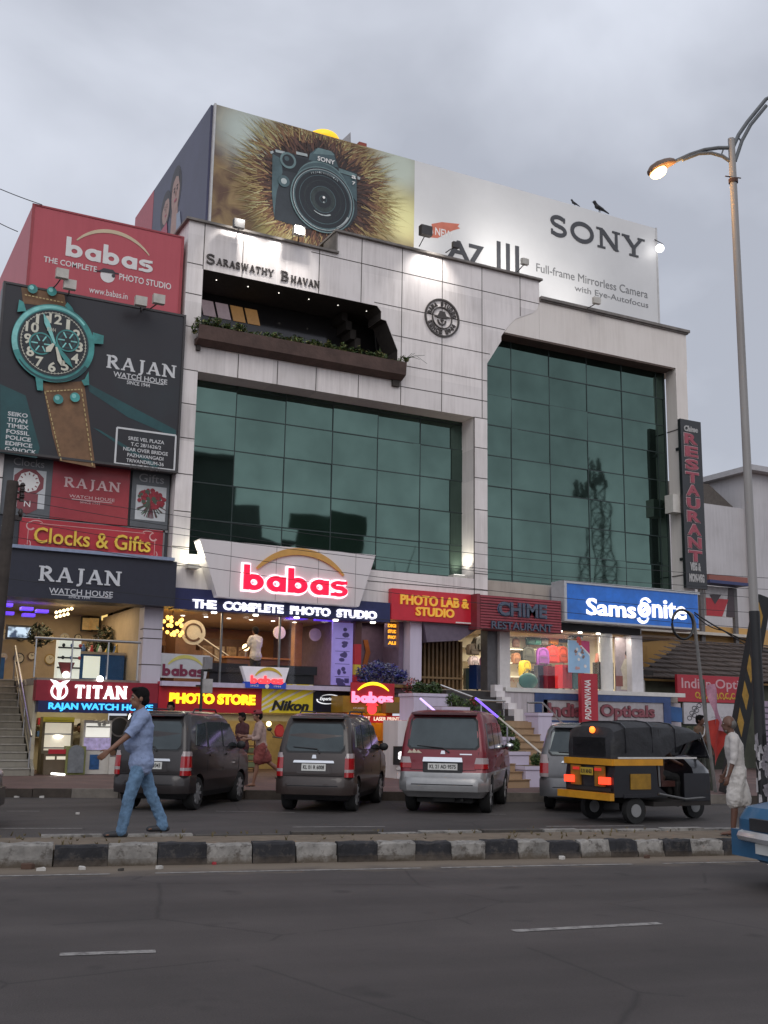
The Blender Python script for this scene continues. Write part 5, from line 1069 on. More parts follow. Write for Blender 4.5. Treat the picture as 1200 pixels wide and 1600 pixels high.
q=MB(); q.prism([(4.9,.3),(5.35,.3),(5.35,1.15),(4.9,1.15)],1.38,1.398); q.build('door',M('cabinet_dark',(.28,.16,.02),.4),t)
t=thing('tube_light','white tube lamp under the crimson fascia','lamp',(5.3,.9,1.72)); q=MB(); q.cyl((4.95,.95,1.68),(5.85,.95,1.66),.03); q.build('tube',lit('glow_tube',(1,.97,.88),4),t,True); q=MB(); q.box(4.95,5.85,.98,1.02,1.7,1.75); q.build('batten',WHT,t)
q=MB(); x_,z_=P(420,1131,.6); q.ball((x_,.6,z_),.075); t=q.build('bulb_lamp',MATS['glow_warm'],None,True); tag(t,'round warm bulb just right of the red capped man','lamp')
t=thing('display_rack','rack of stacked goods on the store floor behind the red capped man','rack',(5.9,1.2,.18))
for k in range(5):q=MB(); q.box(5.55,6.25,.9,1.25,.3+k*.2,.33+k*.2); q.build('shelf',BRW,t)
q=MB()
for x in(5.55,6.22):q.box(x,x+.03,1.255,1.285,.18,1.3)
q.build('post',BRW,t)
for k in range(6):q=MB(); q.box(5.6+(k%2)*.33,5.86+(k%2)*.33,.92,1.2,.335+(k//2)*.2,.46+(k//2)*.2); q.build('goods_box',[M('goods_tan',(.4,.28,.14),.6),M('goods_green',(.16,.2,.1),.6)][k%2],t)
x_,z_=P(436,1142,.2); q=MB(); q.disc(x_,z_,.15,.2,.03,0,8,.2); q.disc(x_,z_,.13,.16,.01,1,8,.16); tag(q.build('red_tag_sign',[SIGNRED,M('tag_red',(.55,.05,.04),.4)]),'small red hanging tag sign left of the second dark hatchback','sign')
t=thing('motor_scooter','parked scooter with handlebar showing between the store front and the brown car','scooter',(6.15,-1.2,.18),1.2)
q=MB()
q.tube([(-.55,0,.5),(-.3,0,.62),(0,0,.6),(.2,0,.38),(.4,0,.4),(.55,0,.8)],[.1,.15,.13,.08,.08,.09],10); q.ball((-.45,0,.42),(.26,.14,.16)); q.build('body',M('scooter_green',(.1,.13,.1),.3,.1,coat=.5),t,True,True)
for x in(-.5,.62):
 q=MB(); q.cyl((x,-.05,.24),(x,.05,.24),.24,None,20); w=q.build('wheel',M('tyre',(.014,.014,.014),.85,.2),t,True,True); q=MB(); q.cyl((x,-.055,.24),(x,.055,.24),.1,None,14); q.build('rim',STEEL,w,True,True)
q=MB(); q.tube([(.62,0,.24),(.5,0,.98)],.03,8); q.tube([(.5,-.33,1.02),(.48,0,.98),(.5,.33,1.02)],.018,8); q.tube([(.5,.25,1.0),(.5,.4,1.18)],.008,6); q.ball((.5,.42,1.22),(.02,.07,.05)); q.build('handlebar',MATS['letter_black'],t,True,True)
q=MB(); q.box(-.6,.05,-.13,.13,.7,.78); q.bevel(.04,2); q.build('seat',M('seat_black',(.02,.02,.02),.6),t,True,True)
t=thing('photostat_counter','gold counter with printed notices under the narrow red strip sign','counter',(9.2,.3,.18))
q=MB(); q.box(8.75,9.9,.3,.6,.18,1.05); q.build('base',M('counter_gold',(.42,.22,.04),.5,.2),t); q=MB(); q.box(8.7,9.93,.26,.64,1.053,1.1); q.build('top',BRW,t)
for k in range(4):q=MB(); q.box(8.85+(k%2)*.45,9.2+(k%2)*.45,.29,.298,.3+(k//2)*.36,.6+(k//2)*.36); q.build('notice',M('notice_orange',(.5,.25,.08),.5,.3,10),t)
t=thing('inclined_tube','pair of slanting orange glowing tubes at the photostat bay','lamp',(9.7,.2,1.6))
for d in(0,.14):q=MB(); a=P(607+d*60,1132,-.1); b=P(626+d*30,1150,-.1); q.cyl((a[0],-.1,a[1]),(b[0],-.1,b[1]),.022,None,8); q.build('tube',lit('glow_orange',(1,.32,.03),2.2),t,True)
Y0=-2.97; r=rect(622,1122,662,1215,Y0); t=thing('white_wall_stub','white rendered wall end beside the gold corner sign, partly behind the maroon car','wall',((r[0]+r[1])/2,Y0,.18))
q=MB(); q.box(r[0],10.29,Y0,-2.12,.18,1.69); q.build('body',WHITEW,t)
a=rect(616,1166,662,1195,Y0-.06); q=MB(); q.box(a[0],a[1]+.1,Y0-.05,Y0-.002,a[2],a[3]); t2=q.build('lit_sign',M('sign_pitch',(.01,.01,.01),.4)); tag(t2,'black box sign with two fat glowing white letters, left of the maroon car','sign')
q=MB(); tpx(q,'SONY',622,1187,672,13,Y0-.051,.03,0,.07); q.build('lettering',lit('glow_white',(1,1,1),1.3),t2)
q=MB(); a=rect(620,1199,660,1203,Y0-.06); q.box(a[0],a[1],Y0-.05,Y0-.002,a[2],a[3]); q.build('ledge',M('ledge_white',(.5,.48,.47),.5),t)
Y0=-1.6; r=rect(592,1183,626,1222,Y0); t=thing('cow_print_board','cream board with black blotches standing at the photostat bay','board',((r[0]+r[1])/2,Y0,.18))
q=MB(); q.box(r[0],r[1],Y0,Y0+.06,.19,r[3]); q.build('panel',M('cow_cream',(.55,.47,.34),.6,.1),t)
q=MB()
for k,(a,b,s)in enumerate(((600,1188,.2),(618,1205,.22),(603,1209,.16),(612,1186,.12))):x_,z_=P(a,b,Y0); q.lay([(x_+s*rr.uniform(.6,1.1)*math.cos(j*.785),z_+s*rr.uniform(.6,1.1)*math.sin(j*.785))for j in range(8)],Y0-.001-k*.001,.001)
q.build('blotch',MATS['letter_black'],t)
# ---------------- slatted gate bay and bag shop
q=MB(); q.box(11.03,13.0,2.6,2.7,2.66,4.66); q.box(12.98,13.06,1.2,5,2.66,4.66); q.build('gate_bay_wall',BRW,bld)
t=thing('slatted_gate','brown wooden slatted gate between the white pillar and the bag shop','gate',(11.9,.8,2.66))
q=MB(); q.box(11.05,12.98,.92,.98,2.67,4.2); q.build('backing',M('gate_dark',(.06,.032,.014),.6,.3),t)
for k in range(13):q=MB(); x=11.1+k*.148; q.box(x,x+.07,.78,.9,2.68,4.2+(.05 if k%2 else 0)); q.build('slat',M('gate_slat',(.16,.09,.035),.5,.35,4),t)
q=MB(); q.box(11.06,12.97,.74,.778,3.0,3.06); q.build('rail',M('gate_rail',(.2,.12,.05),.5),t)
q=MB(); A=[(11.03,4.66),(12.9,4.66),(12.9,4.5),(12.3,4.15),(11.15,4.05)]; q.prism(A,-.1,.7); o=q.build('canopy',M('canopy_violet',(.13,.1,.14),.6,.2),bld)
BAGW=M('bag_shop_wall',(.72,.66,.52),.7,.06)
q=MB(); q.box(13.07,19.6,3.4,3.5,2.66,4.66); q.box(19.5,19.6,.4,3.4,2.66,4.66); q.build('bag_shop_wall',BAGW,bld)
q=MB(); q.box(13.45,13.82,.1,.5,2.66,4.66); q.build('dark_door',M('door_dark',(.09,.085,.09),.4,.25),bld)
q=MB(); q.box(13.83,14.22,-.02,.4,2.66,4.66); q.build('window_post',M('post_white',(.56,.53,.52),.5,.1),bld)
q=MB(); q.cyl((18.15,.15,2.66),(18.15,.15,4.66),.24,None,24); q.build('round_column',M('column_white',(.62,.6,.57),.5,.08),bld,True)
q=MB(); q.box(19.1,19.58,-.05,.35,2.66,4.66); q.build('white_column',M('post_white2',(.54,.52,.54),.5,.1),bld)
q=MB(); q.box(14.23,17.9,.12,.13,2.76,4.64); q.build('bag_window',CLEAR,bld)
q=MB(); q.box(13.7,20.95,-.55,.5,2.63,2.76); q.build('window_ledge',M('ledge_pale',(.6,.58,.55),.5,.12),bld)
q=MB(); q.box(14.2,19.5,-.05,3.4,4.68,4.9); q.build('window_head',DARK,bld)
room_light(16.3,1.6,4.6,3.5,2,120,(1,.9,.7),bld); room_light(13.3,2.2,4.6,.5,1.5,14,(1,.9,.7),bld); lamp('AREA',(18.7,-.1,4.6),8,(1,.92,.8),.5,(18.7,.2,2.7),parent=bld)
q=MB()
for x in(16.2,17.0,17.75):q.cyl((x,.0,4.62),(x,.0,4.665),.07,None,12)
q.build('downlight',MATS['glow_lamp'],bld)
q=MB()
for z in(3.25,3.72,4.2):q.box(14.25,17.4,2.9,3.39,z,z+.04)
q.build('bag_shelf',M('shelf_white',(.68,.64,.56),.5),bld)
r=rect(961,992,985,1070,.22); t=sign('standing_poster','pinkish poster of a woman in a pale sari between two white columns','poster',((r[0]+r[1])/2,.22,r[2]))
q=MB(); q.box(r[0],r[1],.22,.28,2.77,4.6); q.build('panel',M('poster_mauve',(.3,.25,.26),.4,.2,emit=.05),t)
q=MB(); cx=(r[0]+r[1])/2+.18; q.disc(cx,4.0,.09,.218,.001,1,14,.12); q.lay([(cx-.1,3.88),(cx+.12,3.88),(cx+.18,3.3),(cx+.28,2.85),(cx-.3,2.85),(cx-.2,3.3),(cx-.28,3.55)],.217,.001,0); q.disc(cx+.02,4.06,.1,.216,.001,2,12,.1); q.lay([(cx-.5,2.95),(cx-.2,2.95),(cx-.2,3.3),(cx-.5,3.3)],.215,.001,3)
q.build('printed_figure',[M('sari_pale',(.5,.45,.36),.5,.2,6),SKP,HRP,M('case_brown',(.2,.07,.06),.5)],t)
r=rect(888,1000,922,1052,.05); t=sign('window_poster','blue sky poster with a red tipped tower of bags, leaning in the bag shop window','poster',((r[0]+r[1])/2,.05,r[2]))
q=MB(); q.box(r[0],r[1],.05,.09,r[2],r[3]); q.build('panel',M('poster_sky',(.26,.42,.6),.4,.2,1.2,emit=.08),t)
q=MB(); q.lay([(r[0]+.35,r[3]),(r[1],r[3]),(r[1],r[3]-.42)],.048,.002,0); q.lay([(r[0]+.28,r[3]),(r[0]+.35,r[3]),(r[1],r[3]-.425),(r[1],r[3]-.49)],.047,.002,1)
cx=(r[0]+r[1])/2
for k in range(26):a=rr.random(); q.disc(cx+rr.uniform(-.38,.38)*(1-a*.9),r[2]+.12+a*1.0,rr.uniform(.03,.07),.045-k*.0004,.001,rr.choice((2,2,3,1))if a<.65 else 4,6)
q.build('printed_tower',[M('corner_magenta',(.5,.04,.15),.4),WHT,M('tower_brown',(.25,.16,.13),.5),M('tower_rose',(.5,.3,.28),.5),M('tower_red',(.6,.08,.06),.5)],t)
TYRE=MATS['tyre']
def backpack(colr,name):
 m=M('fabric_'+name,colr,.75,.25,10); t=thing('backpack','x','backpack')
 o_=[(-.15,.02),(.15,.02),(.165,.12),(.155,.32)]+[(.15*math.cos(a*PI/8),.34+.11*math.sin(a*PI/8))for a in range(9)]+[(-.155,.32),(-.165,.12)]
 q=MB(); q.prism(o_,-.09,.09); q.bevel(.035,2,50); q.build('body',m,t,True,True)
 q=MB(); q.prism([(-.11,.05),(.11,.05),(.115,.2),(.08,.25),(-.08,.25),(-.115,.2)],-.135,-.085); q.bevel(.02,2,50); q.build('pocket',M('pocket_'+name,tuple(c*.6 for c in colr),.7),t,True,True)
 q=MB(); q.tube([(-.1,-.093,.26),(-.09,-.095,.36),(0,-.095,.41),(.09,-.095,.36),(.1,-.093,.26)],.006,4); q.tube([(-.09,-.138,.19),(.09,-.138,.19)],.006,4); q.build('zip',MATS['letter_black'],t,True,True)
 for s_ in(-1,1):q=MB(); q.tube([(s_*.1,.09,.4),(s_*.15,.13,.25),(s_*.13,.1,.08)],.016,6); q.build('strap',MATS['letter_black'],t,True,True)
 q=MB(); q.tube([(-.04,0,.44),(-.03,0,.5),(.03,0,.5),(.04,0,.44)],.012,6); q.build('handle',MATS['letter_black'],t,True,True); return t
def suitcase(colr,name):
 m=M('shell_'+name,colr,.35,.12,6,coat=.3); t=thing('suitcase','x','suitcase')
 q=MB(); q.box(-.2,.2,-.13,.13,.05,.66); q.bevel(.05,3); s=q.build('shell',m,t,True,True)
 q=MB()
 for k in range(5):q.box(-.15+k*.065,-.13+k*.065,-.137,-.128,.1,.6)
 q.build('rib',m,s,False,True)
 q=MB(); q.tube([(-.08,.05,.66),(-.08,.05,.72),(.08,.05,.72),(.08,.05,.66)],.012,6); q.build('handle',MATS['letter_black'],t,True,True)
 for x in(-.15,.15):q=MB(); q.cyl((x,-.1,.03),(x+.02,-.1,.03),.03); q.build('wheel',TYRE,t,True,True)
 return t
G_B='bags shown in the lit bag shop'
bagspec=[('b',806,1012,2.9,'brown',(.12,.05,.03),.9,'small brown backpack high on the left shelf of the bag shop'),('b',829,1008,2.9,'deepgreen',(.01,.07,.06),1.2,'dark green backpack on the top shelf, left of the blue and green one'),('b',838,1008,2.9,'teal',(.04,.2,.16),1.2,'teal backpack on the top shelf of the bag shop'),('b',849,1008,2.9,'grey',(.2,.19,.17),1.2,'grey backpack on the top shelf, left of the orange one'),('b',864,1008,2.9,'orange',(.7,.28,.03),1.35,'bright orange backpack on the top shelf'),('b',880,1005,2.9,'navy',(.02,.03,.08),1.7,'large navy backpack at the right end of the top shelf'),('b',899,1000,1.4,'black',(.02,.02,.022),1.8,'black backpack hanging above the blue sky poster'),('b',806,1038,2.9,'tan',(.3,.13,.06),1.1,'tan handbag on the middle shelf beside the white window post'),('b',825,1038,2.9,'charcoal',(.05,.05,.04),1.7,'charcoal backpack on the middle shelf'),('b',835,1038,2.9,'khaki',(.3,.28,.18),1.5,'khaki backpack on the middle shelf, left of the purple one'),('b',847,1040,2.7,'purple',(.2,.05,.26),1.75,'purple backpack on the middle shelf'),('b',862,1037,2.7,'scarlet',(.62,.04,.03),1.75,'scarlet backpack with a dark pocket, right of the purple one'),('b',877,1037,2.7,'vermilion',(.62,.08,.03),1.7,'vermilion backpack nearest to the blue sky poster'),('b',820,1057,2.2,'yellow',(.6,.42,.02),1.5,'yellow backpack low in the bag shop window'),('s',836,1066,1.8,'blackcase',(.02,.02,.022),1.0,'black suitcase behind the round green bag'),('s',848,1068,1.2,'midnight',(.02,.025,.05),1.25,'midnight blue suitcase left of the bright red one'),('s',860,1068,1.0,'wine',(.12,.012,.03),1.2,'wine coloured suitcase behind the bright red one'),('s',881,1071,.5,'red',(.55,.02,.03),1.25,'bright red suitcase at the front of the bag shop window'),('s',900,1071,.5,'green',(.01,.09,.075),1.15,'dark green suitcase right of the bright red one'),('s',943,1072,.3,'jet',(.014,.014,.014),1.45,'large black suitcase standing beside the round white column'),('s',747,1073,1.0,'bluecase',(.01,.03,.12),1.25,'tall blue suitcase inside the second bag shop doorway'),('s',736,1073,1.2,'greencase',(.02,.04,.03),1.1,'dark olive suitcase left of the tall blue one'),]
proto={}
for kind,px,py,Y,nm,c_,sc,lab in bagspec:
 t=backpack(c_,nm)if kind=='b' else suitcase(c_,nm)
 x,z=P(px,py,Y)
 if py>1060:z=2.765 if px>770 else 2.665
 t.location=(x,Y,z); t.scale=(sc*(.8 if kind=='b' else 1),)*3; t['label']=lab; t['group']=G_B; t.rotation_euler=(0,0,random.uniform(-.3,.3))
t=thing('handbag','rust red leather handbag on top of the large black suitcase','handbag',(0,0,0)); x,z=P(940,1051,.3); t.location=(x,.3,2.765+.66*1.45+.005)
q=MB(); q.prism([(-.22,0),(.22,0),(.16,.3),(-.16,.3)],-.09,.09); q.bevel(.02,2); q.build('body',M('leather_rust',(.36,.08,.03),.5,.2),t,False,True); q=MB(); q.tube([(-.1,0,.3),(-.08,0,.48),(.08,0,.48),(.1,0,.3)],.014,6); q.build('handle',MATS['leather_rust'],t,True,True)
t=thing('round_bag','round dark green bag on the bag shop window ledge','bag'); x,z=P(828,1062,.3); t.location=(x,.4,2.765)
q=MB(); q.ball((0,0,.26),(.36,.14,.26),0,20,12); q.build('body',M('bag_green',(.01,.13,.11),.5,.2),t,True,True); q=MB(); q.tube([(-.2,0,.48),(0,0,.62),(.2,0,.48)],.015,6); q.build('handle',MATS['letter_black'],t,True,True)
for k,(px,py)in enumerate(((800,1064),(812,1070))):
 t=thing('purse',('small cream purse in the corner of the bag shop window','small pale pouch left of the round green bag')[k],'purse'); x,z=P(px,py,.5); t.location=(x,.5,2.765)
 q=MB(); q.box(-.14,.14,-.06,.06,0,.2); q.bevel(.03,2); q.build('body',M('purse_%d'%k,((.5,.36,.22),(.62,.58,.5))[k],.5),t,False,True); q=MB(); q.tube([(-.1,0,.18),(0,0,.34),(.1,0,.18)],.01,6); q.build('strap',MATS['leather_rust'],t,True,True)
for k,(px,py,s,nm,c_,lab)in enumerate(((752,1019,1.5,'graphite',(.05,.045,.04),'dark duffel bag on the doorway shelf'),(739,1024,1.1,'umber',(.07,.05,.04),'brown black bag on the doorway shelf left of the duffel'),(740,1040,.9,'whitepink',(.6,.5,.55),'small white and pink bag in the doorway'),(758,1040,.9,'mauve',(.45,.2,.4),'small mauve bag in the doorway'))):
 t=backpack(c_,nm); x,z=P(px,py,2.6); t.location=(x,2.6,z); t.scale=(s*1.2,s,s*.8); t['label']=lab; t['group']=G_B
q=MB()
for z in(3.35,3.75,4.15):q.box(13.08,13.9,2.5,3.39,z,z+.04)
q.build('bay_shelf',MATS['shelf_white'],bld)
# ---------------- blue framed optician's sign under the ledge, and the wall below
q=MB(); q.box(13.3,15.3,-.5,.1,.18,2.62); q.box(15.31,21.5,.3,.4,.18,2.45); q.build('plinth_wall',streaky('stained_plinth',(.52,.47,.5),(.2,.17,.16),.7,.9),bld)
q=MB(); q.box(15.7,19.6,-.2,.28,1.38,1.7); q.build('awning_board',M('awning_yellow',(.42,.33,.06),.6,.3),bld)
q=MB(); q.box(16.0,19.4,.1,.29,.2,1.36); q.build('optician_shutter',M('optician_dark',(.12,.1,.09),.5,.4,2),bld)
Y0=-.5; r=rect(848,1083,1037,1129,Y0); t=sign('shop_sign','blue framed grey sign with faded red serif words under the bag shop ledge',loc=((r[0]+r[1])/2,Y0,r[2]))
BLF=M('frame_blue',(.03,.06,.17),.5,.3,3)
q=MB(); z0,z1=1.78,2.6; q.box(r[0],r[1],Y0,-.3,z0,z1); q.build('panel',M('optic_grey',(.36,.33,.34),.4,.2),t)
q=MB(); q.box(r[0]-.32,r[0]-.002,Y0-.04,-.28,z0-.06,z1+.02); q.box(r[1]+.002,r[1]+.3,Y0-.04,-.28,z0-.06,z1+.02); q.box(r[0],r[1],Y0-.04,-.28,z1-.18,z1+.02); q.box(r[0],r[1],Y0-.04,-.28,z0-.06,z0+.01); q.build('frame',BLF,t)
q=MB(); e_=MB()
zb,zt_=z0+.12,z1-.28
for w,a,b in(('Indian',856,922),('Opticals',938,1022)):
 xa,xb=XAT(a,Y0,2.1),XAT(b,Y0,2.1); q.text(w,xa,xb,zb-(.08 if 'p' in w else 0),zt_,Y0-.012,.03,0,.03); e_.text(w,xa-.03,xb+.03,zb-(.08 if 'p' in w else 0)-.02,zt_+.02,Y0-.001,.01,0,.05)
q.build('lettering',M('letter_oldred',(.22,.06,.075),.5,.25,6),t); e_.build('letter_edge',M('edge_dark',(.1,.06,.06),.5),t)
Y0=-1.0; r=rect(908,1052,935,1130,Y0); t=sign('hanging_banner','narrow red upright banner with white letters reading upwards, in front of the blue framed sign','banner',((r[0]+r[1])/2,Y0,r[2]))
q=MB(); q.box(r[0],r[1],Y0,Y0+.16,r[2],r[3]); q.build('panel',M('banner_red',(.4,.02,.035),.45,.12),t)
q=MB(); T=Matrix(((0,0,-1,r[0]+.36),(0,1,0,0),(1,0,0,0),(0,0,0,1))); q.text('PADMINIVANA',r[2]+.1,r[3]-.2,.0,.24,Y0,.01,0,.02,.2,T); q.build('lettering',WHT,t)
# ---------------- front steps, planters, handrails
t=thing('front_steps','broad steps of ochre tiles rising from the pavement to the shop entrances','stairs',(10,-6,.18))
TILE=streaky('ochre_tile',(.36,.24,.14),(.16,.11,.075),.6,.8)
q=MB(); rise=(1.7-.18)/9
for x0,x1,yb in((8.95,9.83,-7.3),(10.47,12.0,-6.5)):
 for k in range(9):
  y0=yb+k*.3; q.box(x0,x1,y0,-4.3+.002*(x0>9),.18+k*rise+(.001 if k else 0),.18+(k+1)*rise); q.box(x0-.01,x1+.01,y0-.03,y0+.1,.18+(k+1)*rise+.001,.18+(k+1)*rise+.025,1)
q.build('step',[TILE,M('tile_nose',(.3,.19,.1),.5,.3)],t)
q=MB(); q.zprism([(8.97,-4.28),(13.6,-4.28),(13.6,0),(10.95,0),(10.95,-2.1),(10.3,-2.1),(10.3,-2.98),(8.97,-2.98)],.2,1.702); q.build('landing',[TILE],t)
q=MB(); q.box(8.92,8.966,-4.28,-2.99,.2,1.76); q.box(8.9,8.94,-7.2,-4.3,.19,.3); q.build('landing_side',WHITEW,t)
q=MB()
for k in range(5):q.box(11.7,13.28,-1.6+k*.32,.05,1.705,1.7+(k+1)*.185)
q.build('upper_step',M('dark_granite',(.03,.025,.024),.4,.3),t)
q=MB()
for k in range(5):q.box(13.29,13.6,-1.6+k*.32,-.55,1.7,1.9+(k+1)*.185)
q.build('stepped_wall',WHITEW,t)
def planter(x0,x1,y0,y1,z0,z1,mat,lab,plants=None,grp='white stepped planters beside the front steps'):
 t=thing('planter',lab,'planter',((x0+x1)/2,(y0+y1)/2,z0),0,grp)
 q=MB(); q.box(x0,x1,y0,y1,z0,z1-.08); q.build('box',mat,t)
 q=MB(); q.box(x0-.03,x1+.03,y0-.03,y1+.03,z1-.079,z1); q.build('rim',mat,t)
 q=MB(); q.box(x0+.05,x1-.05,y0+.05,y1-.05,z1-.02,z1+.012); q.build('soil',ks,t); return t
def bush(lab,spots,n,size,seed,mats,spread=(1,1,1),cat='plant',nm='potted_plant',stems=True):
 rr=random.Random(seed); c0=Vector(spots[0][0]); t=thing(nm,lab,cat,(c0.x,c0.y,c0.z-spots[0][1]))
 q=MB(); leaf_mass(q,spots,n,size,rr,len(mats),.7,spread); q.build('foliage',mats,t,False,False,False)
 if stems:
  q=MB()
  for c,r in spots:
   for k in range(5):q.tube([(c[0]+rr.uniform(-.08,.08),c[1],c[2]-r),(c[0]+rr.uniform(-.6,.6)*r,c[1]+rr.uniform(-.4,.4)*r,c[2]+rr.uniform(0,.7)*r)],.008,4)
  q.build('stem',M('twig',(.07,.05,.03),.8),t)
 return t
planter(9.1,10.3,-3.0,-2.2,1.7,2.42,LIL,'largest white planter, lit violet, on the landing behind the maroon car')
bush('dark spiky plant in the largest violet lit planter',[((9.5,-2.6,2.55),.22),((9.95,-2.6,2.55),.22)],700,.06,41,LEAF[:2])
planter(9.4,10.2,-4.0,-3.3,1.7,2.06,LIL,'lower white planter directly in front of the largest violet lit one')
bush('green bush spilling from the lower violet lit planter',[((9.95,-3.6,2.22),.22),((10.3,-3.7,2.05),.25),((10.55,-4.0,1.85),.25),((10.9,-4.3,1.75),.22)],1300,.05,42,LEAF[:3])
bush('small red flowering tuft beside the green bush on the landing',[((10.35,-4.05,2.22),.13)],160,.04,43,[M('petal_red',(.35,.06,.05),.5),LEAF[1]])
for k,(x0,x1,z1,lab)in enumerate(((12.02,12.45,1.95,'tallest of the white stepped planters right of the ochre steps'),(12.46,12.95,1.7,'middle white stepped planter right of the ochre steps'),(12.96,13.6,1.42,'lowest white stepped planter, nearest the blue framed sign'))):
 planter(x0,x1,-4.6,-4.0,.18,z1,LIL,lab)
for k,(y0,z1,lab)in enumerate(((-5.75,1.32,'uppermost of the stepped planters dividing the ochre steps'),(-6.42,.98,'middle of the stepped planters dividing the ochre steps'),(-7.1,.66,'bottom of the stepped planters dividing the ochre steps'))):
 planter(9.86,10.43,y0,y0+.66,.18,z1,LIL,lab)
bush('leafy shrub in the uppermost planter dividing the ochre steps',[((10.2,-5.4,1.5),.28),((10.45,-5.35,1.4),.26),((10.5,-5.5,1.15),.24)],1100,.055,44,LEAF[:3])
bush('small shrub in the middle planter dividing the ochre steps',[((10.2,-6.1,1.1),.17)],320,.05,45,LEAF[:2])
bush('low shrub in the bottom planter next to the grey car',[((10.4,-6.8,.8),.17)],300,.05,46,LEAF[:3])
t=thing('handrail','steel handrail glowing violet at its upper end beside the ochre steps','handrail',(10.3,-5.5,.9))
q=MB(); q.tube([(10.0,-4.8,2.22),(10.46,-6.9,.95)],.028,8); q.build('rail',M('rail_bright',(.62,.55,.45),.25,.1,metal=.8),t,True)
q=MB(); q.tube([(9.98,-4.7,2.28),(10.15,-5.5,1.8)],.03,8); q.build('led_strip',lit('glow_violet',(.25,.13,1),.9),t,True)
for y in(-4.9,-5.8,-6.8):q=MB(); z=2.22-(y+4.8)/-2.1*1.27; x=10+(y+4.8)/-2.1*.46; q.cyl((x,y,z),(x,y,z-.7),.02,None,8); q.build('post',STEEL,t,True)
t=thing('handrail','glowing violet white handrail just left of the largest planter','handrail',(8.8,-4.5,1.5))
q=MB(); q.tube([(8.74,-4.0,2.25),(9.0,-6.6,.95)],.03,8); q.build('rail',lit('glow_violet_white',(.62,.45,1),1.0),t,True)
for y in(-4.2,-6.4):q=MB(); z=2.15-(y+4.2)/-2.6*1.3; q.cyl((8.85,y,z),(8.85,y,z-.9),.02,None,8); q.build('post',STEEL,t,True)
t=thing('handrail','dark steel handrail on the landing above the two violet lit planters','handrail',(10.3,-2.1,1.7))
q=MB(); q.tube([(9.55,-2.05,2.68),(10.5,-2.05,2.69),(11.3,-2.9,2.28),(12.1,-2.9,2.27)],.03,8); q.build('rail',STEEL,t,True)
for x,y,z in((9.6,-2.05,2.68),(10.45,-2.05,2.69),(11.3,-2.9,2.28),(12.05,-2.9,2.27)):q=MB(); q.cyl((x,y,z),(x,y,1.7),.02,None,8); q.build('post',STEEL,t,True)
t=thing('handrail','dull steel handrail sloping down in front of the blue framed sign','handrail',(15,-3,1.2))
q=MB(); a=P(824,1098,-2.5); b=P(848,1098,-2.5); c_=P(898,1150,-4.2); q.tube([(a[0],-2.5,a[1]),(b[0],-2.5,b[1]),(c_[0],-4.2,c_[1])],.028,8); q.build('rail',STEEL,t,True)
for X,Y,Z in((a[0],-2.5,a[1]),(b[0],-2.5,b[1]),(c_[0],-4.2,c_[1])):q=MB(); q.cyl((X,Y,Z),(X,Y,.18),.02,None,8); q.build('post',STEEL,t,True)
bush('mass of blue lit hydrangea leaves above the red corner sign',[((8.9,-.4,3.0),.28),((9.3,-.45,3.12),.3),((9.75,-.4,3.05),.3),((10.1,-.4,2.98),.2)],1500,.06,47,[M('bluelit_leaf',(.06,.06,.3),.5,.4),M('bluelit_leaf_deep',(.03,.04,.14),.5,.3),M('pale_leaf',(.2,.22,.3),.5,.3)])  # the blue light on this bush is put into its leaf colours
bush('red flowering bush hanging over the right end of the gold corner sign',[((10.15,-1.0,2.62),.3),((10.5,-1.0,2.5),.3),((10.2,-1.0,2.4),.25),((10.55,-1.05,2.25),.18)],1500,.05,48,[M('petal_rose',(.36,.07,.07),.5,.3),M('petal_coral',(.42,.13,.11),.5,.3),LEAF[0]])
q=MB(); q.box(8.7,10.7,-.85,.0,2.63,2.72); q.box(9.2,10.7,-1.2,-.91,1.9,2.2); o=q.build('flower_trough',M('trough',(.2,.12,.03),.6)); tag(o,'low trough holding the blue lit leaves and red flowers behind the corner sign','trough')
# ---------------- watch shop, upper room
t=thing('grey_stairs','steep grey stone stairs climbing to the open watch showroom at the far left','stairs',(-.9,1.8,.18))
q=MB(); n_=13; rise=(2.66-.18)/n_
GST=streaky('grey_stair',(.25,.23,.19),(.11,.1,.08),.8,.8)
for k in range(n_):
 q.box(-1.75,-.22,.0+k*.28,3.6,.18+k*rise+(.001 if k else 0),.18+(k+1)*rise-.032); q.box(-1.76,-.215,-.025+k*.28,.2+k*.28,.18+(k+1)*rise-.031,.18+(k+1)*rise,1)
q.build('step',[GST,M('stair_nose',(.33,.31,.27),.7,.3)],t)
q=MB(); q.xprism([(-.05,.18),(3.6,2.62),(3.6,2.75),(-.05,.34)],-.2,-.12); q.build('stringer',GST,t)
t=thing('stair_rail','steel railing running down the grey stone stairs','handrail',(-.2,1.5,1))
q=MB(); q.tube([(-.25,3.5,3.6),(-.25,0.0,1.15)],.03,8); q.tube([(-.25,3.5,3.25),(-.25,0.0,.8)],.015,6); q.build('rail',STEEL,t,True)
for k in range(4):q=MB(); y=.05+k*1.12; z=.25+k*.79; q.cyl((-.25,y,z),(-.25,y,z+.95),.02,None,8); q.build('post',STEEL,t,True)
t=thing('glass_balustrade','glass and steel balustrade above the maroon and navy fascia','railing',(1,.0,2.62))
q=MB(); q.tube([(-.35,-.02,3.62),(2.4,-.02,3.62)],.035,8); q.build('rail',STEEL,t,True)
for x in(-.3,.62,1.55,2.35):q=MB(); q.cyl((x,-.02,2.62),(x,-.02,3.62),.022,None,8); q.build('post',STEEL,t,True)
for x0,x1 in((-.26,.58),(.66,1.5),(1.6,2.31)):q=MB(); q.box(x0,x1,-.025,-.015,2.68,3.52); q.build('glass_panel',CLEAR,t)
def wp(px,py,Y):x,z=P(px,py,Y); return Vector((x,Y,z))
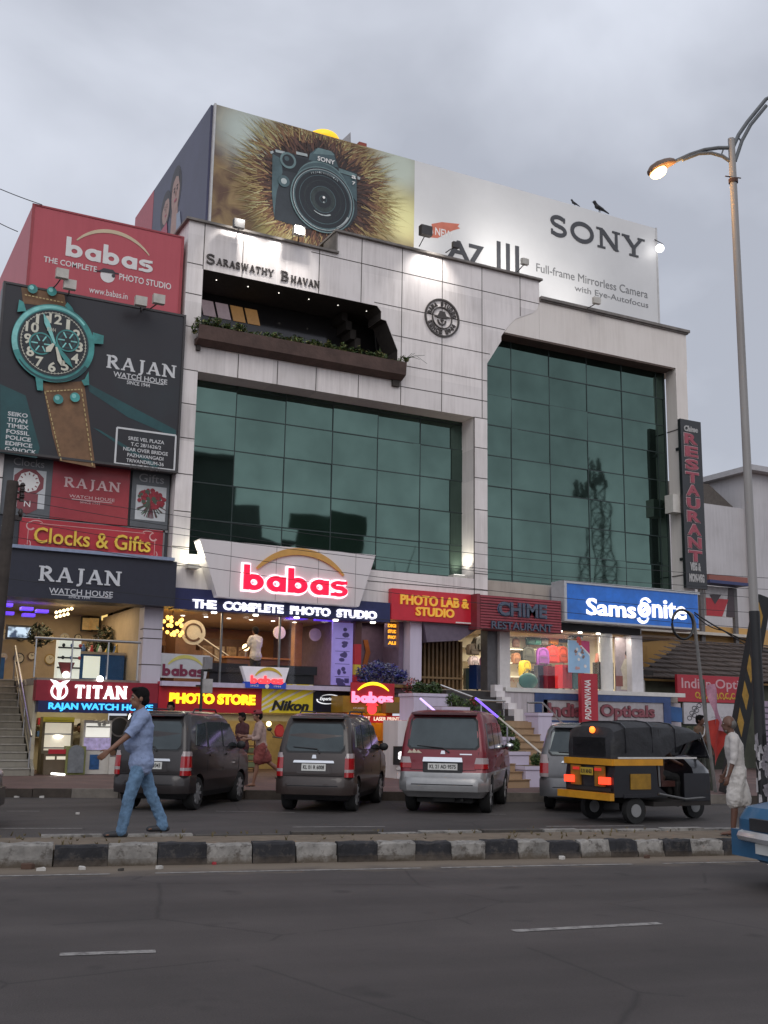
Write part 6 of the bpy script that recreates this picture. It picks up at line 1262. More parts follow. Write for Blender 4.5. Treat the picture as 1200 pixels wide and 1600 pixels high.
Y0=1.2; r=rect(93,996,124,1050,Y0); t=thing('display_tower','lit white display tower with dark small watches behind the glass balustrade','display case',((r[0]+r[1])/2,Y0,2.62))
q=MB(); q.box(r[0],r[1],Y0,Y0+.4,2.62,r[3]); q.build('body',M('case_glow',(.75,.78,.66),.4,.08,emit=.5),t)
for k in range(1,4):q=MB(); z=r[3]-k*(r[3]-2.62)/4.2; q.box(r[0]-.02,r[1]+.02,Y0-.05,Y0-.002,z-.02,z+.02); q.build('shelf',DARK,t)
for k in range(7):q=MB(); a=r[0]+.12+(k%3)*.22; z=r[3]-.2-(k//3)*.33; q.ball((a,Y0-.03,z),(.045,.03,.05),0,8,6); q.build('watch',[MATS['letter_black'],M('watch_blue',(.05,.15,.4),.4),M('watch_red',(.5,.06,.06),.4)][k%3],t)
Y0=1.6; a0,a1=XAT(124,Y0,3),2.4; t=thing('blue_counter','deep blue showroom counter to the right of the lit white display tower','counter',((a0+a1)/2,Y0,2.62))
q=MB(); q.box(a0,a1,Y0,Y0+.5,2.625,3.35); q.build('base',M('counter_blue',(.012,.06,.15),.3,.25,emit=.05,ecol=(.01,.1,.3)),t); q=MB(); q.box(a0-.03,a1+.03,Y0-.03,Y0+.53,3.353,3.42); q.build('top',M('counter_top',(.4,.33,.25),.3),t)
q=MB(); q.box(a0+.1,a0+.55,Y0-.02,Y0-.002,2.7,3.3); q.build('lit_panel',MATS['case_glow'],t)
t=thing('blue_counter','smaller blue counter at the head of the grey stone stairs','counter',(-1,4.3,2.62)); q=MB(); q.box(-1.7,-.4,4.2,4.6,2.625,3.3); q.build('base',MATS['counter_blue'],t); q=MB(); q.box(-1.73,-.37,4.17,4.63,3.303,3.36); q.build('top',MATS['counter_top'],t)
Y0=4.4; r=rect(13,979,48,997,Y0); t=thing('television','wall television showing a bright bluish picture above the grey stairs','television',((r[0]+r[1])/2,Y0,r[2]))
q=MB(); q.box(r[0]-.06,r[1]+.06,Y0,Y0+.06,r[2]-.06,r[3]+.06); q.build('bezel',MATS['letter_black'],t)
def tvm():
 m=bpy.data.materials.new('screen_picture'); m.use_nodes=True; n=m.node_tree.nodes; l=m.node_tree.links; b=n['Principled BSDF']; tcx=n.new('ShaderNodeTexCoord'); z=n.new('ShaderNodeTexNoise'); z.inputs['Scale'].default_value=4; z.inputs['Detail'].default_value=4; l.new(tcx.outputs['Object'],z.inputs['Vector']); r_=n.new('ShaderNodeValToRGB'); e=r_.color_ramp.elements; e[0].position=.42; e[0].color=(.03,.06,.12,1); e[1].position=.55; e[1].color=(.6,.75,.9,1); l.new(z.outputs[0],r_.inputs[0]); l.new(r_.outputs[0],b.inputs['Emission Color']); b.inputs['Emission Strength'].default_value=.9; b.inputs['Base Color'].default_value=(.01,.01,.01,1); return m
q=MB(); q.box(r[0],r[1],Y0-.006,Y0-.001,r[2],r[3]); q.build('screen',tvm(),t)
for k,(px,py)in enumerate(((136,975),(147,975))):
 Y0=4.9; x,z=P(px,py,Y0); t=thing('picture_frame',('left of two small dark framed prints in the watch showroom','right of two small dark framed prints in the watch showroom')[k],'picture frame',(x,Y0,z),0,'dark framed prints in the watch showroom')
 q=MB(); q.box(x-.19,x+.19,Y0,Y0+.04,z-.23,z+.23); q.build('frame',MATS['letter_black'],t); q=MB(); q.box(x-.14,x+.14,Y0-.004,Y0-.001,z-.18,z+.18); q.build('print',M('print_amber',(.5,.32,.12),.5,.4,9,emit=.2),t)
Y0=4.7; x,z=P(184,960,Y0); t=thing('wall_clock','dark framed round wall clock high in the watch showroom','clock',(x,Y0,z)); q=MB(); q.box(x-.3,x+.3,Y0,Y0+.05,z-.34,z+.34); q.build('board',BRW,t); q=MB(); q.arcband(x,z,.2,.2,0,360,.07,.07,Y0-.002,.03); q.build('ring',MATS['letter_black'],t); q=MB(); q.disc(x,z,.165,Y0-.002,.01); q.bar(x,z,x+.08,z+.06,.02,Y0-.013,.004); q.build('dial',CREAM,t)
Y0=4.8; r=rect(160,952,176,970,Y0); q=MB(); q.box(r[0],r[1],Y0,Y0+.05,r[2],r[3]); o=q.build('lit_panel',lit('glow_gold',(1,.72,.25),.8)); o.name='wall_light'; tag(o,'small glowing golden panel on the watch showroom wall left of the clock','light panel')
bush('dark indoor plant in front of the golden panel in the watch showroom',[((XAT(165,3.4,4),3.4,3.95),.38),((XAT(150,3.4,3.6),3.4,3.6),.32),((XAT(167,3.4,3.5),3.4,3.5),.34)],500,.09,51,[M('indoor_leaf',(.015,.02,.012),.5),M('indoor_leaf2',(.03,.045,.02),.5)])
bush('dark indoor plant near the television in the watch showroom',[((XAT(62,3.6,4),3.6,3.95),.35)],240,.09,52,[MATS['indoor_leaf'],MATS['indoor_leaf2']])
q=MB()
for k in range(9):x,z=P(88+(k%5)*6,957+(k//5)*7-(k%5)*1.5,2.4); q.ball((x,2.4,z),.045,0,8,6)
tag(q.build('light_string',lit('glow_warm',(1,.78,.42),3)),'string of small warm bulbs hung under the watch showroom ceiling','string lights')
q=MB()
for px,py in((10,945),(12,958),(42,951),(45,961),(66,955)):x,z=P(px,py,2.2); q.box(x-.16,x+.16,2.1,2.4,z-.04,z+.04)
q.build('cove_light',lit('glow_cove',(.12,.05,.9),.7),lb)
for px,py,lab in((103,1054,'small white globe light below the maroon cone shaped stand'),(156.5,1061,'small white globe light above the glowing letters of the maroon fascia')):
 x,z=P(px,py,.05); q=MB(); q.ball((x,.05,z),.085); o=q.build('globe_light',lit('glow_cool',(1,1,1),4)); tag(o,lab,'lamp')
q=MB(); x,z=P(104,1047,.05); q.prism([(x-.2,z+.2),(x+.2,z+.2),(x+.1,z-.1),(x-.1,z-.1)],.05,.2); tag(q.build('red_pot',M('pot_maroon',(.2,.03,.03),.5)),'maroon cone shaped stand below the lit white display tower','stand')
room_light(.6,2.6,4.7,3,3,42,(1,.78,.48),lb); room_light(-3.5,3.0,4.7,3,2,12,(1,.8,.55),lb); lamp('AREA',(-.7,2.4,4.68),5,(.25,.2,1),1.5,(-.7,2.4,2),parent=lb)
q=MB(); q.box(-2.4,-1.77,.0,1.2,.18,3.75); q.build('stair_wall',M('stair_beige',(.33,.28,.2),.7,.2),lb)
# ---------------- low watch shop goods
Y0=.9
def casebox(name,lab,rct,Y,d,body,parts,cat='display case'):
 r=rect(*rct,Y); t=thing(name,lab,cat,((r[0]+r[1])/2,Y,max(.18,r[2]))); z0=max(.185,r[2]); q=MB(); q.box(r[0],r[1],Y,Y+d,z0,r[3]); q.build('body',body,t); parts(t,r,z0); return t
GOLDM=M('brass_dark',(.2,.15,.05),.35,.3,metal=.5)
def p1(t,r,z0):
 q=MB(); q.box(r[0]+.06,r[1]-.06,.69,.699,z0+.6,r[3]-.15); q.build('lit_back',M('case_cream',(.7,.64,.5),.4,.1,emit=.45),t)
 for k in range(3):q=MB(); z=z0+.65+k*.35; q.box(r[0]+.05,r[1]-.05,.66,.689,z,z+.03); q.build('shelf',STEEL,t)
 q=MB(); q.ball((r[0]+.4,.64,r[3]-.5),(.12,.04,.04),0,10,6); q.build('spot',MATS['glow_cool'],t)
 q=MB(); q.box(r[0],r[1],.66,.699,r[3]-.12,r[3]); q.build('header',M('header_yellow',(.5,.42,.05),.4,emit=.2),t)
casebox('display_case','glass fronted cabinet with a yellow header in the low watch shop',(68,1120,110,1212),.7,.4,M('case_brown2',(.16,.13,.08),.5),p1)
def p2(t,r,z0):
 q=MB(); q.box(r[0]+.05,r[1]-.05,.49,.499,z0+.95,r[3]-.08); q.build('lit_back',M('case_bright',(.8,.78,.7),.4,.1,6,emit=.6),t)
 q=MB(); q.box(r[0]+.06,r[1]-.06,.45,.489,z0+1.2,z0+1.23); q.build('shelf',DARK,t)
 q=MB()
 rr=random.Random(3)
 for k in range(14):q.ball((rr.uniform(r[0]+.3,r[1]-.1),.47,z0+1.26+rr.uniform(0,.12)),(.05,.02,.03),0,8,5)
 q.build('goods',M('goods_silver',(.5,.48,.42),.3,.3,metal=.5),t)
 q=MB(); q.box(r[0]+.02,r[1]-.02,.47,.499,z0+.62,z0+.93); q.build('violet_band',M('band_violet',(.45,.38,.62),.4,.5,9,emit=.2),t)
 q=MB(); q.box(r[0]+.2,r[1]-.28,.485,.499,z0+.12,z0+.5); q.build('blue_print',M('print_navy',(.03,.1,.26),.4,.5,6),t)
casebox('display_case','tall brightly lit white cabinet with a violet band in the low watch shop',(132,1125,170,1214),.5,.4,M('case_white',(.55,.52,.47),.5,.1),p2)
def p3(t,r,z0):
 for k in range(3):q=MB(); q.box(r[0]+.05+k*.27,r[0]+.27+k*.27,.28,.299,z0+.38,r[3]-.06); q.build('window',M('case_cream',(.7,.64,.5),.4,.1,emit=.45),t)
 q=MB(); q.box(r[0]+.1,r[0]+.55,.28,.32,r[3]+.002,r[3]+.12); q.build('red_tray',SIGNRED,t)
casebox('counter_case','low glass counter with lit windows next to the grey stairs',(69,1178,104,1216),.3,.4,M('counter_brown',(.1,.07,.04),.5),p3,'counter')
def p4(t,r,z0):
 q=MB(); cx=(r[0]+r[1])/2
 q.prism([(cx-.2,z0+.05),(cx+.2,z0+.05),(cx+.2,z0+.5)]+[(cx+.2*math.cos(a*PI/8),z0+.55+.2*math.sin(a*PI/8))for a in range(9)],.2,.249); q.build('arched_print',M('print_slate',(.16,.17,.18),.5,.3,8),t)
casebox('green_cabinet','olive green cabinet with an arched print between the counters of the low watch shop',(104,1166,132,1214),.25,.3,M('cabinet_olive',(.2,.21,.07),.5,.25,4),p4,'cabinet')
def p5(t,r,z0):
 q=MB(); q.disc((r[0]+r[1])/2-.1,z0+.55,.08,.398,.01,0,14); q.build('round_mark',BRW,t)
casebox('white_cabinet','plain white cabinet at the right end of the low watch shop',(171,1183,190,1214),.4,.3,MATS['case_white'],p5,'cabinet')
def p6(t,r,z0):
 q=MB(); q.arcband((r[0]+r[1])/2,z0+.75,.25,.25,0,360,.04,.04,.998,.01); q.build('ring_mark',M('mark_grey',(.2,.19,.2),.5),t)
casebox('black_board','black display board with a ring mark behind the walking man',(172,1118,200,1180),1.0,.1,M('board_pitch',(.012,.012,.014),.4),p6,'board')
t=thing('tube_lamp','bright white oval lamp with a red cap under the maroon and navy fascia','lamp',(2.2,-.1,1.5)); x,z=P(204.5,1124,-.1); q=MB(); q.ball((x,-.1,z),(.07,.05,.17)); q.build('globe',MATS['glow_cool'],t,True); q=MB(); q.cyl((x,-.1,z+.15),(x,-.1,z+.24),.05,None,10); q.build('cap',SIGNRED,t)
room_light(1.2,1.6,2.4,2,2,22,(1,.88,.6),lb)
q=MB(); a=P(80,1207,-.2); b=P(101,1215,-.2); q.cyl((a[0],-.2,.24),(b[0],-.2,.21),.025,None,8); tag(q.build('floor_tube',MATS['glow_tube'],None,True),'white tube lamp lying low at the foot of the glass counter','lamp')
q=MB(); q.ball((XAT(122,1.6,1.2),1.6,1.0),.3,0,12,8); q=MB()
# ---------------- more stock: wall clocks and gift pieces, ceiling spots
rr=random.Random(77)
FR=[M('clockframe_brown',(.12,.06,.03),.5),M('clockframe_gold',(.4,.27,.08),.4,.2,metal=.4),M('clockframe_white',(.55,.53,.5),.4),M('clockframe_black',(.02,.02,.02),.4)]
for k in range(16):
 X,Z=-1.2+(k%8)*.44+rr.uniform(-.06,.06),3.35+(k//8)*.62+rr.uniform(-.08,.08); R0=rr.uniform(.11,.17)
 t=thing('wall_clock','small round clock on the back wall of the watch showroom','clock',(X,5.15,Z),0,'small clocks on the watch showroom wall')
 q=MB(); q.cyl((X,5.19,Z),(X,5.14,Z),R0,None,20); q.build('frame',FR[k%4],t)
 q=MB(); q.cyl((X,5.139,Z),(X,5.134,Z),R0*.8,None,20); q.bar(X,Z,X+R0*.4,Z+R0*.3,.012,5.133,.003,1); q.bar(X,Z,X-R0*.1,Z+R0*.6,.01,5.132,.003,1); q.build('dial',[CREAM,MATS['letter_black']],t)
GP=[M('gift_gold',(.5,.33,.08),.35,.2,metal=.5),M('gift_blue',(.06,.14,.35),.4),M('gift_red',(.4,.04,.05),.4),M('gift_white',(.6,.58,.55),.4),M('gift_green',(.06,.2,.1),.4)]
for k in range(12):
 X=1.05+(k%6)*.23; Y=1.75+(k//6)*.2; h=rr.uniform(.12,.26); q=MB(); q.lathe([(.03,0),(.06,.01),(rr.uniform(.03,.07),h*.4),(.025,h*.75),(.04,h*.8),(.0,h)],(X,Y,3.425),10)
 tag(q.build('figurine',GP[k%5],None,True),'small gift figurine lined up on the deep blue showroom counter','figurine','figurines on the deep blue counter')
for k in range(14):
 X=.12+(k%7)*.33; Z=1.42 if k<7 else 1.1; q=MB(); q.box(X,X+rr.uniform(.12,.22),3.05,3.25,Z,Z+rr.uniform(.1,.2))
 tag(q.build('gift_box',GP[(k*2)%5]),'small coloured gift box on the rear shelves of the low watch shop','gift box','gift boxes in the low watch shop')
q=MB()
for z in(1.08,1.4):q.box(.0,2.4,3.0,3.29,z-.02,z)
q.build('low_shop_shelf',MATS['counter_top'],lb)
q=MB()
for k in range(14):X,Y=3.6+(k%7)*.72,1.0+(k//7)*1.6; q.cyl((X,Y,4.655),(X,Y,4.668),.06,None,10)
q.build('ceiling_spot',MATS['glow_lamp'],bld)
q=MB()
for X in(7.0,7.9):q.box(X,X+.55,.7,1.1,4.6,4.665)
q.build('violet_cove',lit('glow_cove',(.12,.05,.9),.7),bld)
t=thing('mirror_cabinet','tall dark cabinet of framed pictures at the back of the photo showroom','cabinet',(7.6,6,2.625)); q=MB(); q.box(6.0,7.8,6.05,6.45,2.625,4.3); q.build('body',BRW,t)
for k in range(8):q=MB(); X,Z=6.1+(k%4)*.42,2.9+(k//4)*.65; q.box(X,X+.34,6.02,6.045,Z,Z+.5); q.build('picture',M('album_%d'%(k%3),((.4,.28,.16),(.3,.2,.12),(.45,.38,.3))[k%3],.4,.6,7),t)
# === VEHICLES
GLASSC=M('car_glass',(.07,.085,.088),.07,.3,1.2,metal=.55,spec=.8)
BLKPL=M('black_plastic',(.018,.018,.02),.6,.2); CHROME=M('chrome',(.65,.65,.66),.12,.05,metal=1.0)
TAILR=M('tail_red',(.22,.005,.008),.15,.15,12,coat=.6,emit=.05,ecol=(1,.02,.02)); TAILW=M('tail_clear',(.34,.28,.28),.15,.1,coat=.6)
PLATE=M('number_plate',(.6,.6,.57),.5,.08)
def flake(name,rgb,metal=.35):
 m=M(name,rgb,.4,.2,2.2,.04,3,metal,.35); return m
def interp(tab,z):
 if z<=tab[0][0]:return tab[0][1]
 for(a,b),(c,d)in zip(tab,tab[1:]):
  if z<=c:return b+(d-b)*(z-a)/(c-a)
 return tab[-1][1]
def cut_arches(me,cuts):
 """open the wheel arches in a closed body shell"""
 a=bpy.data.objects.new('a',me); C.objects.link(a)
 q=MB()
 for c,r,y0,y1 in cuts:q.cyl((c[0],y0,c[1]),(c[0],y1,c[1]),r,None,28)
 bmesh.ops.recalc_face_normals(q.bm,faces=q.bm.faces)
 mb=bpy.data.meshes.new('b'); q.bm.to_mesh(mb); q.bm.free(); b=bpy.data.objects.new('b',mb); C.objects.link(b)
 md=a.modifiers.new('x','BOOLEAN'); md.operation='DIFFERENCE'; md.object=b; md.solver='EXACT'
 dg=bpy.context.evaluated_depsgraph_get(); dg.update(); out=bpy.data.meshes.new_from_object(a.evaluated_get(dg))
 bpy.data.objects.remove(a); bpy.data.objects.remove(b); return out
def car(nm,label,sp):
 """body lofted from level slices (z, rear x, front x, half width, corner radius); x runs forward, rear at 0"""
 t=thing(nm,label,sp.get('cat','car')); sl=sp['slices']
 bm=bmesh.new(); rings=[]; n=5
 for z,xr,xf,hw,cr in sl:
  ring=[]
  for sx,sy,a0 in((1,1,0),(-1,1,90),(-1,-1,180),(1,-1,270)):
   cx=(xf-cr)if sx>0 else(xr+cr); cy=sy*(hw-cr)
   for k in range(n+1):
    a=math.radians(a0+90*k/n); ring.append(bm.verts.new((cx+cr*math.cos(a),cy+cr*math.sin(a),z)))
  rings.append(ring)
 N=len(rings[0])
 for i in range(len(rings)-1):
  for k in range(N):bm.faces.new([rings[i][k],rings[i][(k+1)%N],rings[i+1][(k+1)%N],rings[i+1][k]])
 bm.faces.new(rings[0][::-1]); bm.faces.new(rings[-1])
 bmesh.ops.recalc_face_normals(bm,faces=bm.faces)
 two=sp.get('lower')
 me=bpy.data.meshes.new('body'); bm.to_mesh(me); bm.free()
 W_=sl[2][3]; r=sp['wheel']
 me=cut_arches(me,[((x,r),r*1.17,s*(W_-.3),s*(W_+.3))for x in sp['axles']for s in(-1,1)]if False else[((x,r),r*1.17,-(W_+.3),-(W_-.28))for x in sp['axles']]+[((x,r),r*1.17,W_-.28,W_+.3)for x in sp['axles']])
 me.materials.clear(); me.materials.append(sp['paint']); me.materials.append(sp.get('paint2',sp['paint'])); me.materials.append(BLKPL)
 for p in me.polygons:
  p.use_smooth=True; cz=p.center.z
  p.material_index=1 if(two and cz<two)else 0
  if cz<.26:p.material_index=2
 try:me.set_sharp_from_angle(angle=math.radians(32))
 except Exception:pass
 body=bpy.data.objects.new('body',me); C.objects.link(body); body.parent=t
 rear=[(z,xr)for z,xr,xf,hw,cr in sl]; hwid=[(z,hw)for z,xr,xf,hw,cr in sl]; front=[(z,xf)for z,xr,xf,hw,cr in sl]
 def R(y,z,d=.006):return(interp(rear,z)-d,y,z)
 def SD(s,x,z,d=.005):return(x,s*(interp(hwid,z)+d),z)
 def rear_patch(q,pts,d=.006,th=.012,m=0):
  a=[q.bm.verts.new(R(y,z,d))for y,z in pts]; b=[q.bm.verts.new(R(y,z,d-th))for y,z in pts]
  q._f(a,m); q._f(b[::-1],m)
  for i in range(len(pts)):q._f([a[i],b[i],b[(i+1)%len(pts)],a[(i+1)%len(pts)]],m)
 def side_patch(q,s,pts,d=.005,th=.012,m=0):
  a=[q.bm.verts.new(SD(s,x,z,d))for x,z in pts]; b=[q.bm.verts.new(SD(s,x,z,d-th))for x,z in pts]
  q._f(a,m); q._f(b[::-1],m)
  for i in range(len(pts)):q._f([a[i],b[i],b[(i+1)%len(pts)],a[(i+1)%len(pts)]],m)
 def rr_(y0,y1,z0,z1,c,k=3):
  o=[]
  for sx,sz,a0 in((y1-c,z1-c,0),(y0+c,z1-c,90),(y0+c,z0+c,180),(y1-c,z0+c,270)):
   for i in range(k+1):a=math.radians(a0+90*i/k); o.append((sx+c*math.cos(a),sz+c*math.sin(a)))
  return o
 g0,g1,gw=sp['rglass']; wt=gw*.93
 def trap(e):
  c=.06
  return[(-gw-e,g0+c-e),(-gw-e+c,g0-e),(gw+e-c,g0-e),(gw+e,g0+c-e),(wt+e,g1-c+e),(wt+e-c,g1+e),(-wt-e+c,g1+e),(-wt-e,g1-c+e)]
 q=MB(); rear_patch(q,trap(.03),.004,.02); fr=q.build('rear_window',BLKPL,t,False,True)
 q=MB(); rear_patch(q,trap(0),.009,.01); q.build('pane',GLASSC,fr,False,True)
 q=MB()
 for(a,b)in sp['seams']:q.tube([R(a[0],a[1],.002),R(b[0],b[1],.002)],.005,4)
 for s in(-1,1):
  for x,z0,z1 in sp['doors']:q.tube([SD(s,x,z0,.001),SD(s,x+.02,(z0+z1)/2,.001),SD(s,x+.03,z1,.001)],.005,4)
 q.build('seam',BLKPL,body,False,True)
 y0,y1,z0,z1=sp['plate']
 q=MB(); rear_patch(q,rr_(y0-.1,y1+.1,z0-.05,z1+.04,.03),.003,.015); q.build('plate_recess',sp.get('recess',BLKPL),t,False,True)
 q=MB(); rear_patch(q,[(y0,z0),(y1,z0),(y1,z1),(y0,z1)],.014,.008); pl=q.build('number_plate',PLATE,t,False,True)
 q=MB(); xx=interp(rear,(z0+z1)/2)-.0165; T=Matrix(((0,1,0,xx),(-1,0,0,0),(0,0,1,0),(0,0,0,1)))
 q.text(sp['reg'],-y1+.03,-y0-.03,z0+.025,z1-.025,0,.002,0,.02,0,T); q.build('plate_lettering',BLKPL,pl,False,True)
 a,b,c,d=sp['garnish']; q=MB(); rear_patch(q,[(-a,c),(a,c),(a*.96,d),(-a*.96,d)],b,b); q.build('garnish',sp.get('garnish_mat',CHROME),t,False,True)
 q=MB(); rear_patch(q,[(-.045,sp['badge']-.03),(.045,sp['badge']-.03),(.03,sp['badge']+.03),(-.03,sp['badge']+.03)],.012,.012); q.build('badge',CHROME,t,False,True)
 for s in(-1,1):
  q=MB()
  for z0,z1,m in sp['tail']:
   for(ya,yb)in((sp['taily'],interp(hwid,z0)-.1),):
    rear_patch(q,[(s*ya,z0),(s*yb,z0),(s*(interp(hwid,z1)-.1),z1),(s*(ya+(.0 if z1<sp['tail'][-1][1]else .03)),z1)],.012,.03,m)
   side_patch(q,s,[(interp(rear,z0)+.1,z0),(interp(rear,z0)+sp['wrap'],z0),(interp(rear,z1)+sp['wrap']*.75,z1),(interp(rear,z1)+.1,z1)],.008,.02,m)
   for k in range(4):
    def cpt(z,a):return(interp(rear,z)+.11-.12*math.cos(a),s*(interp(hwid,z)-.11+.12*math.sin(a)),z)
    a0,a1=k*PI/8,(k+1)*PI/8; q.poly([cpt(z0,a0),cpt(z0,a1),cpt(z1,a1),cpt(z1,a0)],m)
  q.build('tail_lamp',[TAILR,TAILW],t,False,True,True)
 bz0,bz1,bd=sp['bumper']; q=MB()
 pts=[]
 hwb=interp(hwid,bz1)
 path=[(.45,hwb+.012),(.12,hwb+.012),(.02-bd,hwb-.16),(-bd,hwb-.3),(-bd,-hwb+.3),(.02-bd,-hwb+.16),(.12,-hwb-.012),(.45,-hwb-.012)]
 lo=[q.bm.verts.new((x,y,bz0))for x,y in path]; mi=[q.bm.verts.new((x-.012,y*1.008,bz0+.08))for x,y in path]; hi=[q.bm.verts.new((x-.012,y*1.008,bz1-.05))for x,y in path]; tp=[q.bm.verts.new((x+.02,y*.995,bz1))for x,y in path]; tb=[q.bm.verts.new((max(x,.06)+.06,y*.9,bz1))for x,y in path]; lb_=[q.bm.verts.new((max(x,.06)+.06,y*.9,bz0))for x,y in path]
 for A,B in((lb_,lo),(lo,mi),(mi,hi),(hi,tp),(tp,tb)):
  for k in range(len(path)-1):q._f([A[k],A[k+1],B[k+1],B[k]],0)
 q.build('rear_bumper',sp.get('bumper_mat',sp['paint']),t,True,True)
 q=MB(); q.tube([(-bd-.014,-hwb+.25,(bz0+bz1)/2),(-bd-.014,hwb-.25,(bz0+bz1)/2)],.008,4); q.build('bumper_seam',BLKPL,t,False,True)
 hwf=interp(hwid,.5); xf=interp(front,.5); q=MB(); q.box(xf-.25,xf+.03,-hwf+.05,hwf-.05,.28,.55); q.bevel(.06,2); q.build('front_bumper',sp['paint'],t,True,True)
 z0,z1=sp['wind']
 q=MB(); w0,w1=interp(hwid,z0)-.12,interp(hwid,z1)-.14; q.poly([(interp(front,z0)+.008,-w0,z0),(interp(front,z0)+.008,w0,z0),(interp(front,z1)+.008,w1,z1),(interp(front,z1)+.008,-w1,z1)]); q.build('windscreen',GLASSC,t,False,True)
 for s in(-1,1):
  q=MB(); q.ball((interp(front,.75)-.08,s*(interp(hwid,.75)-.22),sp.get('lampz',.74)),(.12,.16,.09),0,14,8); q.build('headlight',TAILW,t,True,True)
 for s in(-1,1):
  for poly_ in sp['swin']:
   q=MB(); side_patch(q,s,poly_,.02,.026); q.build('side_window',GLASSC,t,False,True)
  q=MB()
  for x,z in sp['handles']:side_patch(q,s,[(x,z),(x+.16,z),(x+.16,z+.035),(x,z+.035)],.03,.03)
  q.build('door_handle',sp.get('handle_mat',sp['paint']),t,False,True)
  mx,mz=sp['mirror']; q=MB(); yy=interp(hwid,mz); q.ball((mx,s*(yy+.12),mz),(.055,.1,.075),0,12,8); q.tube([(mx+.02,s*(yy-.02),mz-.05),(mx,s*(yy+.08),mz-.03)],.02,6); q.build('wing_mirror',sp.get('mirror_mat',sp['paint']),t,True,True)
  if 'moulding' in sp:
   z=sp['moulding']; q=MB(); side_patch(q,s,[(sp['axles'][0]+.42,z),(sp['axles'][1]-.42,z),(sp['axles'][1]-.42,z+.05),(sp['axles'][0]+.42,z+.05)],.02,.03); q.build('side_moulding',sp['mould_mat'],t,False,True)
  if 'rails' in sp:
   z=sl[-1][0]; x0,x1,yy=sp['rails']; q=MB(); q.tube([(x0,s*yy,z-.03),(x0+.08,s*yy,z+.035),(x1-.08,s*yy,z+.035),(x1,s*yy,z-.03)],.016,6); q.build('roof_rail',sp.get('rail_mat',BLKPL),t,True,True)
 if sp.get('spoiler'):
  x0,zz,hw=sp['spoiler']; q=MB(); q.prism([(x0-.14,zz-.05),(x0-.1,zz-.012),(x0+.25,zz+.012),(x0+.25,zz-.05)],-hw,hw); q.bevel(.015,1); q.build('spoiler',sp.get('spoiler_mat',sp['paint']),t,False,True)
 if sp.get('stoplamp'):q=MB(); a,z0,z1,d_=sp['stoplamp']; rear_patch(q,[(-a,z0),(a,z0),(a*.9,z1),(-a*.9,z1)],d_,.04); q.build('stop_lamp',TAILR,t,False,True)
 wz=sp['wiper']; q=MB(); q.tube([R(*wz[0],.02),R(*wz[1],.03),R(*wz[2],.022)],[.018,.012,.008],6); q.build('wiper',BLKPL,t,True,True)
 for x in sp['axles']:
  for s in(-1,1):
   yo=s*(W_-.015)
   q=MB(); prof=[]
   w_=.1
   q2=[(r*.66,-w_),(r*.93,-w_),(r,-w_*.6),(r,w_*.6),(r*.93,w_),(r*.66,w_)]
   rings_=[[q.bm.verts.new((x+rad*math.cos(2*PI*k/28),yo-s*w_+yy,r+rad*math.sin(2*PI*k/28)))for k in range(28)]for rad,yy in q2]
   for i in range(len(rings_)-1):
    for k in range(28):q._f([rings_[i][k],rings_[i][(k+1)%28],rings_[i+1][(k+1)%28],rings_[i+1][k]])
   w=thing('wheel',None,None)if False else None
   tyre=q.build('wheel',TYRE,t,True,True)
   q=MB(); yy=yo-s*.015; q.cyl((x,yy,r),(x,yy-s*.05,r),r*.68,None,28)
   for k in range(sp.get('spokes',8)):
    a=2*PI*k/sp.get('spokes',8); q.obox((x+r*.36*math.cos(a),yy+s*.008,r+r*.36*math.sin(a)),r*.27,.008,r*.075,0,1,-a)
   q.cyl((x,yy,r),(x,yy+s*.02,r),r*.16,None,14,1)
   q.build('rim',[sp.get('rim_dark',M('rim_shadow',(.09,.09,.09),.5,.2)),sp.get('rim',M('rim_silver',(.42,.42,.43),.35,.15,metal=.6))],tyre,False,True)
 q=MB(); q.box(.25,sl[0][2]-.3,-W_+.3,W_-.3,.2,.42); q.tube([(.1,-.35,.26),(.7,-.35,.26)],.03,8); q.box(.15,.35,-.2,.2,.22,.36); q.build('underbody',M('underbody',(.012,.012,.012),.9),t,False,True)
 for f in sp.get('extra',[]):f(t,rear_patch,side_patch,R,SD,rr_)
 return t
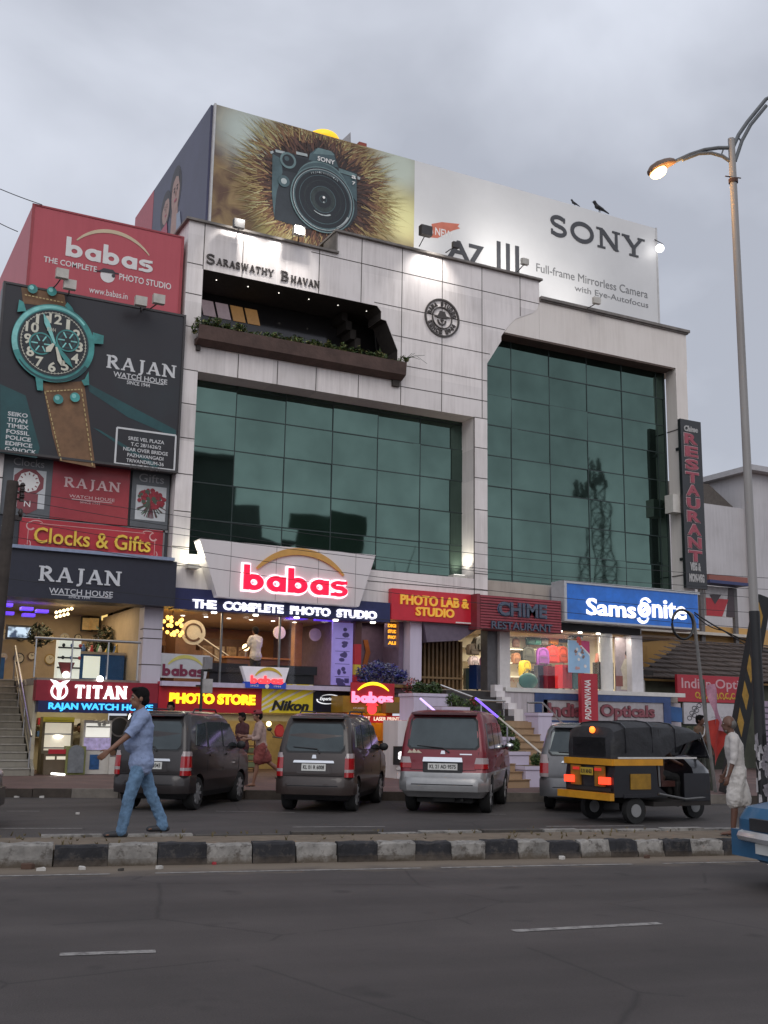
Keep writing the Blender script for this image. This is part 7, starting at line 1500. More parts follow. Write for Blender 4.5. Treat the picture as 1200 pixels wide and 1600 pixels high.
 # ---- dark brown hatchbacks
BROWN=flake('paint_brown',(.038,.026,.0225),.12); DBROWN=flake('paint_darkbrown',(.02,.015,.015),.15)
hatch=dict(paint=BROWN,wheel=.285,axles=(.62,2.98),spokes=9,slices=[(.2,.16,3.42,.62,.16),(.3,.06,3.52,.69,.18),(.5,.0,3.56,.735,.17),(.72,.01,3.54,.742,.15),(.9,.03,3.44,.738,.13),(1.0,.055,3.1,.73,.12),(1.06,.07,2.92,.722,.12),(1.3,.14,2.66,.685,.12),(1.52,.225,2.36,.635,.12),(1.61,.28,2.2,.6,.14),(1.665,.42,2.0,.52,.2),(1.685,.62,1.8,.42,.2)],rglass=(1.03,1.5,.56),seams=[((-.57,.62),(.57,.62)),((-.57,.62),(-.62,.98)),((.57,.62),(.62,.98))],doors=[(1.0,.45,1.02),(1.85,.3,1.02),(2.78,.5,1.0)],plate=(-.235,.235,.7,.82),recess=BROWN,reg='KL 01 R 6008',garnish=(.4,.03,.835,.875),badge=.94,tail=[(.6,.68,0),(.68,.735,1),(.735,.9,0),(.9,1.06,1)][0:1]+[(.68,.73,1),(.73,.92,0),(.92,1.0,1)],taily=.6,wrap=.2,bumper=(.3,.6,.045),wind=(1.08,1.54),swin=[[(1.88,1.06),(2.72,1.06),(2.34,1.47),(1.9,1.5)],[(1.06,1.06),(1.8,1.06),(1.82,1.5),(1.1,1.5)],[(.42,1.1),(.96,1.07),(1.0,1.49),(.56,1.45)]],handles=[(1.1,.9),(2.0,.9)],mirror=(2.62,1.08),mirror_mat=BLKPL,spoiler=(.26,1.64,.52),stoplamp=(.17,1.585,1.62,.13),wiper=[(-.1,1.0),(-.05,1.07),(.42,1.1)],rails=(.75,2.0,.5),rail_mat=BLKPL)
c2=car('parked_car','dull brown hatchback parked between the red capped man and the maroon car',hatch)
h1=dict(hatch); h1.update(paint=DBROWN,recess=DBROWN,reg='KL 01 X 2043',bumper_mat=DBROWN)
c1=car('parked_car','dark brown hatchback parked behind the walking man in the blue shirt',h1)
HEAD=math.radians(40.5)
def park(o,px,py,z=0.0,head=HEAD,ax=None,side=-1,hw=.74):
 """put the wheel on the given side of the rear axle at a photo point of the road"""
 x,y=G(px,py,z); d=Vector((math.cos(head),math.sin(head))); n=Vector((-d.y,d.x))
 p=Vector((x,y))-d*ax-n*(side*(hw-.1)); o.location=(p.x,p.y,z+.005); o.rotation_euler=(0,0,head)
park(c1,303,1266,ax=.62,hw=.735,head=math.radians(51))
park(c2,553,1268,ax=.62,hw=.735,head=math.radians(52))
for o in(c1,c2):o.scale=(1.0,.96,1.05)
# ---- maroon people carrier with silver lower body
MAROON=flake('paint_maroon',(.18,.012,.022),.2); SILV=flake('paint_silver',(.32,.32,.32),.5); GREYM=flake('paint_grey',(.15,.15,.155),.5)
muv=dict(paint=MAROON,paint2=SILV,lower=.76,wheel=.33,axles=(.82,3.3),spokes=6,cat='car',slices=[(.3,.12,4.1,.72,.1),(.4,.03,4.2,.8,.12),(.6,.0,4.24,.83,.13),(.76,.0,4.22,.835,.13),(.77,.006,4.2,.832,.13),(.95,.012,4.12,.83,.13),(1.1,.03,3.9,.822,.12),(1.2,.05,3.35,.81,.12),(1.45,.11,3.05,.775,.12),(1.74,.19,2.72,.72,.13),(1.84,.24,2.55,.68,.15),(1.88,.36,2.4,.6,.2),(1.9,.6,2.2,.5,.2)],rglass=(1.2,1.74,.66),seams=[((-.62,.8),(.62,.8)),((-.62,.8),(-.68,1.14)),((.62,.8),(.68,1.14))],doors=[(1.25,.5,1.16),(2.2,.45,1.16),(3.05,.5,1.12)],plate=(-.28,.28,.8,.92),reg='KL 21 AD 9575',garnish=(.38,.04,.95,1.03),badge=1.12,tail=[(.83,.92,0),(.92,1.03,1)],taily=.6,wrap=.22,bumper=(.42,.66,.09),bumper_mat=SILV,wind=(1.22,1.72),swin=[[(2.25,1.18),(3.05,1.18),(2.72,1.64),(2.28,1.68)],[(1.3,1.18),(2.16,1.18),(2.18,1.68),(1.33,1.68)],[(.4,1.2),(1.2,1.18),(1.24,1.68),(.52,1.66)]],handles=[(1.4,1.02),(2.4,1.02)],mirror=(3.0,1.2),mirror_mat=CHROME,spoiler=(.2,1.86,.62),spoiler_mat=flake('paint_darkmaroon',(.06,.008,.012),.2),wiper=[(-.12,1.12),(.0,1.2),(.5,1.24)],moulding=.68,mould_mat=SILV,rail_mat=BLKPL)
def decal(t,rp,sp_,R,SD,rr_):
 q=MB()
 for a,b in((-.66,.0),(-.58,.02),(-.5,.0)):rp(q,[(-a-.1,1.1),(-a+.02,1.1),(-a-.02,1.16+b)],.008,.006)
 q.build('decal',M('decal_cream',(.5,.42,.32),.5),t,False,True)
 q=MB(); rp(q,[(-.55,1.08),(-.32,1.08),(-.32,1.1),(-.55,1.1)],.008,.006); q.build('script_badge',CHROME,t,False,True)
 q=MB(); sp_(q,-1,[(1.3,.84),(1.9,.8),(3.0,.95),(2.9,1.08),(1.7,1.0)],.006,.006); q.build('side_decal',M('decal_rose',(.3,.1,.1),.5,.4,9),t,False,True)
muv['extra']=[decal]
c3=car('parked_car','maroon people carrier with a silver lower body and bumper',muv)
park(c3,763,1270,ax=.82,hw=.83,head=math.radians(50)); c3.scale=(.97,.97,.98)
inn=dict(paint=GREYM,paint2=GREYM,wheel=.32,axles=(.95,3.65),spokes=7,slices=[(.25,.2,4.3,.74,.16),(.36,.08,4.42,.83,.18),(.55,.0,4.48,.87,.18),(.75,.0,4.46,.88,.16),(.95,.04,4.3,.878,.14),(1.08,.07,3.95,.87,.13),(1.14,.09,3.7,.86,.13),(1.4,.2,3.2,.8,.13),(1.6,.3,2.85,.745,.14),(1.69,.38,2.6,.69,.17),(1.74,.55,2.4,.6,.2),(1.755,.75,2.2,.48,.2)],rglass=(1.12,1.6,.68),seams=[((-.66,.62),(.66,.62)),((-.66,.62),(-.7,1.05)),((.66,.62),(.7,1.05))],doors=[(1.35,.5,1.1),(2.35,.4,1.1),(3.35,.5,1.06)],plate=(-.26,.26,.82,.94),recess=GREYM,reg='KL 20 B 8',garnish=(.44,.035,.96,1.0),badge=1.06,tail=[(.68,.75,1),(.75,.95,0),(.95,1.12,1)],taily=.7,wrap=.24,bumper=(.3,.66,.04),wind=(1.16,1.62),swin=[[(2.4,1.14),(3.35,1.14),(2.84,1.55),(2.42,1.58)],[(1.4,1.14),(2.3,1.14),(2.32,1.58),(1.42,1.58)],[(.55,1.16),(1.3,1.14),(1.33,1.58),(.75,1.54)]],handles=[(1.5,.98),(2.55,.98)],mirror=(3.2,1.16),spoiler=(.34,1.71,.6),wiper=[(-.1,1.08),(-.05,1.15),(.5,1.17)],moulding=.55,mould_mat=GREYM)
c4=car('parked_car','silver grey people carrier partly hidden behind the black auto rickshaw',inn)
park(c4,856,1263,ax=.95,side=1,hw=.87,head=math.radians(49)); c4.scale=(.95,.95,.95)
# ---- blue saloon entering at the right edge, dark car leaving at the left edge
BLUEP=flake('paint_blue',(.03,.13,.26),.3)
sal=dict(paint=BLUEP,wheel=.29,axles=(.75,3.1),spokes=7,slices=[(.22,.2,3.8,.66,.16),(.32,.08,3.92,.74,.2),(.5,.0,3.98,.78,.22),(.66,.02,3.96,.785,.2),(.78,.05,3.86,.78,.18),(.84,.3,3.5,.765,.16),(.9,.75,2.9,.75,.14),(1.15,1.0,2.55,.69,.14),(1.34,1.2,2.25,.62,.16),(1.39,1.4,2.05,.52,.2)],rglass=(.95,1.27,.52),seams=[((-.5,.5),(.5,.5))],doors=[(1.1,.4,.88),(1.95,.35,.88),(2.75,.4,.88)],plate=(-.25,.25,.52,.63),reg='KL 01 C 118',garnish=(.42,.02,.66,.69),badge=.74,tail=[(.56,.74,0)],taily=.5,wrap=.25,bumper=(.28,.52,.05),wind=(.93,1.28),swin=[[(2.0,.93),(2.75,.93),(2.28,1.25),(2.02,1.26)],[(1.15,.93),(1.92,.93),(1.94,1.26),(1.3,1.25)]],handles=[(1.3,.78),(2.1,.78)],mirror=(2.65,.95),wiper=[(-.1,.92),(-.05,.94),(.2,.95)],lampz=.62)
def nose(t,rp,sp_,R,SD,rr_):
 q=MB(); q.tube([(3.86,-.72,.5),(4.03,-.5,.5),(4.06,0,.5),(4.03,.5,.5),(3.86,.72,.5)],.055,8); q.build('chrome_bumper',M('bumper_pale',(.55,.55,.55),.3,.15,metal=.4),t,True,True)
 q=MB(); q.box(3.9,4.0,-.4,.4,.56,.68); q.build('grille',BLKPL,t,False,True); q=MB(); q.box(3.92,4.04,-.25,.25,.34,.44); q.build('front_plate',PLATE,t,False,True)
sal['extra']=[nose]
c5=car('blue_car','bright blue car whose nose enters at the right edge in front of the median',sal)
ha=MANG+PI; x,y=G(1150,1392,0)
d_=Vector((math.cos(ha),math.sin(ha))); n_=Vector((-d_.y,d_.x)); p_=Vector((x,y))-d_*4.35+n_*.15
c5.location=(p_.x,p_.y,.005); c5.rotation_euler=(0,0,ha)
h5=dict(hatch); h5.update(paint=flake('paint_black',(.012,.012,.014),.1),recess=BLKPL,reg='KL 01 T 77',bumper_mat=BLKPL)
c6=car('dark_car','black car leaving at the left edge of the far road, only its end in view',h5)
x,y=G(6,1297,0); hb=math.atan2(KD.y,KD.x)*.75
c6.location=(x-3.62*math.cos(hb),y-3.62*math.sin(hb)+.5,.005); c6.rotation_euler=(0,0,hb)
# ---- auto rickshaw: black hood and frame, amber bands
RB=M('hood_black',(.018,.018,.021),.55,.4,4,.9,5); RY_=M('rick_amber',(.6,.27,.015),.4,.2,4); RK=M('rick_black',(.012,.012,.016),.3,.2,coat=.4); RDK=M('rick_interior',(.02,.016,.014),.8)
t=thing('auto_rickshaw','black and amber auto rickshaw with a soft black hood driving past the grey car','auto rickshaw')
W2=.66
def section(x,pts):return[Vector((x,y,z))for y,z in pts]
q=MB()
st=[(.0,1.02,1.5,.58),(.06,1.0,1.64,.63),(.3,.98,1.72,.65),(.9,1.0,1.74,.66),(1.45,1.3,1.72,.65),(1.9,1.42,1.66,.62),(2.12,1.46,1.58,.58)]
R_=[]
for x,zb,zt,hw in st:
 ring=[]
 for s,k in[(-1,0)]:pass
 pr=[(-hw,zb),(-hw,zb+(zt-zb)*.55),(-hw*.96,zt-.1),(-hw*.8,zt-.03),(-hw*.4,zt),(hw*.4,zt),(hw*.8,zt-.03),(hw*.96,zt-.1),(hw,zb+(zt-zb)*.55),(hw,zb)]
 R_.append([q.bm.verts.new((x,y,z))for y,z in pr])
for i in range(len(R_)-1):
 for k in range(9):q._f([R_[i][k],R_[i][k+1],R_[i+1][k+1],R_[i+1][k]],0)
q._f(R_[0][::-1],0)
q.build('hood',RB,t,True,True)
q=MB(); q.box(.0,.06,-.45,.45,1.12,1.45); q.build('rear_pane',M('pane_dull',(.03,.03,.035),.4),t,False,True)
q=MB()
pr=[(.0,.45),(-.02,.75),(.03,1.0),(.95,1.0),(.98,.62),(1.25,.45)]
a=[q.bm.verts.new((x,-W2,z))for x,z in pr]; b=[q.bm.verts.new((x,W2,z))for x,z in pr]
q._f(a,0); q._f(b[::-1],0)
for i in range(len(pr)):q._f([a[i],b[i],b[(i+1)%len(pr)],a[(i+1)%len(pr)]],0)
q.bevel(.05,2); me_=q.build('body',RK,t,True,True)
q=MB()
for s in(-1,1):q.box(-.02,1.1,s*W2-.012+(.0 if s<0 else .0),s*W2+.012,.98,1.09)
q.box(-.05,-.02,-W2,W2,.98,1.09); q.build('amber_band',RY_,t,False,True)
q=MB()
for s in(-1,1):q.box(.1,1.9,s*W2-.014,s*W2+.014,1.095,1.125)
q.build('white_piping',M('piping_white',(.6,.58,.55),.5),t,False,True)
q=MB(); q.box(-.055,-.022,-.46,-.2,.62,.96); q.box(-.055,-.022,.2,.46,.62,.96); q.build('rear_panel',M('amber_dark',(.3,.13,.012),.5,.3,4),t,False,True)
q=MB(); q.box(-.16,-.06,-.72,.72,.4,.52); q.bevel(.03,2); q.build('rear_bumper',RY_,t,True,True)
q=MB(); q.box(.35,.8,-W2-.02,-W2-.002,.58,.84); q.bevel(.004,1); q.build('side_badge',M('badge_amber',(.3,.16,.012),.5,.3,6),t,False,True)
for s in(-1,1):
 q=MB(); q.box(-.09,-.03,s*.48-.13,s*.48+.13,.66,.78); q.bevel(.02,2); q.build('tail_lamp',M('lamp_red_hot',(1,.04,.02),.3,0,emit=1.6,ecol=(1,.055,.02)),t,True,True)
 q=MB(); q.box(-.09,-.03,s*.48-.06,s*.48+.06,.7,.74); q.bevel(.01,1)
 q=MB(); q.box(-.065,-.03,s*.3-.09,s*.3+.09,.88,.93); q.build('reflector',M('reflector_red',(.5,.03,.02),.3,0,emit=.5),t,False,True)
 q=MB(); q.cyl((.5,s*.5,.22),(.5,s*.62,.22),.22,None,24); w=q.build('wheel',TYRE,t,True,True); q=MB(); q.cyl((.5,s*.49,.22),(.5,s*.628,.22),.11,None,16); q.build('rim',M('rim_grey',(.25,.25,.25),.5),w,True,True)
 q=MB(); q.box(.2,.82,s*.57-.1,s*.57+.1,.44,.5); q.build('fender',RK,t,False,True)
q=MB(); q.box(.9,2.25,-.62,.62,.28,.36); q.build('floor',RDK,t,False,True)
q=MB(); q.box(.35,.8,-.58,.58,.62,.76); q.box(.15,.3,-.58,.58,.7,1.25); q.bevel(.04,2); q.build('passenger_seat',M('seat_brown',(.06,.02,.015),.5),t,True,True)
q=MB(); q.box(1.3,1.62,-.4,.4,.6,.7); q.box(1.28,1.34,-.4,.4,.7,1.02); q.bevel(.03,2); q.build('driver_seat',M('seat_brown',(.06,.02,.015),.5),t,True,True)
q=MB()
st=[(2.0,.36,1.12,.5),(2.3,.4,1.14,.48),(2.52,.46,1.02,.36),(2.66,.52,.84,.22)]
R_=[]
for x,zb,zt,hw in st:
 R_.append([q.bm.verts.new((x,hw*math.cos(a),(zb+zt)/2+(zt-zb)/2*math.sin(a)))for a in[k*PI/6 for k in range(12)]])
for i in range(3):
 for k in range(12):q._f([R_[i][k],R_[i][(k+1)%12],R_[i+1][(k+1)%12],R_[i+1][k]],0)
q._f(R_[0][::-1],0); q._f(R_[-1],0); q.build('cowl',RK,t,True,True)
q=MB(); q.box(1.62,2.24,-.63,-.6,.36,.84); q.box(1.62,2.24,.6,.63,.36,.84); q.build('door_panel',RK,t,False,True)
q=MB(); q.poly([(2.32,-.5,1.14),(2.32,.5,1.14),(2.1,.52,1.55),(2.1,-.52,1.55)]); q.build('windscreen',CLEAR,t,False,True,False)
q=MB()
for s in(-1,1):q.tube([(2.34,s*.52,1.1),(2.1,s*.56,1.56)],.022,6); q.tube([(1.05,s*.63,1.0),(1.05,s*.63,1.6)],.02,6)
q.tube([(2.34,-.52,1.12),(2.34,.52,1.12)],.022,6); q.build('frame',RK,t,True,True)
q=MB(); q.cyl((2.42,-.06,.22),(2.42,.06,.22),.22,None,24); w=q.build('wheel',TYRE,t,True,True); q=MB(); q.cyl((2.42,-.065,.22),(2.42,.065,.22),.11,None,16); q.build('rim',MATS['rim_grey'],w,True,True)
q=MB(); q.tube([(2.42+.27*math.cos(a),0,.22+.27*math.sin(a))for a in[math.radians(20+14*k)for k in range(11)]],.05,8); q.build('mudguard',RK,t,True,True)
q=MB(); q.ball((2.62,0,.86),(.1,.11,.1),0,14,8); q.build('headlight',TAILW,t,True,True)
q=MB(); q.tube([(2.15,-.3,1.0),(2.05,0,.98),(2.15,.3,1.0)],.018,6); q.build('handlebar',RK,t,True,True)
q=MB(); q.ball((.0,-.1,1.58),(.05,.06,.06),0,12,8); q.build('roof_lamp',M('lamp_orange_hot',(1,.3,.02),.3,0,emit=2.5,ecol=(1,.16,.02)),t,True,True)
q=MB()
for x_ in(.28,.88,1.42):
 zt_={.28:1.72,.88:1.74,1.42:1.72}[x_]; q.tube([(x_,-.655,1.2),(x_,-.645,zt_-.1),(x_,-.53,zt_-.02),(x_,-.26,zt_+.008),(x_,.26,zt_+.008),(x_,.53,zt_-.02),(x_,.645,zt_-.1),(x_,.655,1.2)],.013,6)
q.build('hood_bow',RK,t,True,True)
q=MB(); q.box(-.07,-.057,-.17,.17,.8,.93); pl=q.build('number_plate',M('plate_yellow',(.5,.34,.04),.5,.15),t,False,True)
q=MB(); T=Matrix(((0,1,0,-.071),(-1,0,0,0),(0,0,1,0),(0,0,0,1))); q.text('KL 01 AB 4521',-.15,.15,.83,.9,0,.002,0,.02,0,T); q.build('plate_lettering',BLKPL,pl,False,True)
q=MB(); q.tube([(.98,-W2-.015,.5),(1.6,-W2-.02,.4),(2.2,-.6,.42)],.02,6); q.tube([(1.02,-.64,1.0),(1.02,-.66,.62)],.018,6); q.build('side_pipe',M('pipe_grey',(.12,.12,.12),.5,.2),t,True,True)
q=MB(); q.box(-.03,-.022,-.6,.6,.54,.6); q.build('rear_grille',BLKPL,t,False,True)
xa,ya=G(896,1288); xb,yb=G(1092,1291); hr=math.radians(1)
AUTO=t; t.rotation_euler=(0,0,hr); t.scale=(.98,.98,.98)
p=Vector(G(996,1288)); d=Vector((math.cos(hr),math.sin(hr))); n=Vector((-d.y,d.x)); p=p-d*.5+n*.62; t.location=(p.x,p.y,.005)
# === PEOPLE
SKIN=M('skin_brown',(.2,.095,.058),.5,.15,8); SKIN2=M('skin_dark',(.125,.058,.038),.5,.15,8)
HAIR=M('hair_black',(.008,.007,.007),.9,.3,20,spec=.15); EYEW=M('eye_white',(.55,.5,.47),.3); 
def remesh(q,name,mats,voxel,parent,smooth_it=3,noise=0.0):
 """fuse overlapping tapered pieces into one continuous skin"""
 bmesh.ops.recalc_face_normals(q.bm,faces=q.bm.faces)
 me=bpy.data.meshes.new('t'); q.bm.to_mesh(me); q.bm.free()
 a=bpy.data.objects.new('t',me); C.objects.link(a)
 m=a.modifiers.new('r','REMESH'); m.mode='VOXEL'; m.voxel_size=voxel; m.use_smooth_shade=True
 if smooth_it:s=a.modifiers.new('s','SMOOTH'); s.iterations=smooth_it; s.factor=.5
 if noise:
  tx=bpy.data.textures.new('n','CLOUDS'); tx.noise_scale=.07; d=a.modifiers.new('d','DISPLACE'); d.texture=tx; d.strength=noise; d.mid_level=.5
 dg=bpy.context.evaluated_depsgraph_get(); dg.update(); out=bpy.data.meshes.new_from_object(a.evaluated_get(dg)); out.name=name
 bpy.data.objects.remove(a); bpy.data.meshes.remove(me)
 out.materials.clear()
 for x in(mats if isinstance(mats,list)else[mats]):out.materials.append(x)
 for p in out.polygons:p.use_smooth=True; p.material_index=0
 o=bpy.data.objects.new(name,out); C.objects.link(o); o.parent=parent; return o
def person(label,loc,rz,h=1.7,legs=((22,12),(-18,20)),arms=((20,25,8),(-15,20,8)),lean=3,skin=SKIN,hair=HAIR,shirt=None,sleeve=.62,bottom='trousers',bmat=None,shoe=None,voxel=.012,cap=None,bald=False,head_turn=0,bare=False,belly=0.0,sit=False,group=None,hands='curl',foot_flat=True):
 """x forward, y to the left; legs = (hip angle forward, knee bend) left, right; arms = (shoulder forward, elbow bend, spread)"""
 t=thing('person',label,'person',loc,rz,group); s=h/1.72
 V=Vector; rd=math.radians
 L_th,L_sh,L_ua,L_fa=.43*s,.42*s,.3*s,.255*s
 def leg(side,hip,knee):
  hp=V((0,side*.09*s,0)); kn=hp+V((math.sin(rd(hip)),0,-math.cos(rd(hip))))*L_th
  an=kn+V((math.sin(rd(hip-knee)),0,-math.cos(rd(hip-knee))))*L_sh; return hp,kn,an
 lg=[leg(1,*legs[0]),leg(-1,*legs[1])]
 low=min(l[2].z for l in lg); hz=-low+.075*s
 if sit:hz=sit
 up=V((0,0,hz)); lg=[[p+up for p in l]for l in lg]
 hipc=V((0,0,hz)); ln=V((math.sin(rd(lean)),0,math.cos(rd(lean))))
 waist=hipc+ln*.17*s; chest=hipc+ln*.38*s; sho=hipc+ln*.5*s; neck=hipc+ln*.56*s; headc=hipc+ln*.7*s+V((.025*s,0,.0))
 am=[]
 for side,(sf,el,sp_)in zip((1,-1),arms):
  s0=sho+V((0,side*.185*s,-.015*s)); d=V((math.sin(rd(sf)),side*math.sin(rd(sp_)),-math.cos(rd(sf)))).normalized(); e0=s0+d*L_ua
  d2=V((math.sin(rd(sf+el)),side*math.sin(rd(sp_*.4)),-math.cos(rd(sf+el)))).normalized(); w0=e0+d2*L_fa; am.append((s0,e0,w0,d2,side))
 ht=Matrix.Rotation(rd(head_turn),3,'Z')
 def H(x,y,z):return headc+ht@(V((x,y,z))*s)
 q=MB()
 q.ball(H(0,0,.02),(.095*s,.077*s,.108*s),R=ht); q.ball(H(.028,0,-.055),(.068*s,.058*s,.07*s),R=ht); q.ball(H(.05,0,-.085),(.035*s,.035*s,.03*s))
 q.capsule(H(.088,0,.018),.011*s,H(.105,0,-.022),.017*s,n=8)
 q.ball(H(.086,0,-.055),(.014*s,.026*s,.011*s))
 for sd in(-1,1):q.ball(H(-.005,sd*.08,-.005),(.024*s,.011*s,.034*s)); q.ball(H(.078,sd*.034,.028),(.016*s,.026*s,.009*s))
 q.capsule(neck-V((0,0,.04*s)),.058*s,headc+V((-.015*s,0,-.07*s)),.052*s)
 def torso(g):
  for a,ra,b,rb,y in((hipc+V((0,0,.02)),.1,waist,.1,.05),(waist,.1,chest,.115,.065),(chest,.115,sho-V((0,0,.03)),.085,.085)):
   for sd in(-1,1):q.capsule(a+V((0,sd*y*.8*s,0)),(ra+g)*s,b+V((0,sd*y*s,0)),(rb+g)*s)
  for sd in(-1,1):q.capsule(sho+V((0,sd*.03,.0)),(.06+g)*s,sho+V((0,sd*.165*s,-.02*s)),(.058+g)*s)
  q.capsule(sho,(.065+g)*s,neck,(.05+g*.5)*s)
  if belly:q.ball(waist+V((.06*s,0,.02)),((.1+belly+g)*s,(.14+g)*s,(.13+g)*s))
 torso(0)
 for s0,e0,w0,d2,side in am:
  q.capsule(s0,.05*s,e0,.039*s); q.capsule(e0,.038*s,w0,.026*s)
  sdv=V((d2.z,0,-d2.x)).normalized()if abs(d2.y)<.9 else V((1,0,0)); nrm=V((0,-side,0))
  fw=sdv if sdv.x>0 else-sdv
  pc=w0+d2*.05*s
  for u in(-.024,-.008,.008,.024):q.capsule(w0+d2*.012*s+fw*u*.6*s,.013*s,w0+d2*.085*s+fw*u*s,.012*s,n=8)
  cv={'curl':.55,'fist':1.3,'open':.2}[hands]
  for u,l in((-.03,.062),(-.01,.078),(.01,.084),(.03,.074)):
   k0=w0+d2*.088*s+fw*u*s; d3=(d2*math.cos(cv*.5)+nrm*math.sin(cv*.5)).normalized(); k1=k0+d3*l*.5*s; d4=(d2*math.cos(cv*1.5)+nrm*math.sin(cv*1.5)).normalized(); k2=k1+d4*l*.5*s
   q.capsule(k0,.0098*s,k1,.0088*s,n=8); q.capsule(k1,.0088*s,k2,.0074*s,n=8)
  t0=w0+d2*.03*s+fw*.026*s; t1=t0+(d2*.7+fw*.65+nrm*.3).normalized()*.042*s; t2=t1+(d2*.9+fw*.15+nrm*.4).normalized()*.032*s
  q.capsule(t0,.013*s,t1,.0105*s,n=8); q.capsule(t1,.0105*s,t2,.0085*s,n=8)
 for hp,kn,an in lg:
  q.capsule(hp,.082*s,kn,.055*s); mid=kn+(an-kn)*.3+V((-.015*s,0,0)); q.capsule(kn,.05*s,mid,.054*s); q.capsule(mid,.054*s,an,.034*s)
  tow=V((.15*s,0,-.045*s if an.z<.12*s else-.09*s)); q.capsule(an+V((-.03*s,0,-.035*s)),.034*s,an+V((.04*s,0,-.03*s)),.036*s); q.capsule(an+V((.03*s,0,-.03*s)),.034*s,an+tow,.024*s)
  for k in range(5):q.capsule(an+tow+V((0,(k-2)*.016*s,0)),.011*s,an+tow+V((.03*s,(k-2)*.018*s,-.004)),.009*s,n=6)
 body=remesh(q,'body',skin,min(voxel,.009 if voxel<.011 else voxel),t,2)
 if voxel<.016:
  q=MB()
  for sd in(-1,1):q.ball(H(.083,sd*.034,.012),(.011*s,.016*s,.008*s),0,10,6); q.ball(H(.0925,sd*.034,.012),(.004*s,.007*s,.007*s),1,8,6); q.capsule(H(.092,sd*.018,.034),.005*s,H(.084,sd*.055,.033),.004*s,1,6)
  q.build('eyes',[EYEW,HAIR],t,True,True)
 if not bald:
  q=MB(); q.ball(H(-.016,0,.045),(.105*s,.09*s,.1*s),R=ht); q.ball(H(-.05,0,-.005),(.07*s,.082*s,.09*s),R=ht); q.ball(H(.045,0,.105),(.06*s,.07*s,.03*s),R=ht)
  for sd in(-1,1):q.capsule(H(.02,sd*.078,.03),.014*s,H(.012,sd*.076,-.02),.008*s,n=8)
  remesh(q,'hair',hair,.011,t,1,.012*s)
 else:
  q=MB(); q.ball(H(-.045,0,.0),(.065*s,.084*s,.075*s),R=ht); remesh(q,'hair',M('hair_grey',(.12,.11,.1),.6),.012,t,1,.01)
  q=MB(); q.capsule(H(.05,-.03,-.1),.022*s,H(.05,.03,-.1),.022*s,n=8); q.build('beard',M('hair_grey',(.12,.11,.1),.6),t,True,True)
 if cap:
  q=MB(); q.ball(H(-.01,0,.075),(.112*s,.098*s,.07*s),R=ht); q.capsule(H(.07,-.03,.05),.02*s,H(.15,-.02,.04),.012*s,n=8); q.capsule(H(.07,.03,.05),.02*s,H(.15,.02,.04),.012*s,n=8); remesh(q,'cap',cap,.012,t,2)
 if shirt:
  q=MB(); torso(.022)
  for sd in(-1,1):q.capsule(hipc+V((0,sd*.05*s,.04)),.132*s,hipc+V((0,sd*.055*s,-.07*s)),(.146 if bottom=='trousers' else .128)*s)
  for s0,e0,w0,d2,side in am:
   if sleeve<=1:q.capsule(s0,.072*s,s0+(e0-s0)*sleeve,.066*s)
   else:q.capsule(s0,.072*s,e0,.056*s); q.capsule(e0,.055*s,e0+(w0-e0)*(sleeve-1),.048*s)
  sh=remesh(q,'shirt',shirt,max(.012,voxel),t,3,.022*s)
  q=MB(); q.tube([neck+V((.05*s*math.cos(a)-.005,.062*s*math.sin(a),-.012*s+.012*s*math.cos(a)*-1))for a in[k*PI/8 for k in range(17)]],.014*s,6); q.build('collar',shirt,sh,True,True)
  if voxel<.016:
   q=MB()
   for s0,e0,w0,d2,side in am:
    if sleeve<=1:p=s0+(e0-s0)*min(1.06,sleeve+.16); dd=(e0-s0).normalized()
    else:p=e0+(w0-e0)*(sleeve-.9); dd=(w0-e0).normalized()
    q.cyl(p-dd*.022*s,p+dd*.022*s,.062*s if sleeve<=1 else .05*s,None,14)
   q.build('cuff',shirt,sh,True,True)
 if bottom=='trousers':
  q=MB()
  for sd in(-1,1):q.capsule(hipc+V((0,sd*.05*s,.05*s)),.115*s,hipc+V((0,sd*.055*s,-.06*s)),.118*s)
  for hp,kn,an in lg:q.capsule(hp,.1*s,kn,.076*s); q.capsule(kn,.074*s,an+(kn-an)*.06,.062*s); q.capsule(an+(kn-an)*.1,.062*s,an+V((.01,0,-.015*s)),.066*s)
  remesh(q,'trousers',bmat,max(.012,voxel),t,2,.03*s)
 elif bottom in('lungi','dhoti'):
  q=MB(); k=.72 if bottom=='lungi' else .95
  for sd in(-1,1):q.capsule(hipc+V((0,sd*.05*s,.08*s)),.112*s,hipc+V((0,sd*.06*s,-.03*s)),.13*s)
  for hp,kn,an in lg:
   e=hp+(kn-hp)*k; q.capsule(hp,.12*s,e,.125*s); 
  ea,eb=[hp+(kn-hp)*k for hp,kn,an in lg]
  for u in(.25,.5,.75):q.capsule(hipc+V((0,0,-.05*s)),.12*s,ea.lerp(eb,u),.115*s)
  q.capsule(hipc+V((.1*s,0,.02)),.05*s,hipc+V((.13*s,0,-.14*s)),.05*s)
  remesh(q,'dhoti' if bottom=='dhoti' else 'lungi',bmat,max(.012,voxel),t,2,.04*s)
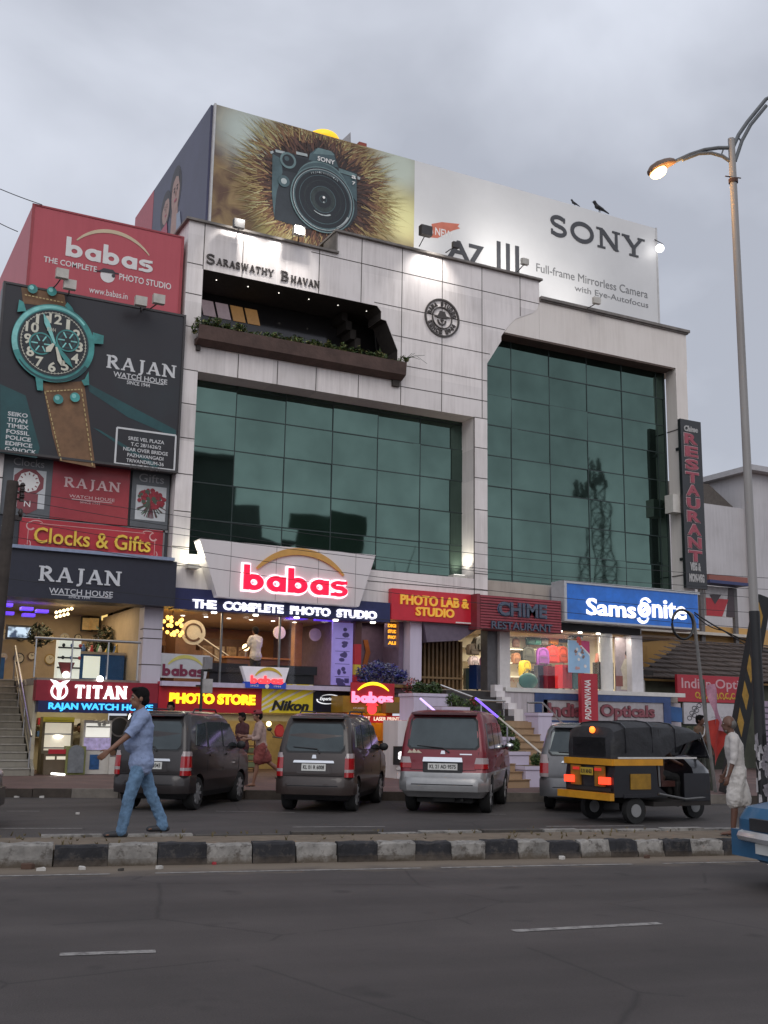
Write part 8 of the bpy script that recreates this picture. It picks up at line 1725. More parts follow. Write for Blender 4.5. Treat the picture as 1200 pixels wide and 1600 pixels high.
 if shoe:
  for hp,kn,an in lg:
   q=MB(); an2=an
   tow=V((.175*s,0,-.048*s if an.z<.12*s else-.1*s)); q.capsule(an+V((-.04*s,0,-.045*s)),.04*s,an+V((.05*s,0,-.04*s)),.042*s); q.capsule(an+V((.04*s,0,-.04*s)),.042*s,an+tow,.034*s)
   remesh(q,'shoe',shoe,.012,t,2)
 else:
  for hp,kn,an in lg:
   q=MB(); q.obox(an+V((.06*s,0,-.082*s)),.13*s,.045*s,.009); q.tube([an+V((.08*s,-.045*s,-.075*s)),an+V((.1*s,0,-.03*s)),an+V((.08*s,.045*s,-.075*s))],.01,6); q.build('sandal',MATS['letter_black'],t,True,True)
 return t
AW=math.atan2(-MD.y,-MD.x)
DENIM=M('denim_blue',(.12,.215,.34),.85,.55,6,1.0,11); SHIRTB=M('shirt_blue',(.235,.295,.46),.85,.2,6,1.0,9)
x,y=G(214,1306,.165)
wk=person('man in a pale blue shirt and faded jeans striding left along the median',(x,y,.165),AW+.12,1.83,legs=((17,7),(-20,5)),arms=((40,10,7),(-16,14,10)),lean=3,shirt=SHIRTB,sleeve=.72,bmat=DENIM,shoe=M('shoe_dark',(.03,.03,.034),.6),voxel=.01,belly=.035,hands='curl')
q=MB(); q.box(0,0.01,0,.01,0,.01); q.bm.free()
WSH=M('cloth_white',(.5,.47,.45),.85,.12,6,.45,10); WDH=M('cloth_dhoti',(.56,.53,.5),.85,.12,5,.45,9); REDL=M('lungi_red',(.2,.045,.04),.85,.3,5,.4,30); PINKS=M('shirt_pinkish',(.36,.25,.22),.85,.2,6,.3,30)
x,y=G(406,1229,.18)
person('man in a red cap and folded red lungi walking left on the pavement',(x,y,.18),AW,1.66,legs=((14,4),(-30,22)),arms=((12,72,6),(20,78,6)),lean=7,skin=SKIN,shirt=PINKS,sleeve=1.35,bottom='lungi',bmat=REDL,voxel=.014,cap=M('cap_red',(.2,.025,.035),.7))
x,y=G(1156,1306,.165)
person('old bald man in a white shirt and folded white dhoti at the median end',(x,y,.165),AW-.45,1.6,legs=((10,6),(-12,14)),arms=((4,16,10),(-2,30,8)),lean=5,skin=SKIN2,bald=True,shirt=WSH,sleeve=1.1,bottom='dhoti',bmat=WDH,voxel=.011)
x,y=G(1105,1232,.18); y+=.6; x+=.35
pb_=person('man in a brown shirt with a striped strap, standing beyond the auto rickshaw',(x,y,.18),AW+2.2,1.72,legs=((6,4),(-6,6)),arms=((10,20,8),(8,24,8)),skin=SKIN2,shirt=M('shirt_brown',(.14,.08,.045),.8,.2),sleeve=.7,bmat=M('trouser_dark',(.05,.055,.045),.8),shoe=MATS['letter_black'],voxel=.016)
t=thing('shoulder_bag','yellow shoulder bag on a striped strap carried by the brown shirted man','bag',(x,y,.18),AW+2.2)
q=MB(); q.box(-.12,.14,-.34,-.22,.72,1.0); q.bevel(.03,2); q.build('body',M('bag_yellow',(.45,.24,.02),.7,.2),t,False,True)
q=MB(); q.tube([(.0,-.28,1.0),(.19,-.1,1.28),(.14,.1,1.48),(.0,.17,1.52),(-.12,.05,1.4),(-.18,-.12,1.2),(-.04,-.28,1.0)],.02,6); q.build('strap',M('strap_white',(.5,.48,.46),.7,.4,20),t,True,True)
hr_=AUTO.rotation_euler.z; d=Vector((math.cos(hr_),math.sin(hr_))); n=Vector((-d.y,d.x)); p=Vector(AUTO.location[:2])+d*1.5
person('driver in a dark brown shirt seated inside the auto rickshaw',(p.x,p.y,.02),hr_,1.64,legs=((80,78),(80,78)),arms=((40,30,4),(40,30,4)),skin=SKIN2,shirt=M('shirt_umber',(.08,.045,.03),.8),sleeve=.7,bmat=M('trouser_black',(.02,.02,.02),.8),voxel=.018,sit=.78,shoe=MATS['letter_black'])
x,y=G(376,1222,.18); y+=.5; x+=.2
person('person in dark red clothing standing beyond the front of the dark brown hatchback',(x,y,.18),AW+.5,1.6,legs=((4,2),(-4,4)),arms=((6,30,8),(4,20,8)),skin=SKIN2,shirt=M('shirt_darkred',(.06,.015,.018),.8),sleeve=.6,bmat=MATS['trouser_black'],voxel=.018,shoe=MATS['letter_black'])
x,y=G(270,1222,.18); y+=.4
person('dark haired person just showing above the roof of the dark brown hatchback',(x,y,.18),AW+1.2,1.82,legs=((4,2),(-4,4)),arms=((6,30,8),(4,20,8)),skin=SKIN2,shirt=M('shirt_grey',(.1,.1,.11),.8),sleeve=.6,bmat=MATS['trouser_black'],voxel=.018,shoe=MATS['letter_black'])
x,z=P(400,1060,1.4)
person('man in a white shirt seen from behind inside the photo showroom',(x,1.5,2.625),1.9,1.7,legs=((4,2),(-4,4)),arms=((14,60,12),(12,60,12)),skin=SKIN2,shirt=WSH,sleeve=.7,bmat=MATS['trouser_black'],voxel=.018,shoe=MATS['letter_black'])
x,z=P(122,1170,1.7)
person('shop attendant whose dark head shows above the counters of the low watch shop',(x,1.7,.0),-1.8,1.45,legs=((2,0),(-2,0)),arms=((20,40,8),(20,40,8)),skin=SKIN2,shirt=M('shirt_dun',(.15,.13,.09),.8),sleeve=.7,bmat=MATS['trouser_black'],voxel=.018,shoe=MATS['letter_black'])
# === STREET FURNITURE, ROOF, NEIGHBOURS, WIRES
POLEM=streaky('pole_paint',(.3,.285,.275),(.16,.13,.11),.5,.7)
x,y=G(1196,1313,.13); base=Vector((x,y,.13))
def pole_z(py):return ZAT(py,base.x,base.y)
zt=pole_z(217)
t=thing('street_lamp','tall grey double armed street lamp with one lit orange head, at the right edge','street lamp',base)
q=MB(); q.tube([base,base+Vector((0,0,2.2)),base+Vector((0,0,zt-.13))],[.07,.064,.052],14); o=q.build('pole',POLEM,t,True)
q=MB(); q.cyl(base+Vector((0,0,0)),base+Vector((0,0,pole_z(955)-.13)),.078,.074,14); q.build('painted_base',M('base_black',(.016,.016,.018),.6,.3),t,True)
q=MB(); z=pole_z(283); q.cyl((x,y,z-.03),(x,y,z+.03),.072,None,12); q.tube([(x-.16,y,z+.04),(x+.16,y,z+.09)],.01,5); q.build('clamp',M('clamp_rust',(.08,.04,.03),.8),t)
rt=Vector((RX.x,RX.y,0)).normalized()
def armpt(dx,py):
 p=base+rt*dx; return Vector((p.x,p.y,ZAT(py,p.x,p.y)))
dpx=CF/((base-CAM).dot(RZ))
def A(px,py):return armpt((px-1149)/dpx*.99,py)
ARM=M('arm_grey',(.13,.14,.15),.5,.2)
q=MB(); q.tube([A(1146,231),A(1125,231),A(1100,234),A(1075,241),A(1042,254)],.03,8); q.build('arm',ARM,t,True)
q=MB(); q.tube([A(1148,254),A(1132,244),A(1112,239),A(1090,240),A(1060,250)],.028,8); q.tube([A(1134,233),A(1130,242)],.012,6); q.build('arm_brace',ARM,t,True)
q=MB(); q.tube([A(1152,229),A(1163,210),A(1180,190),A(1215,155),A(1250,140)],.03,8); q.build('arm',ARM,t,True)
q=MB(); q.tube([A(1154,252),A(1168,220),A(1185,195),A(1215,165)],.028,8); q.tube([A(1161,214),A(1167,221)],.012,6); q.build('arm_brace',ARM,t,True)
def head(pa,pb,litup):
 a,b=A(*pa),A(*pb); d=(b-a); L=d.length; d.normalize(); sd=d.cross(Vector((0,0,1))).normalized(); up=sd.cross(d)
 q=MB(); R_=[]
 for u,w,hgt in((0,.05,.05),(.12,.09,.08),(.3,.12,.1),(.6,.15,.11),(.85,.13,.09),(1,.05,.04)):
  c=a+d*L*u; R_.append([q.bm.verts.new(c+sd*w*math.cos(k)+up*(hgt*math.sin(k)if math.sin(k)>0 else .035*math.sin(k)))for k in[i*PI/6 for i in range(12)]])
 for i in range(5):
  for k in range(12):q._f([R_[i][k],R_[i][(k+1)%12],R_[i+1][(k+1)%12],R_[i+1][k]])
 q._f(R_[0][::-1]); q._f(R_[-1]); h=q.build('lamp_head',M('head_bronze',(.16,.1,.07),.5,.2),t,True)
 q=MB(); Rm_=Matrix((d,sd,up)).transposed(); q.ball(a+d*L*.68-up*.05,(L*.3,.12,.085),0,18,10,Rm_); q.build('lamp_lens',M('sodium_glow',(1,.62,.25),.4,0,emit=6,ecol=(1,.6,.22))if litup else TAILW,t,True)
 if litup:lamp('POINT',a+d*L*.7-up*.25,55,(1,.55,.2),.12,parent=t)
head((1046,252),(999,271),True); head((1262,134),(1300,125),False)
q=MB(); rr=random.Random(14)
for k in range(26):
 z=.45+rr.random()*.95; a=rr.uniform(2.6,5.4); w=rr.uniform(.25,.7); h=rr.uniform(.06,.2); r_=.08+k*.0007
 P4=[(base.x+r_*math.cos(b),base.y+r_*math.sin(b),zz)for b,zz in((a,z),(a+w,z+rr.uniform(-.03,.03)),(a+w*.9,z+h),(a+.05,z+h*rr.uniform(.7,1.1)))]
 q.poly(P4,rr.choice((0,0,1,2)))
for k in range(14):
 z=.5+rr.random()*.9; a=rr.uniform(3,5.2); q.poly([(base.x+.1*math.cos(a),base.y+.1*math.sin(a),z),(base.x+.16*math.cos(a+.4),base.y+.16*math.sin(a+.4),z+.03),(base.x+.14*math.cos(a+.6),base.y+.14*math.sin(a+.6),z-.1),(base.x+.1*math.cos(a+.3),base.y+.1*math.sin(a+.3),z-.09)],rr.choice((0,1)))
q.build('torn_poster',[M('paper_white',(.5,.48,.49),.8,.3,20),M('paper_grey',(.26,.24,.26),.8,.4,20),MATS['letter_black']],t,False,False,False)
xb_,yb_=G(1137,1240,.18); xt_,yt_=xb_+.95,yb_-.38
t=thing('striped_strut','leaning post painted in black and amber diagonal stripes beside the street lamp','post',(xb_,yb_,.18))
zt_=ZAT(932,xt_,yt_)
a=Vector((xb_,yb_,.18)); b=Vector((XAT(1192,yt_,zt_),yt_,zt_)); d=(b-a); L=d.length; d.normalize(); sd=Vector((d.z,0,-d.x)).normalized(); nr=d.cross(sd).normalized()
q=MB(); hw=.19
def qd(u0,u1,v0,v1,off,m,sl=0.0):
 q.poly([a+d*u0+sd*v0+nr*off,a+d*(u0+sl)+sd*v1+nr*off,a+d*(u1+sl)+sd*v1+nr*off,a+d*u1+sd*v0+nr*off],m)
v=q.box(-hw,hw,-.09,.09,0,L)
for p in v:p.co=a+sd*p.co.x+nr*p.co.y+d*p.co.z
q.build('post',M('strut_black',(.014,.014,.015),.6,.3),t)
q=MB(); k=.35
while k<L-.5:
 for off in(-.093,.093):qd(k,k+.34,-hw*.98,hw*.1,off,0,-.3)
 k+=.62
q.build('amber_stripe',M('stripe_amber',(.38,.22,.04),.7,.35,6),t,False,False,False)
x,y=G(1118,1238,.18); X2=XAT(1082,y,ZAT(955,x,y)); zt_=ZAT(957,X2,y)
t=thing('cable_pole','slim grey pole topped by a loop of black cable near the red flag','pole',(x,y,.18))
q=MB(); q.tube([(x,y,.18),(x+(X2-x)*.5,y,zt_*.5),(x+(X2-x)*.92,y,zt_-.25),(X2-.02,y,zt_-.06),(X2-.14,y,zt_)],.04,8); q.build('pole',M('pole_dull',(.17,.165,.16),.6,.25),t,True)
q=MB(); q.tube([(X2-.35+.32*math.cos(k),y-.04,zt_-.3+.34*math.sin(k))for k in[i*PI/12 for i in range(25)]],.03,6); q.build('cable_coil',MATS['letter_black'],t,True)
fx,fy=G(1128,1236,.18); fy+=.2
t=thing('flag','red and pink party flag hanging from a short pole in front of the old stall','flag',(fx,fy,.18))
zt_=ZAT(1085,fx,fy); zb_=ZAT(1160,fx,fy)
q=MB(); q.tube([(fx-.12,fy,.18),(fx-.25,fy,zt_+.35)],.03,8); q.build('pole',M('flag_pole',(.06,.07,.05),.7),t,True)
def fl(m,P3):
 q=MB(); n_=10
 for i in range(n_):
  for j in range(6):
   def pt(u,v):a_=Vector(P3[0]).lerp(Vector(P3[1]),u); b_=Vector(P3[3]).lerp(Vector(P3[2]),u); p_=a_.lerp(b_,v); return(p_.x,p_.y+.06*math.sin(u*7+v*4),p_.z)
   q.poly([pt(i/n_,j/6),pt((i+1)/n_,j/6),pt((i+1)/n_,(j+1)/6),pt(i/n_,(j+1)/6)])
 bmesh.ops.remove_doubles(q.bm,verts=q.bm.verts,dist=1e-4); return q.build('cloth',m,t,True,False,False)
fl(M('flag_red',(.45,.03,.02),.7,.2),[(fx-.25,fy,zb_+.45),(fx+.05,fy,zb_-.55),(fx+.42,fy,zb_+.15),(fx+.1,fy,zb_+.55)])
fl(M('flag_pink',(.45,.22,.3),.7,.3,8),[(fx-.2,fy-.05,zt_+.2),(fx+.05,fy-.05,zb_+.3),(fx+.3,fy-.05,zb_+.25),(fx+.02,fy-.05,zt_+.25)])
x,y=G(308,1226,.18); t=thing('camera_post','slim post with two camera boxes behind the dark brown hatchback','post',(x,y,.18)); zt_=ZAT(1047,x,y)
q=MB(); q.cyl((x,y,.18),(x,y,zt_),.035,None,8); q.box(x-.03,x+.22,y-.02,y+.02,zt_-.03,zt_+.02); q.box(x-.14,x+.02,y-.02,y+.02,zt_-.38,zt_-.34); q.build('pole',MATS['letter_black'],t)
q=MB(); q.box(x+.0,x+.22,y-.12,y+.06,zt_-.52,zt_-.2); q.bevel(.03,2); q.build('camera_box',M('box_grey',(.36,.34,.33),.5,.3,5),t)
q=MB(); q.box(x+.02,x+.2,y-.1,y+.08,zt_+.03,zt_+.3); q.bevel(.02,1); q.build('camera_box',M('box_slate',(.2,.19,.2),.5,.2),t)
yp=-5.4; t=thing('utility_pole','dark leaning utility pole with insulators at the left edge','pole',(-2.2,yp,.18))
a=Vector((*[P(20,752,yp)[0]],yp,P(20,752,yp)[1])); b=Vector((P(0,935,yp)[0],yp,P(0,935,yp)[1])); foot=a+(b-a)*((a.z-.18)/(a.z-b.z))
q=MB(); q.tube([foot,a],[.17,.12],12); q.build('pole',M('pole_bark',(.05,.04,.034),.9,.4,3,.4,12),t,True)
q=MB()
for k in range(3):c=a+Vector((.2,-.05,-.1-k*.13)); q.tube([a+Vector((0,0,-.1-k*.15)),c],.025,6); q.lathe([(.0,-.07),(.06,-.06),(.035,-.01),(.06,.03),(.03,.08)],c,10)
q.box(a.x-.1,a.x+.24,yp-.04,yp+.04,a.z-.82,a.z-.72); q.ball((a.x+.2,yp-.05,a.z-.66),(.05,.05,.09)); q.build('insulator',M('insulator_dark',(.03,.02,.018),.4),t,True)
POLE_TOP=a
# ---- wires
WIRE=M('wire_black',(.02,.02,.022),.6)
def wire(lab,pts,r=.008,sag=.2,nm='wire'):
 pts=[Vector(p)for p in pts]; q=MB(); path=[]
 for i in range(len(pts)-1):
  for k in range(14):u=k/14; p=pts[i].lerp(pts[i+1],u); p.z-=sag*4*u*(1-u); path.append(p)
 path.append(pts[-1]); q.tube(path,r,5); o=q.build(nm,WIRE,None,True); tag(o,lab,'wire','overhead wires across the shop fronts'); return o
def wpx(px,py,Y):X,Z=P(px,py,Y); return(X,Y,Z)
E1=-7.0
for k,(l,r_,sg)in enumerate((((22,766),(1230,905),.25),((24,780),(1230,922),.35),((26,800),(1230,938),.15),((20,812),(1230,960),.3),((-20,832),(1230,985),.25),((-20,900),(1230,1010),.2))):
 wire(('topmost of the thin wires crossing the lower green glass from the leaning pole','second thin wire crossing the lower green glass from the leaning pole','third thin wire crossing in front of the lower green glass','thin wire crossing just above the white trapezoid board','thin wire crossing the face of the white trapezoid board','lowest long wire crossing the navy strip and bright blue sign')[k],[wpx(*l,-5.4),wpx(*r_,-9.0)],.0065,sg)
wire('black cable running from the loop on the slim pole to the striped strut',[(X2-.1,y,0)]and[wpx(1085,957,-9.9),wpx(1190,1008,-10.4)],.02,.1)
wire('second black cable hanging from the loop on the slim pole to the street lamp',[wpx(1085,960,-9.9),wpx(1130,985,-10.1),wpx(1205,1020,-10.4)],.014,.08)
wire('black cable meeting the top left corner of the red rooftop sign',[wpx(-30,282,0),wpx(66,320,.05)],.012,.03)
wire('lower black cable meeting the left side of the red rooftop sign',[wpx(-30,332,0),wpx(28,362,.1)],.012,.03)
# ---- floodlights
FLB=M('flood_body',(.05,.045,.045),.5,.2); FLW=M('flood_pale',(.5,.47,.42),.5,.2)
def flood(lab,px,py,Y,foot,faceY,glow=0,body=FLB,size=.16,tilt=.5):
 X,Z=P(px,py,Y); t=thing('floodlight',lab,'floodlight',(X,Y,Z),0,'floodlights on the parapets and billboards')
 FX,FZ=P(*foot,faceY)
 q=MB(); q.tube([(X,Y,Z-size*.6),(FX*.5+X*.5,(Y+faceY)/2,min(Z-size,FZ+.1)),(FX,faceY,FZ)],.018,6); q.build('arm',FLB,t)
 q=MB(); q.box(X-size,X+size,Y-size*.5,Y+size*.5,Z-size*.8,Z+size*.8); q.bevel(.03,2); q.build('housing',body,t)
 q=MB(); s=1 if faceY>Y else-1; q.box(X-size*.8,X+size*.8,*sorted((Y+s*(size*.5+.002),Y+s*(size*.5+.012))),Z-size*.6,Z+size*.6); q.build('lens',lit('flood_glow',(1,.97,.9),5)if glow else M('flood_glass',(.4,.4,.38),.15,.1),t); return X,Z
flood('left of the floodlight pair over the left end of the watch billboard',97,428,-.9,(81,452),-.1,0,FLW)
flood('lower pale floodlight beside the pair over the watch billboard strap',109,445,-.8,(107,458),-.1,0,FLW)
flood('left floodlight of the pair over the right end of the watch billboard',220,471,-.8,(222,482),-.1,0,FLW)
flood('right floodlight of the pair over the right end of the watch billboard',248,468,-.9,(222,482),-.1,0,FLW)
X1,Z1=flood('small dark floodlight on the parapet above the raised building name',373,350,-.5,(372,362),-.05,0,FLB)
X2_,Z2_=flood('pale headed floodlight on the parapet left of the parapet step',467,361,-.5,(466,378),-.05,0,FLW,.17)
X3,Z3=flood('tall black floodlight on the parapet by the coral brush mark',665,361,-.6,(655,385),-.05,0,FLB,.2)
flood('small floodlight on the parapet in front of the three tall strokes',820,409,-.4,(808,425),-.05,0,FLW,.13)
flood('small dark floodlight on the parapet before the large white panel digits',712,383,-.3,(696,395),-.05,0,FLB,.12)
flood('floodlight on the brow slab below the small grey lettering',932,470,-.5,(915,483),-.05,0,FLW,.14)
def flight(X,Z,power,to,Y=-.75,spot=95):lamp('SPOT',(X,Y,Z),power,(1,.97,.93),.06,to,spot,.9)
for X,Z,p,to in((4.6,16.35,130,(4.7,0,15.2)),(6.3,16.35,130,(6.2,0,15.2)),(11.3,17.0,150,(11.2,0,15.6))):flight(X,Z,p,to,-.85)
for X,Z,p,to in((6.4,16.6,120,(7.5,1.3,18.4)),(11.0,17.2,70,(11.5,1.3,18.5)),(14.6,17.2,150,(15.0,1.3,18.3)),(17.5,16.4,90,(17.4,1.3,17.6))):flight(X,Z,p,to,-.5,120)
x,z=P(1031,388,.9); t=thing('floodlight','round glowing white lamp on a bracket at the right end of the white billboard','floodlight',(x,.9,z),0,'floodlights on the parapets and billboards')
q=MB(); q.ball((x,.9,z),.16); q.build('globe',lit('glow_cool',(1,1,1),4),t,True); a=P(1023,373,1.3); b=P(1035,381,.9); q=MB(); q.tube([(a[0],1.35,a[1]),(b[0],.9,b[1]),(b[0]+.05,.9,z)],.02,6); q.build('arm',FLB,t)
t=thing('uplight','lit uplight on the sill at the right end of the lower green glass','lamp',(12.5,.3,6.12)); q=MB(); q.box(12.25,12.75,.2,.5,6.13,6.24); q.bevel(.02,1); q.build('housing',FLW,t); q=MB(); q.box(12.3,12.7,.24,.46,6.243,6.25); q.build('lens',lit('flood_glow',(1,.97,.9),5),t); lamp('SPOT',(12.5,.35,6.35),42,(1,.98,.8),.05,(12.85,.45,7.3),110,.8,parent=t)
x,z=P(315,868,-.35); t=thing('tube_light','bright tilted tube lamp behind the upper left corner of the white trapezoid board','lamp',(x,-.3,z)); q=MB(); a=P(308,846,-.45); b=P(318,872,-.45); q.cyl((a[0],-.45,a[1]),(b[0],-.45,b[1]),.075,None,10); q.build('tube',lit('glow_daylight',(1,1,.82),2.2),t,True); a=P(300,882,-.3); q=MB(); q.box(a[0]-.12,a[0]+.2,-.35,-.05,a[1]-.1,a[1]+.02); q.build('bracket',FLW,t); lamp('POINT',(x-.15,-.3,z),9,(1,1,.8),.1,parent=t)
# ---- roof bits and birds
x,z=P(505,220,6); t=thing('roof_lamp','glowing yellow dome rising behind the rooftop billboard','lamp',(x,6,z-1)); q=MB(); q.ball((x,6,z),(.62,.62,.34),0,20,12); q.build('dome',M('dome_yellow',(.85,.5,.02),.4,0,emit=.7,ecol=(1,.55,.02)),t,True); q=MB(); q.cyl((x,6,15.6),(x,6,z-.1),.3,None,12); q.build('stem',FLW,t)
x,z=P(543,221,5); q=MB(); q.prism([(x-.55,z-.4),(x+.12,z+.42),(x+.16,z-.4)],5,5.2); q.box(x-.1,x+.1,5.02,5.18,15.6,z-.401); tag(q.build('roof_fin',M('fin_grey',(.35,.34,.35),.6)),'grey pointed fin rising behind the rooftop billboard right of the yellow dome','roof fin')
x,z=P(567,228,5); q=MB(); q.box(x-.16,x+.16,5,5.3,z-.6,z+.14); q.box(x-.05,x+.05,5.1,5.2,15.6,z-.601); tag(q.build('roof_box',M('box_rust',(.3,.06,.035),.6)),'small rust red box on a post behind the rooftop billboard','box')
def bird(lab,px,py,sc,flip):
 Y=1.36; X,Z=P(px,py,Y); t=thing('crow',lab,'bird',(X,Y,0)); z0=ZAT(py,X,Y)
 top=[o for o in bpy.data.objects if o.name=='rooftop_billboard'][0]
 zt=P(338,163,1.3)[1]+.0; t.location.z=zt; s=sc; f=flip
 q=MB(); q.capsule((.1*f*s,0,.2*s),.075*s,(-.12*f*s,0,.15*s),.05*s); q.capsule((.1*f*s,0,.21*s),.06*s,(.17*f*s,0,.3*s),.05*s); q.ball((.19*f*s,0,.32*s),.055*s); q.capsule((.22*f*s,0,.32*s),.02*s,(.3*f*s,0,.3*s),.006*s); q.capsule((-.12*f*s,0,.15*s),.04*s,(-.34*f*s,0,.08*s),.02*s)
 for sd in(-1,1):q.capsule((0,sd*.025*s,.13*s),.015*s,(.01*f*s,sd*.03*s,.0),.009*s)
 remesh(q,'body',M('crow_black',(.015,.015,.018),.5),.012,t,2)
bird('larger dark crow perched on the white billboard edge above its big black word',937,330,1.25,-1); bird('smaller dark crow perched left of the larger one on the white billboard',898,322,.7,-1)
# ---- right-hand neighbours
ORG=streaky('orange_wall',(.52,.3,.1),(.3,.18,.08),.7,.6); GRYW=streaky('grey_white_wall',(.5,.48,.49),(.3,.28,.28),.7,.7)
t=thing('orange_building','orange painted building behind the bright blue sign','building',(26,9,0))
YO=6.0; zr=P(1005,962,YO)[1]; q=MB(); q.box(22.2,32,YO,14,.18,ZAT(975,27,YO)); q.build('wall',ORG,t); zt=ZAT(975,27,YO)
q=MB(); q.box(22,31,YO-.5,YO-.01,ZAT(985,26,YO)-.12,ZAT(985,26,YO)); q.build('ledge',M('ledge_cream',(.55,.5,.44),.6),t); q=MB(); q.box(23.4,25.0,YO-.05,YO-.005,3.3,4.9); q.build('shutter',M('shutter_orange',(.45,.25,.08),.6),t)
t=thing('white_building','tall grey white building behind the black upright sign at the right edge','building',(40,16,0))
YW=14; xa=XAT(1100,YW,8); q=MB(); ztop=ZAT(790,xa+1.5,YW); xs=XAT(1168,YW,9); q.box(xa-2.5,xs,YW,30,.18,ztop); q.box(xs+.002,xs+14,YW-.6,30,.18,ZAT(742,xs,YW)); q.build('wall',GRYW,t)
q=MB(); zt2=ZAT(742,xs,YW); q.box(xs-.5,xs+14,YW-1.2,30,zt2+.002,zt2+.3); q.build('roof_slab',M('slab_grey',(.4,.39,.4),.7),t)
q=MB(); xl,xr_=xa-4,xs+.2; q.prism([(xl,ztop),(xr_-.3,ztop+.05),(xr_-2.2,ztop+1.25),(xl,ztop+.95)],YW+.5,24); q.build('roof',M('roof_brown',(.1,.085,.075),.9,.3),t)
YP=5.7; r=rect(1102,915,1148,965,YP); t=thing('wall_poster','red and white hanging poster under a blue edged awning right of the blue sign','poster',((r[0]+r[1])/2,YP,r[2]))
q=MB(); q.box(r[0],r[1],YP,YP+.1,r[2],r[3]); q.build('panel',M('poster_white',(.5,.47,.47),.5,.3,3),t); q=MB(); q.lay([(r[0],r[2]),(r[0]+(r[1]-r[0])*.55,r[2]),(r[0]+(r[1]-r[0])*.8,r[2]+(r[3]-r[2])*.6),(r[0],r[2]+(r[3]-r[2])*.6)],YP-.002,.004,0); q.lay([(r[1]-.5,r[2]),(r[1],r[2]),(r[1],r[3]),(r[1]-.3,r[3])],YP-.001,.004,1); q.lay([(r[0]+.2,r[2]+.9),(r[0]+.9,r[2]+.95),(r[0]+.5,r[2]+.5)],YP-.007,.004,1); q.build('printed_shape',[M('print_scarlet',(.42,.02,.03),.5),M('print_soot',(.05,.03,.035),.5)],t)
q=MB(); q.box(r[0]-.3,r[1]+.3,YP-.6,YP+.12,r[3]+.05,r[3]+.18); q.build('awning',M('awning_blue',(.04,.05,.14),.6),t); q=MB(); q.box(r[0]-.3,r[1]+.3,YP-.55,YP+.12,r[3]+.183,r[3]+.42); q.build('awning_top',M('awning_rust',(.28,.1,.08),.7),t); q=MB(); q.box(r[1]+.02,r[1]+.2,YP,YP+.15,.18,r[3]); q.box(r[0]-.3,r[0]-.1,YP,YP+.15,.18,r[3]); q.build('post',M('post_grey',(.14,.13,.13),.7),t)
YS=1.0; t=thing('tiled_stall','old stall with a sloping brown tiled roof behind the red sign','stall',(25,3,.18))
TILE2=M('roof_tile',(.085,.062,.052),.9,.4,3)
xl=XAT(1000,YS,3); xr_=xl+12; ze=ZAT(1057,xl,YS); zr_=ZAT(1000,XAT(1070,YS+4,5),YS+4)
q=MB(); n_=9; xtl=XAT(1068,YS+4,zr_)
for k in range(n_):
 u0,u1=k/n_,(k+1)/n_
 za,zb=ze+(zr_-ze)*u0,ze+(zr_-ze)*u1; ya,yb=YS+4*u0,YS+4*u1; x0=xl+(xtl-xl)*u0
 n2=44
 for j in range(n2):
  xx=x0+(xr_-x0)*j/n2; xw=(xr_-x0)/n2*.94; dz=random.uniform(-.012,.012)
  q.poly([(xx,ya-.06,za+.05+dz),(xx+xw,ya-.06,za+.05+dz),(xx+xw,yb,zb+dz),(xx,yb,zb+dz)]); q.poly([(xx,ya-.06,za+.05+dz),(xx+xw,ya-.06,za+.05+dz),(xx+xw,ya-.05,za-.0),(xx,ya-.05,za-.0)])
q.poly([(xl-.3,YS+.05,ze-.06),(xr_,YS+.05,ze-.06),(xr_,YS+4,zr_-.1),(xtl,YS+4,zr_-.1)]); q.build('roof',TILE2,t,False,False,False)
q=MB(); q.box(xl-.4,xl+.6,YS-.02,YS+1.5,ze-.03,ze+.22); q.build('hip',M('hip_dark',(.03,.026,.024),.9),t,False,False,False)
q=MB(); q.box(xl+.1,xr_,YS+.6,YS+.8,.18,ze-.1); q.build('wall',M('stall_green',(.075,.08,.055),.8,.3,2),t)
q=MB(); q.box(xl+.2,xl+.4,YS+.2,YS+.4,.18,ze-.1); q.box(xl+3.2,xl+3.35,YS+.2,YS+.35,.18,ze-.1); q.build('post',M('stall_post',(.4,.38,.36),.7),t)
YR=.3; r=rect(1058,1055,1192,1098,YR); r=(r[0],XAT(1192,YR,3),ZAT(1097,r[0]+1,YR),ZAT(1055,r[0]+1,YR))
t=thing('shop_sign','plain red sign with pink serif words and yellow script below the tiled roof','sign',((r[0]+r[1])/2,YR,r[2]))
q=MB(); q.box(r[0],r[1],YR,YR+.12,r[2],r[3]); q.build('panel',M('optic_red',(.36,.018,.032),.45,.12),t)
def fit(px):return XAT(px,YR,(r[2]+r[3])/2)
hh=r[3]-r[2]; q=MB(); q.text('Indian',fit(1065),fit(1111),r[2]+hh*.5,r[2]+hh*.88,YR,.01,0,.012); q.text('Opticals',fit(1118),fit(1184),r[2]+hh*.42,r[2]+hh*.88,YR,.01,0,.012); q.build('lettering',M('letter_rosy',(.5,.3,.32),.5),t)
q=MB(); rr=random.Random(3); xc=fit(1086)
for k in range(8):q.arcband(xc+.1,r[2]+hh*.26,.09,.09,rr.uniform(-40,60),rr.uniform(250,330),.045,.045,YR-k*.0005,.01); q.arcband(xc+.2,r[2]+hh*.22,.05,.08,180,360,.04,.04,YR-.006-k*.0005,.01); xc+=(fit(1160)-fit(1086))/8
q.build('script_lettering',M('letter_ochre',(.5,.3,.03),.5),t)
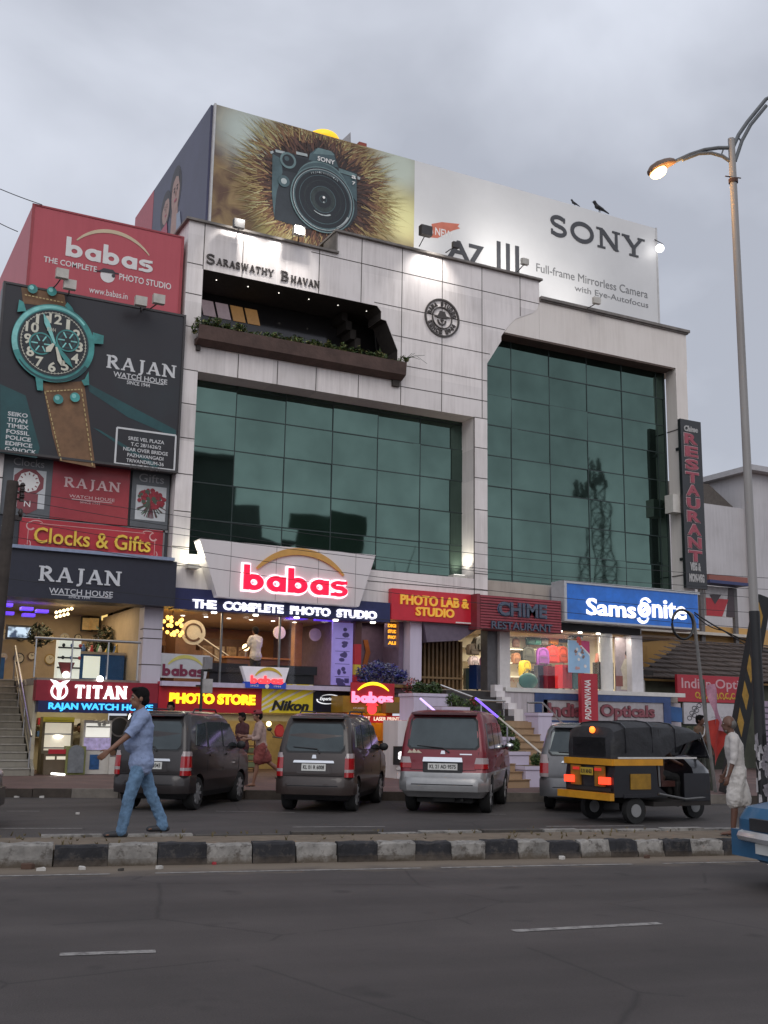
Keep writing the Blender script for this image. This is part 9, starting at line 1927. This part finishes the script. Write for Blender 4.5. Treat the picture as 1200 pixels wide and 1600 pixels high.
for a,b,lab,art in((1068,1102,'white board printed with grey spectacle frames, under the plain red sign',1),(1104,1158,'blank white board right of the spectacle board under the plain red sign',0)):
 x0,x1=fit(a),fit(b); z1,z0=r[2]-.03,ZAT(1131,x0,YR); t=thing('sign_board',lab,'sign',((x0+x1)/2,YR,z0)); q=MB(); q.box(x0,x1,YR+.02,YR+.1,z0,z1); q.build('panel',M('optic_white',(.46,.44,.46),.5,.12),t)
 q=MB()
 if art:
  for k in range(3):
   for e in(-1,1):q.arcband(x0+.35+k*.12+e*.11,z0+.25+k*.17+e*.05,.1,.07,0,360,.03,.03,YR+.018-k*.001,.003)
   q.bar(x0+.3+k*.12,z0+.24+k*.17,x0+.4+k*.12,z0+.27+k*.17,.03,YR+.014-k*.001,.003)
  q.build('printed_frames',M('print_graphite',(.06,.06,.065),.5),t)
 else:q.text('OPTICIANS',x0+.2,x1-.3,z0+.2,z0+.26,YR+.018,.003); q.build('small_lettering',MATS['print_grey'],t)
q=MB(); x0,x1=XAT(1040,-.2,2),XAT(1066,-.2,2); q.prism([(x0,ZAT(1125,x0,-.2)),(x1,ZAT(1128,x0,-.2)),(x1,ZAT(1105,x0,-.2)),(x0+.1,ZAT(1103,x0,-.2))],-.2,.2); q.box(x0+.1,x0+.2,-.1,.0,.18,ZAT(1125,x0,-.2)); tag(q.build('tarpaulin',M('tarp_blue',(.02,.09,.26),.5,.3,3)),'crumpled blue tarpaulin between the blue framed sign and the plain red sign','tarpaulin')
t=thing('dark_stall','dark open stall front with a small bright lamp below the white boards','stall',(24,.6,.18)); q=MB(); q.box(fit(1062),fit(1162),.9,1.0,.18,ZAT(1132,24,YR)); q.build('opening',M('stall_dark',(.018,.02,.014),.8,.4),t)
q=MB(); q.box(fit(1066),fit(1160),.42,.6,ZAT(1147,24,.4),ZAT(1133,24,.4)); q.build('name_board',M('stall_board',(.03,.04,.02),.6),t); q=MB(); x0=fit(1074); q.text('SIVA',x0,fit(1116),ZAT(1146,24,.4)+.04,ZAT(1134,24,.4)-.04,.42,.004); q.build('lettering',M('letter_moss',(.11,.13,.05),.6),t)
x,z=P(1127,1160,.3); q=MB(); q.ball((x,.3,z),(.1,.05,.035)); q.build('lamp',lit('glow_cool',(1,1,1),4),t,True)
t=thing('notice_board','lilac notice board with dark lines at the extreme right edge','notice board',(XAT(1196,-.4,1.5),-.4,.18)); x0=XAT(1191,-.4,1.5); q=MB(); q.box(x0,x0+1.4,-.4,-.3,.5,2.6); q.build('panel',M('notice_lilac',(.28,.22,.29),.6,.2),t); q=MB()
for k in range(9):q.box(x0+.12,x0+1.2,-.406,-.401,.75+k*.2,.8+k*.2)
q.build('text_line',M('notice_ink',(.06,.05,.07),.6),t); q=MB(); q.box(x0,x0+.06,-.38,-.32,.18,.5); q.box(x0+1.34,x0+1.4,-.38,-.32,.18,.5); q.build('leg',FLB,t)
# ---- across the near road: what the green glass mirrors
def mir(px,py,Y):X,Z=P(px,py,1.5-Y); return X,Z
t=thing('facing_block','dark flat roofed block across the near road, mirrored at the left of the green glass','building',(-2,-52,0))
x0,z1=mir(296,720,-48); x1=mir(362,745,-48)[0]; q=MB(); q.box(x0-12,x1,-62,-48,0,z1); q.build('wall',M('facing_wall',(.16,.16,.16),.8,.3),t); q=MB(); xx,zz=mir(364,742,-48); q.box(x0-12,x1+.8,-62,-47.4,z1+.002,z1+.3); q.build('roof_slab',FLB,t)
t=thing('facing_house','low pitched roof house across the near road, mirrored beside the dark block','house',(3,-52,0)); x2,z2=mir(450,840,-48); z3=mir(366,775,-48)[1]; q=MB(); q.prism([(x1+.02,0),(x2,0),(x2,z2),(x1+2.2,z2+.7),(x1+2.2,z3),(x1+.02,z3)],-60,-48); q.build('wall',MATS['facing_wall'],t); q=MB(); q.box(x1+.1,x2+.4,-60,-47.2,z2+.02,z2+.2); q.build('roof',FLB,t)
t=thing('facing_hoarding','green hoarding across the near road, mirrored low in the green glass','billboard',(8,-48,0)); x3,z4=mir(463,788,-46); x4=mir(572,800,-46)[0]; q=MB(); q.box(x3,x4,-46.2,-46,.9,z4); q.build('panel',M('hoarding_green',(.03,.1,.05),.6,.3,1),t); q=MB(); q.box(x3+.2,x3+.4,-46.4,-46.21,0,z4); q.box(x4-.4,x4-.2,-46.4,-46.21,0,z4); q.build('leg',FLB,t)
def tree(lab,X,Y,h,r,seed,nm='roadside_tree'):
 rr=random.Random(seed); t=thing(nm,lab,'tree',(X,Y,0)); q=MB(); q.tube([(X,Y,0),(X+.1,Y,h*.35),(X-.05,Y,h*.6)],[.2,.15,.1],8)
 for k in range(6):a=rr.uniform(0,6.28); q.tube([(X,Y,h*(.4+.05*k)),(X+r*.8*math.cos(a),Y+r*.8*math.sin(a),h*(.6+.06*k))],[.08,.02],6)
 q.build('trunk',M('bark',(.07,.05,.035),.9,.3),t,True)
 q=MB(); sp_=[((X+rr.uniform(-1,1)*r*.75,Y+rr.uniform(-1,1)*r*.75,h*.68+rr.uniform(-.35,.45)*r),r*rr.uniform(.25,.45))for k in range(16)]; leaf_mass(q,sp_,2600,.14,rr,3); q.build('crown',LEAF[:3],t,False,False,False)
xt4,zt4=mir(605,808,-47); tree('leafy tree across the near road, mirrored at the foot of the green glass',xt4,-47,zt4+.6,2.3,71)
t=thing('lattice_tower','steel lattice mast across the near road, mirrored in the right green glass','tower',(0,-80,0)); xm,zm=mir(933,738,-80); xb2=xm; q=MB(); w0,w1=1.15,.75
for sx in(-1,1):
 for sy in(-1,1):q.tube([(xm+sx*w0,-80+sy*w0,0),(xm+sx*w1,-80+sy*w1,zm)],.11,5)
q.build('leg',FLB,t); q=MB(); n_=18
for k in range(n_):
 za,zb=zm*k/n_,zm*(k+1)/n_; wa,wb=w0+(w1-w0)*k/n_,w0+(w1-w0)*(k+1)/n_
 for s in(-1,1):
  q.tube([(xm-wa,-80+s*wa,za),(xm+wb,-80+s*wb,zb)],.06,4); q.tube([(xm+wa,-80+s*wa,za),(xm-wb,-80+s*wb,zb)],.06,4); q.tube([(xm+s*wa,-80-wa,za),(xm+s*wb,-80+wb,zb)],.06,4); q.tube([(xm-wa,-80+s*wa,za),(xm+wa,-80+s*wa,za)],.06,4)
q.build('brace',FLB,t); q=MB()
for k in range(4):a=k*PI/2+.5; q.cyl((xm+1.2*math.cos(a),-80+1.2*math.sin(a),zm-1.6),(xm+1.4*math.cos(a),-80+1.4*math.sin(a),zm-1.6),.5,None,14); q.box(xm+1.0*math.cos(a+.8)-.12,xm+1.0*math.cos(a+.8)+.12,-80+math.sin(a+.8)-.12,-80+math.sin(a+.8)+.12,zm-1.6,zm+.4)
q.build('antenna',M('antenna_grey',(.2,.2,.2),.6),t)
# ---- parts that were drawn together but can be told apart become parts of their own
def islands(me):
 par=list(range(len(me.vertices)))
 def find(a):
  while par[a]!=a:par[a]=par[par[a]]; a=par[a]
  return a
 for e in me.edges:
  a,b=find(e.vertices[0]),find(e.vertices[1])
  if a!=b:par[a]=b
 out={}
 for v in range(len(par)):out.setdefault(find(v),[]).append(v)
 return list(out.values())
for o in list(C.objects):
 if o.type!='MESH' or o.name.split('.')[0]not in('downlight','ceiling_spot','cove_light','violet_cove','post','leg','planter_bracket','bag_shelf','bay_shelf','low_shop_shelf','rail','pillar_joint','column_joint','glass_frame','painted_reflection','door_panel','bracket','antenna','torn_poster','panel_joint','board_joint','insulator','awning','roof_slab','white_piping','amber_band','rear_panel','text_line','amber_stripe')or not o.parent:continue
 isl=islands(o.data)
 if not 1<len(isl)<=90:continue
 for vs in isl:
  bm=bmesh.new(); bm.from_mesh(o.data); keep=set(vs)
  bmesh.ops.delete(bm,geom=[v for v in bm.verts if v.index not in keep],context='VERTS')
  me=bpy.data.meshes.new(o.name.split('.')[0]); bm.to_mesh(me); bm.free()
  for m in o.data.materials:me.materials.append(m)
  c=bpy.data.objects.new(o.name.split('.')[0],me); C.objects.link(c); c.parent=o.parent; c.location=o.location
  for ch in list(o.children):ch.parent=c
 bpy.data.objects.remove(o)
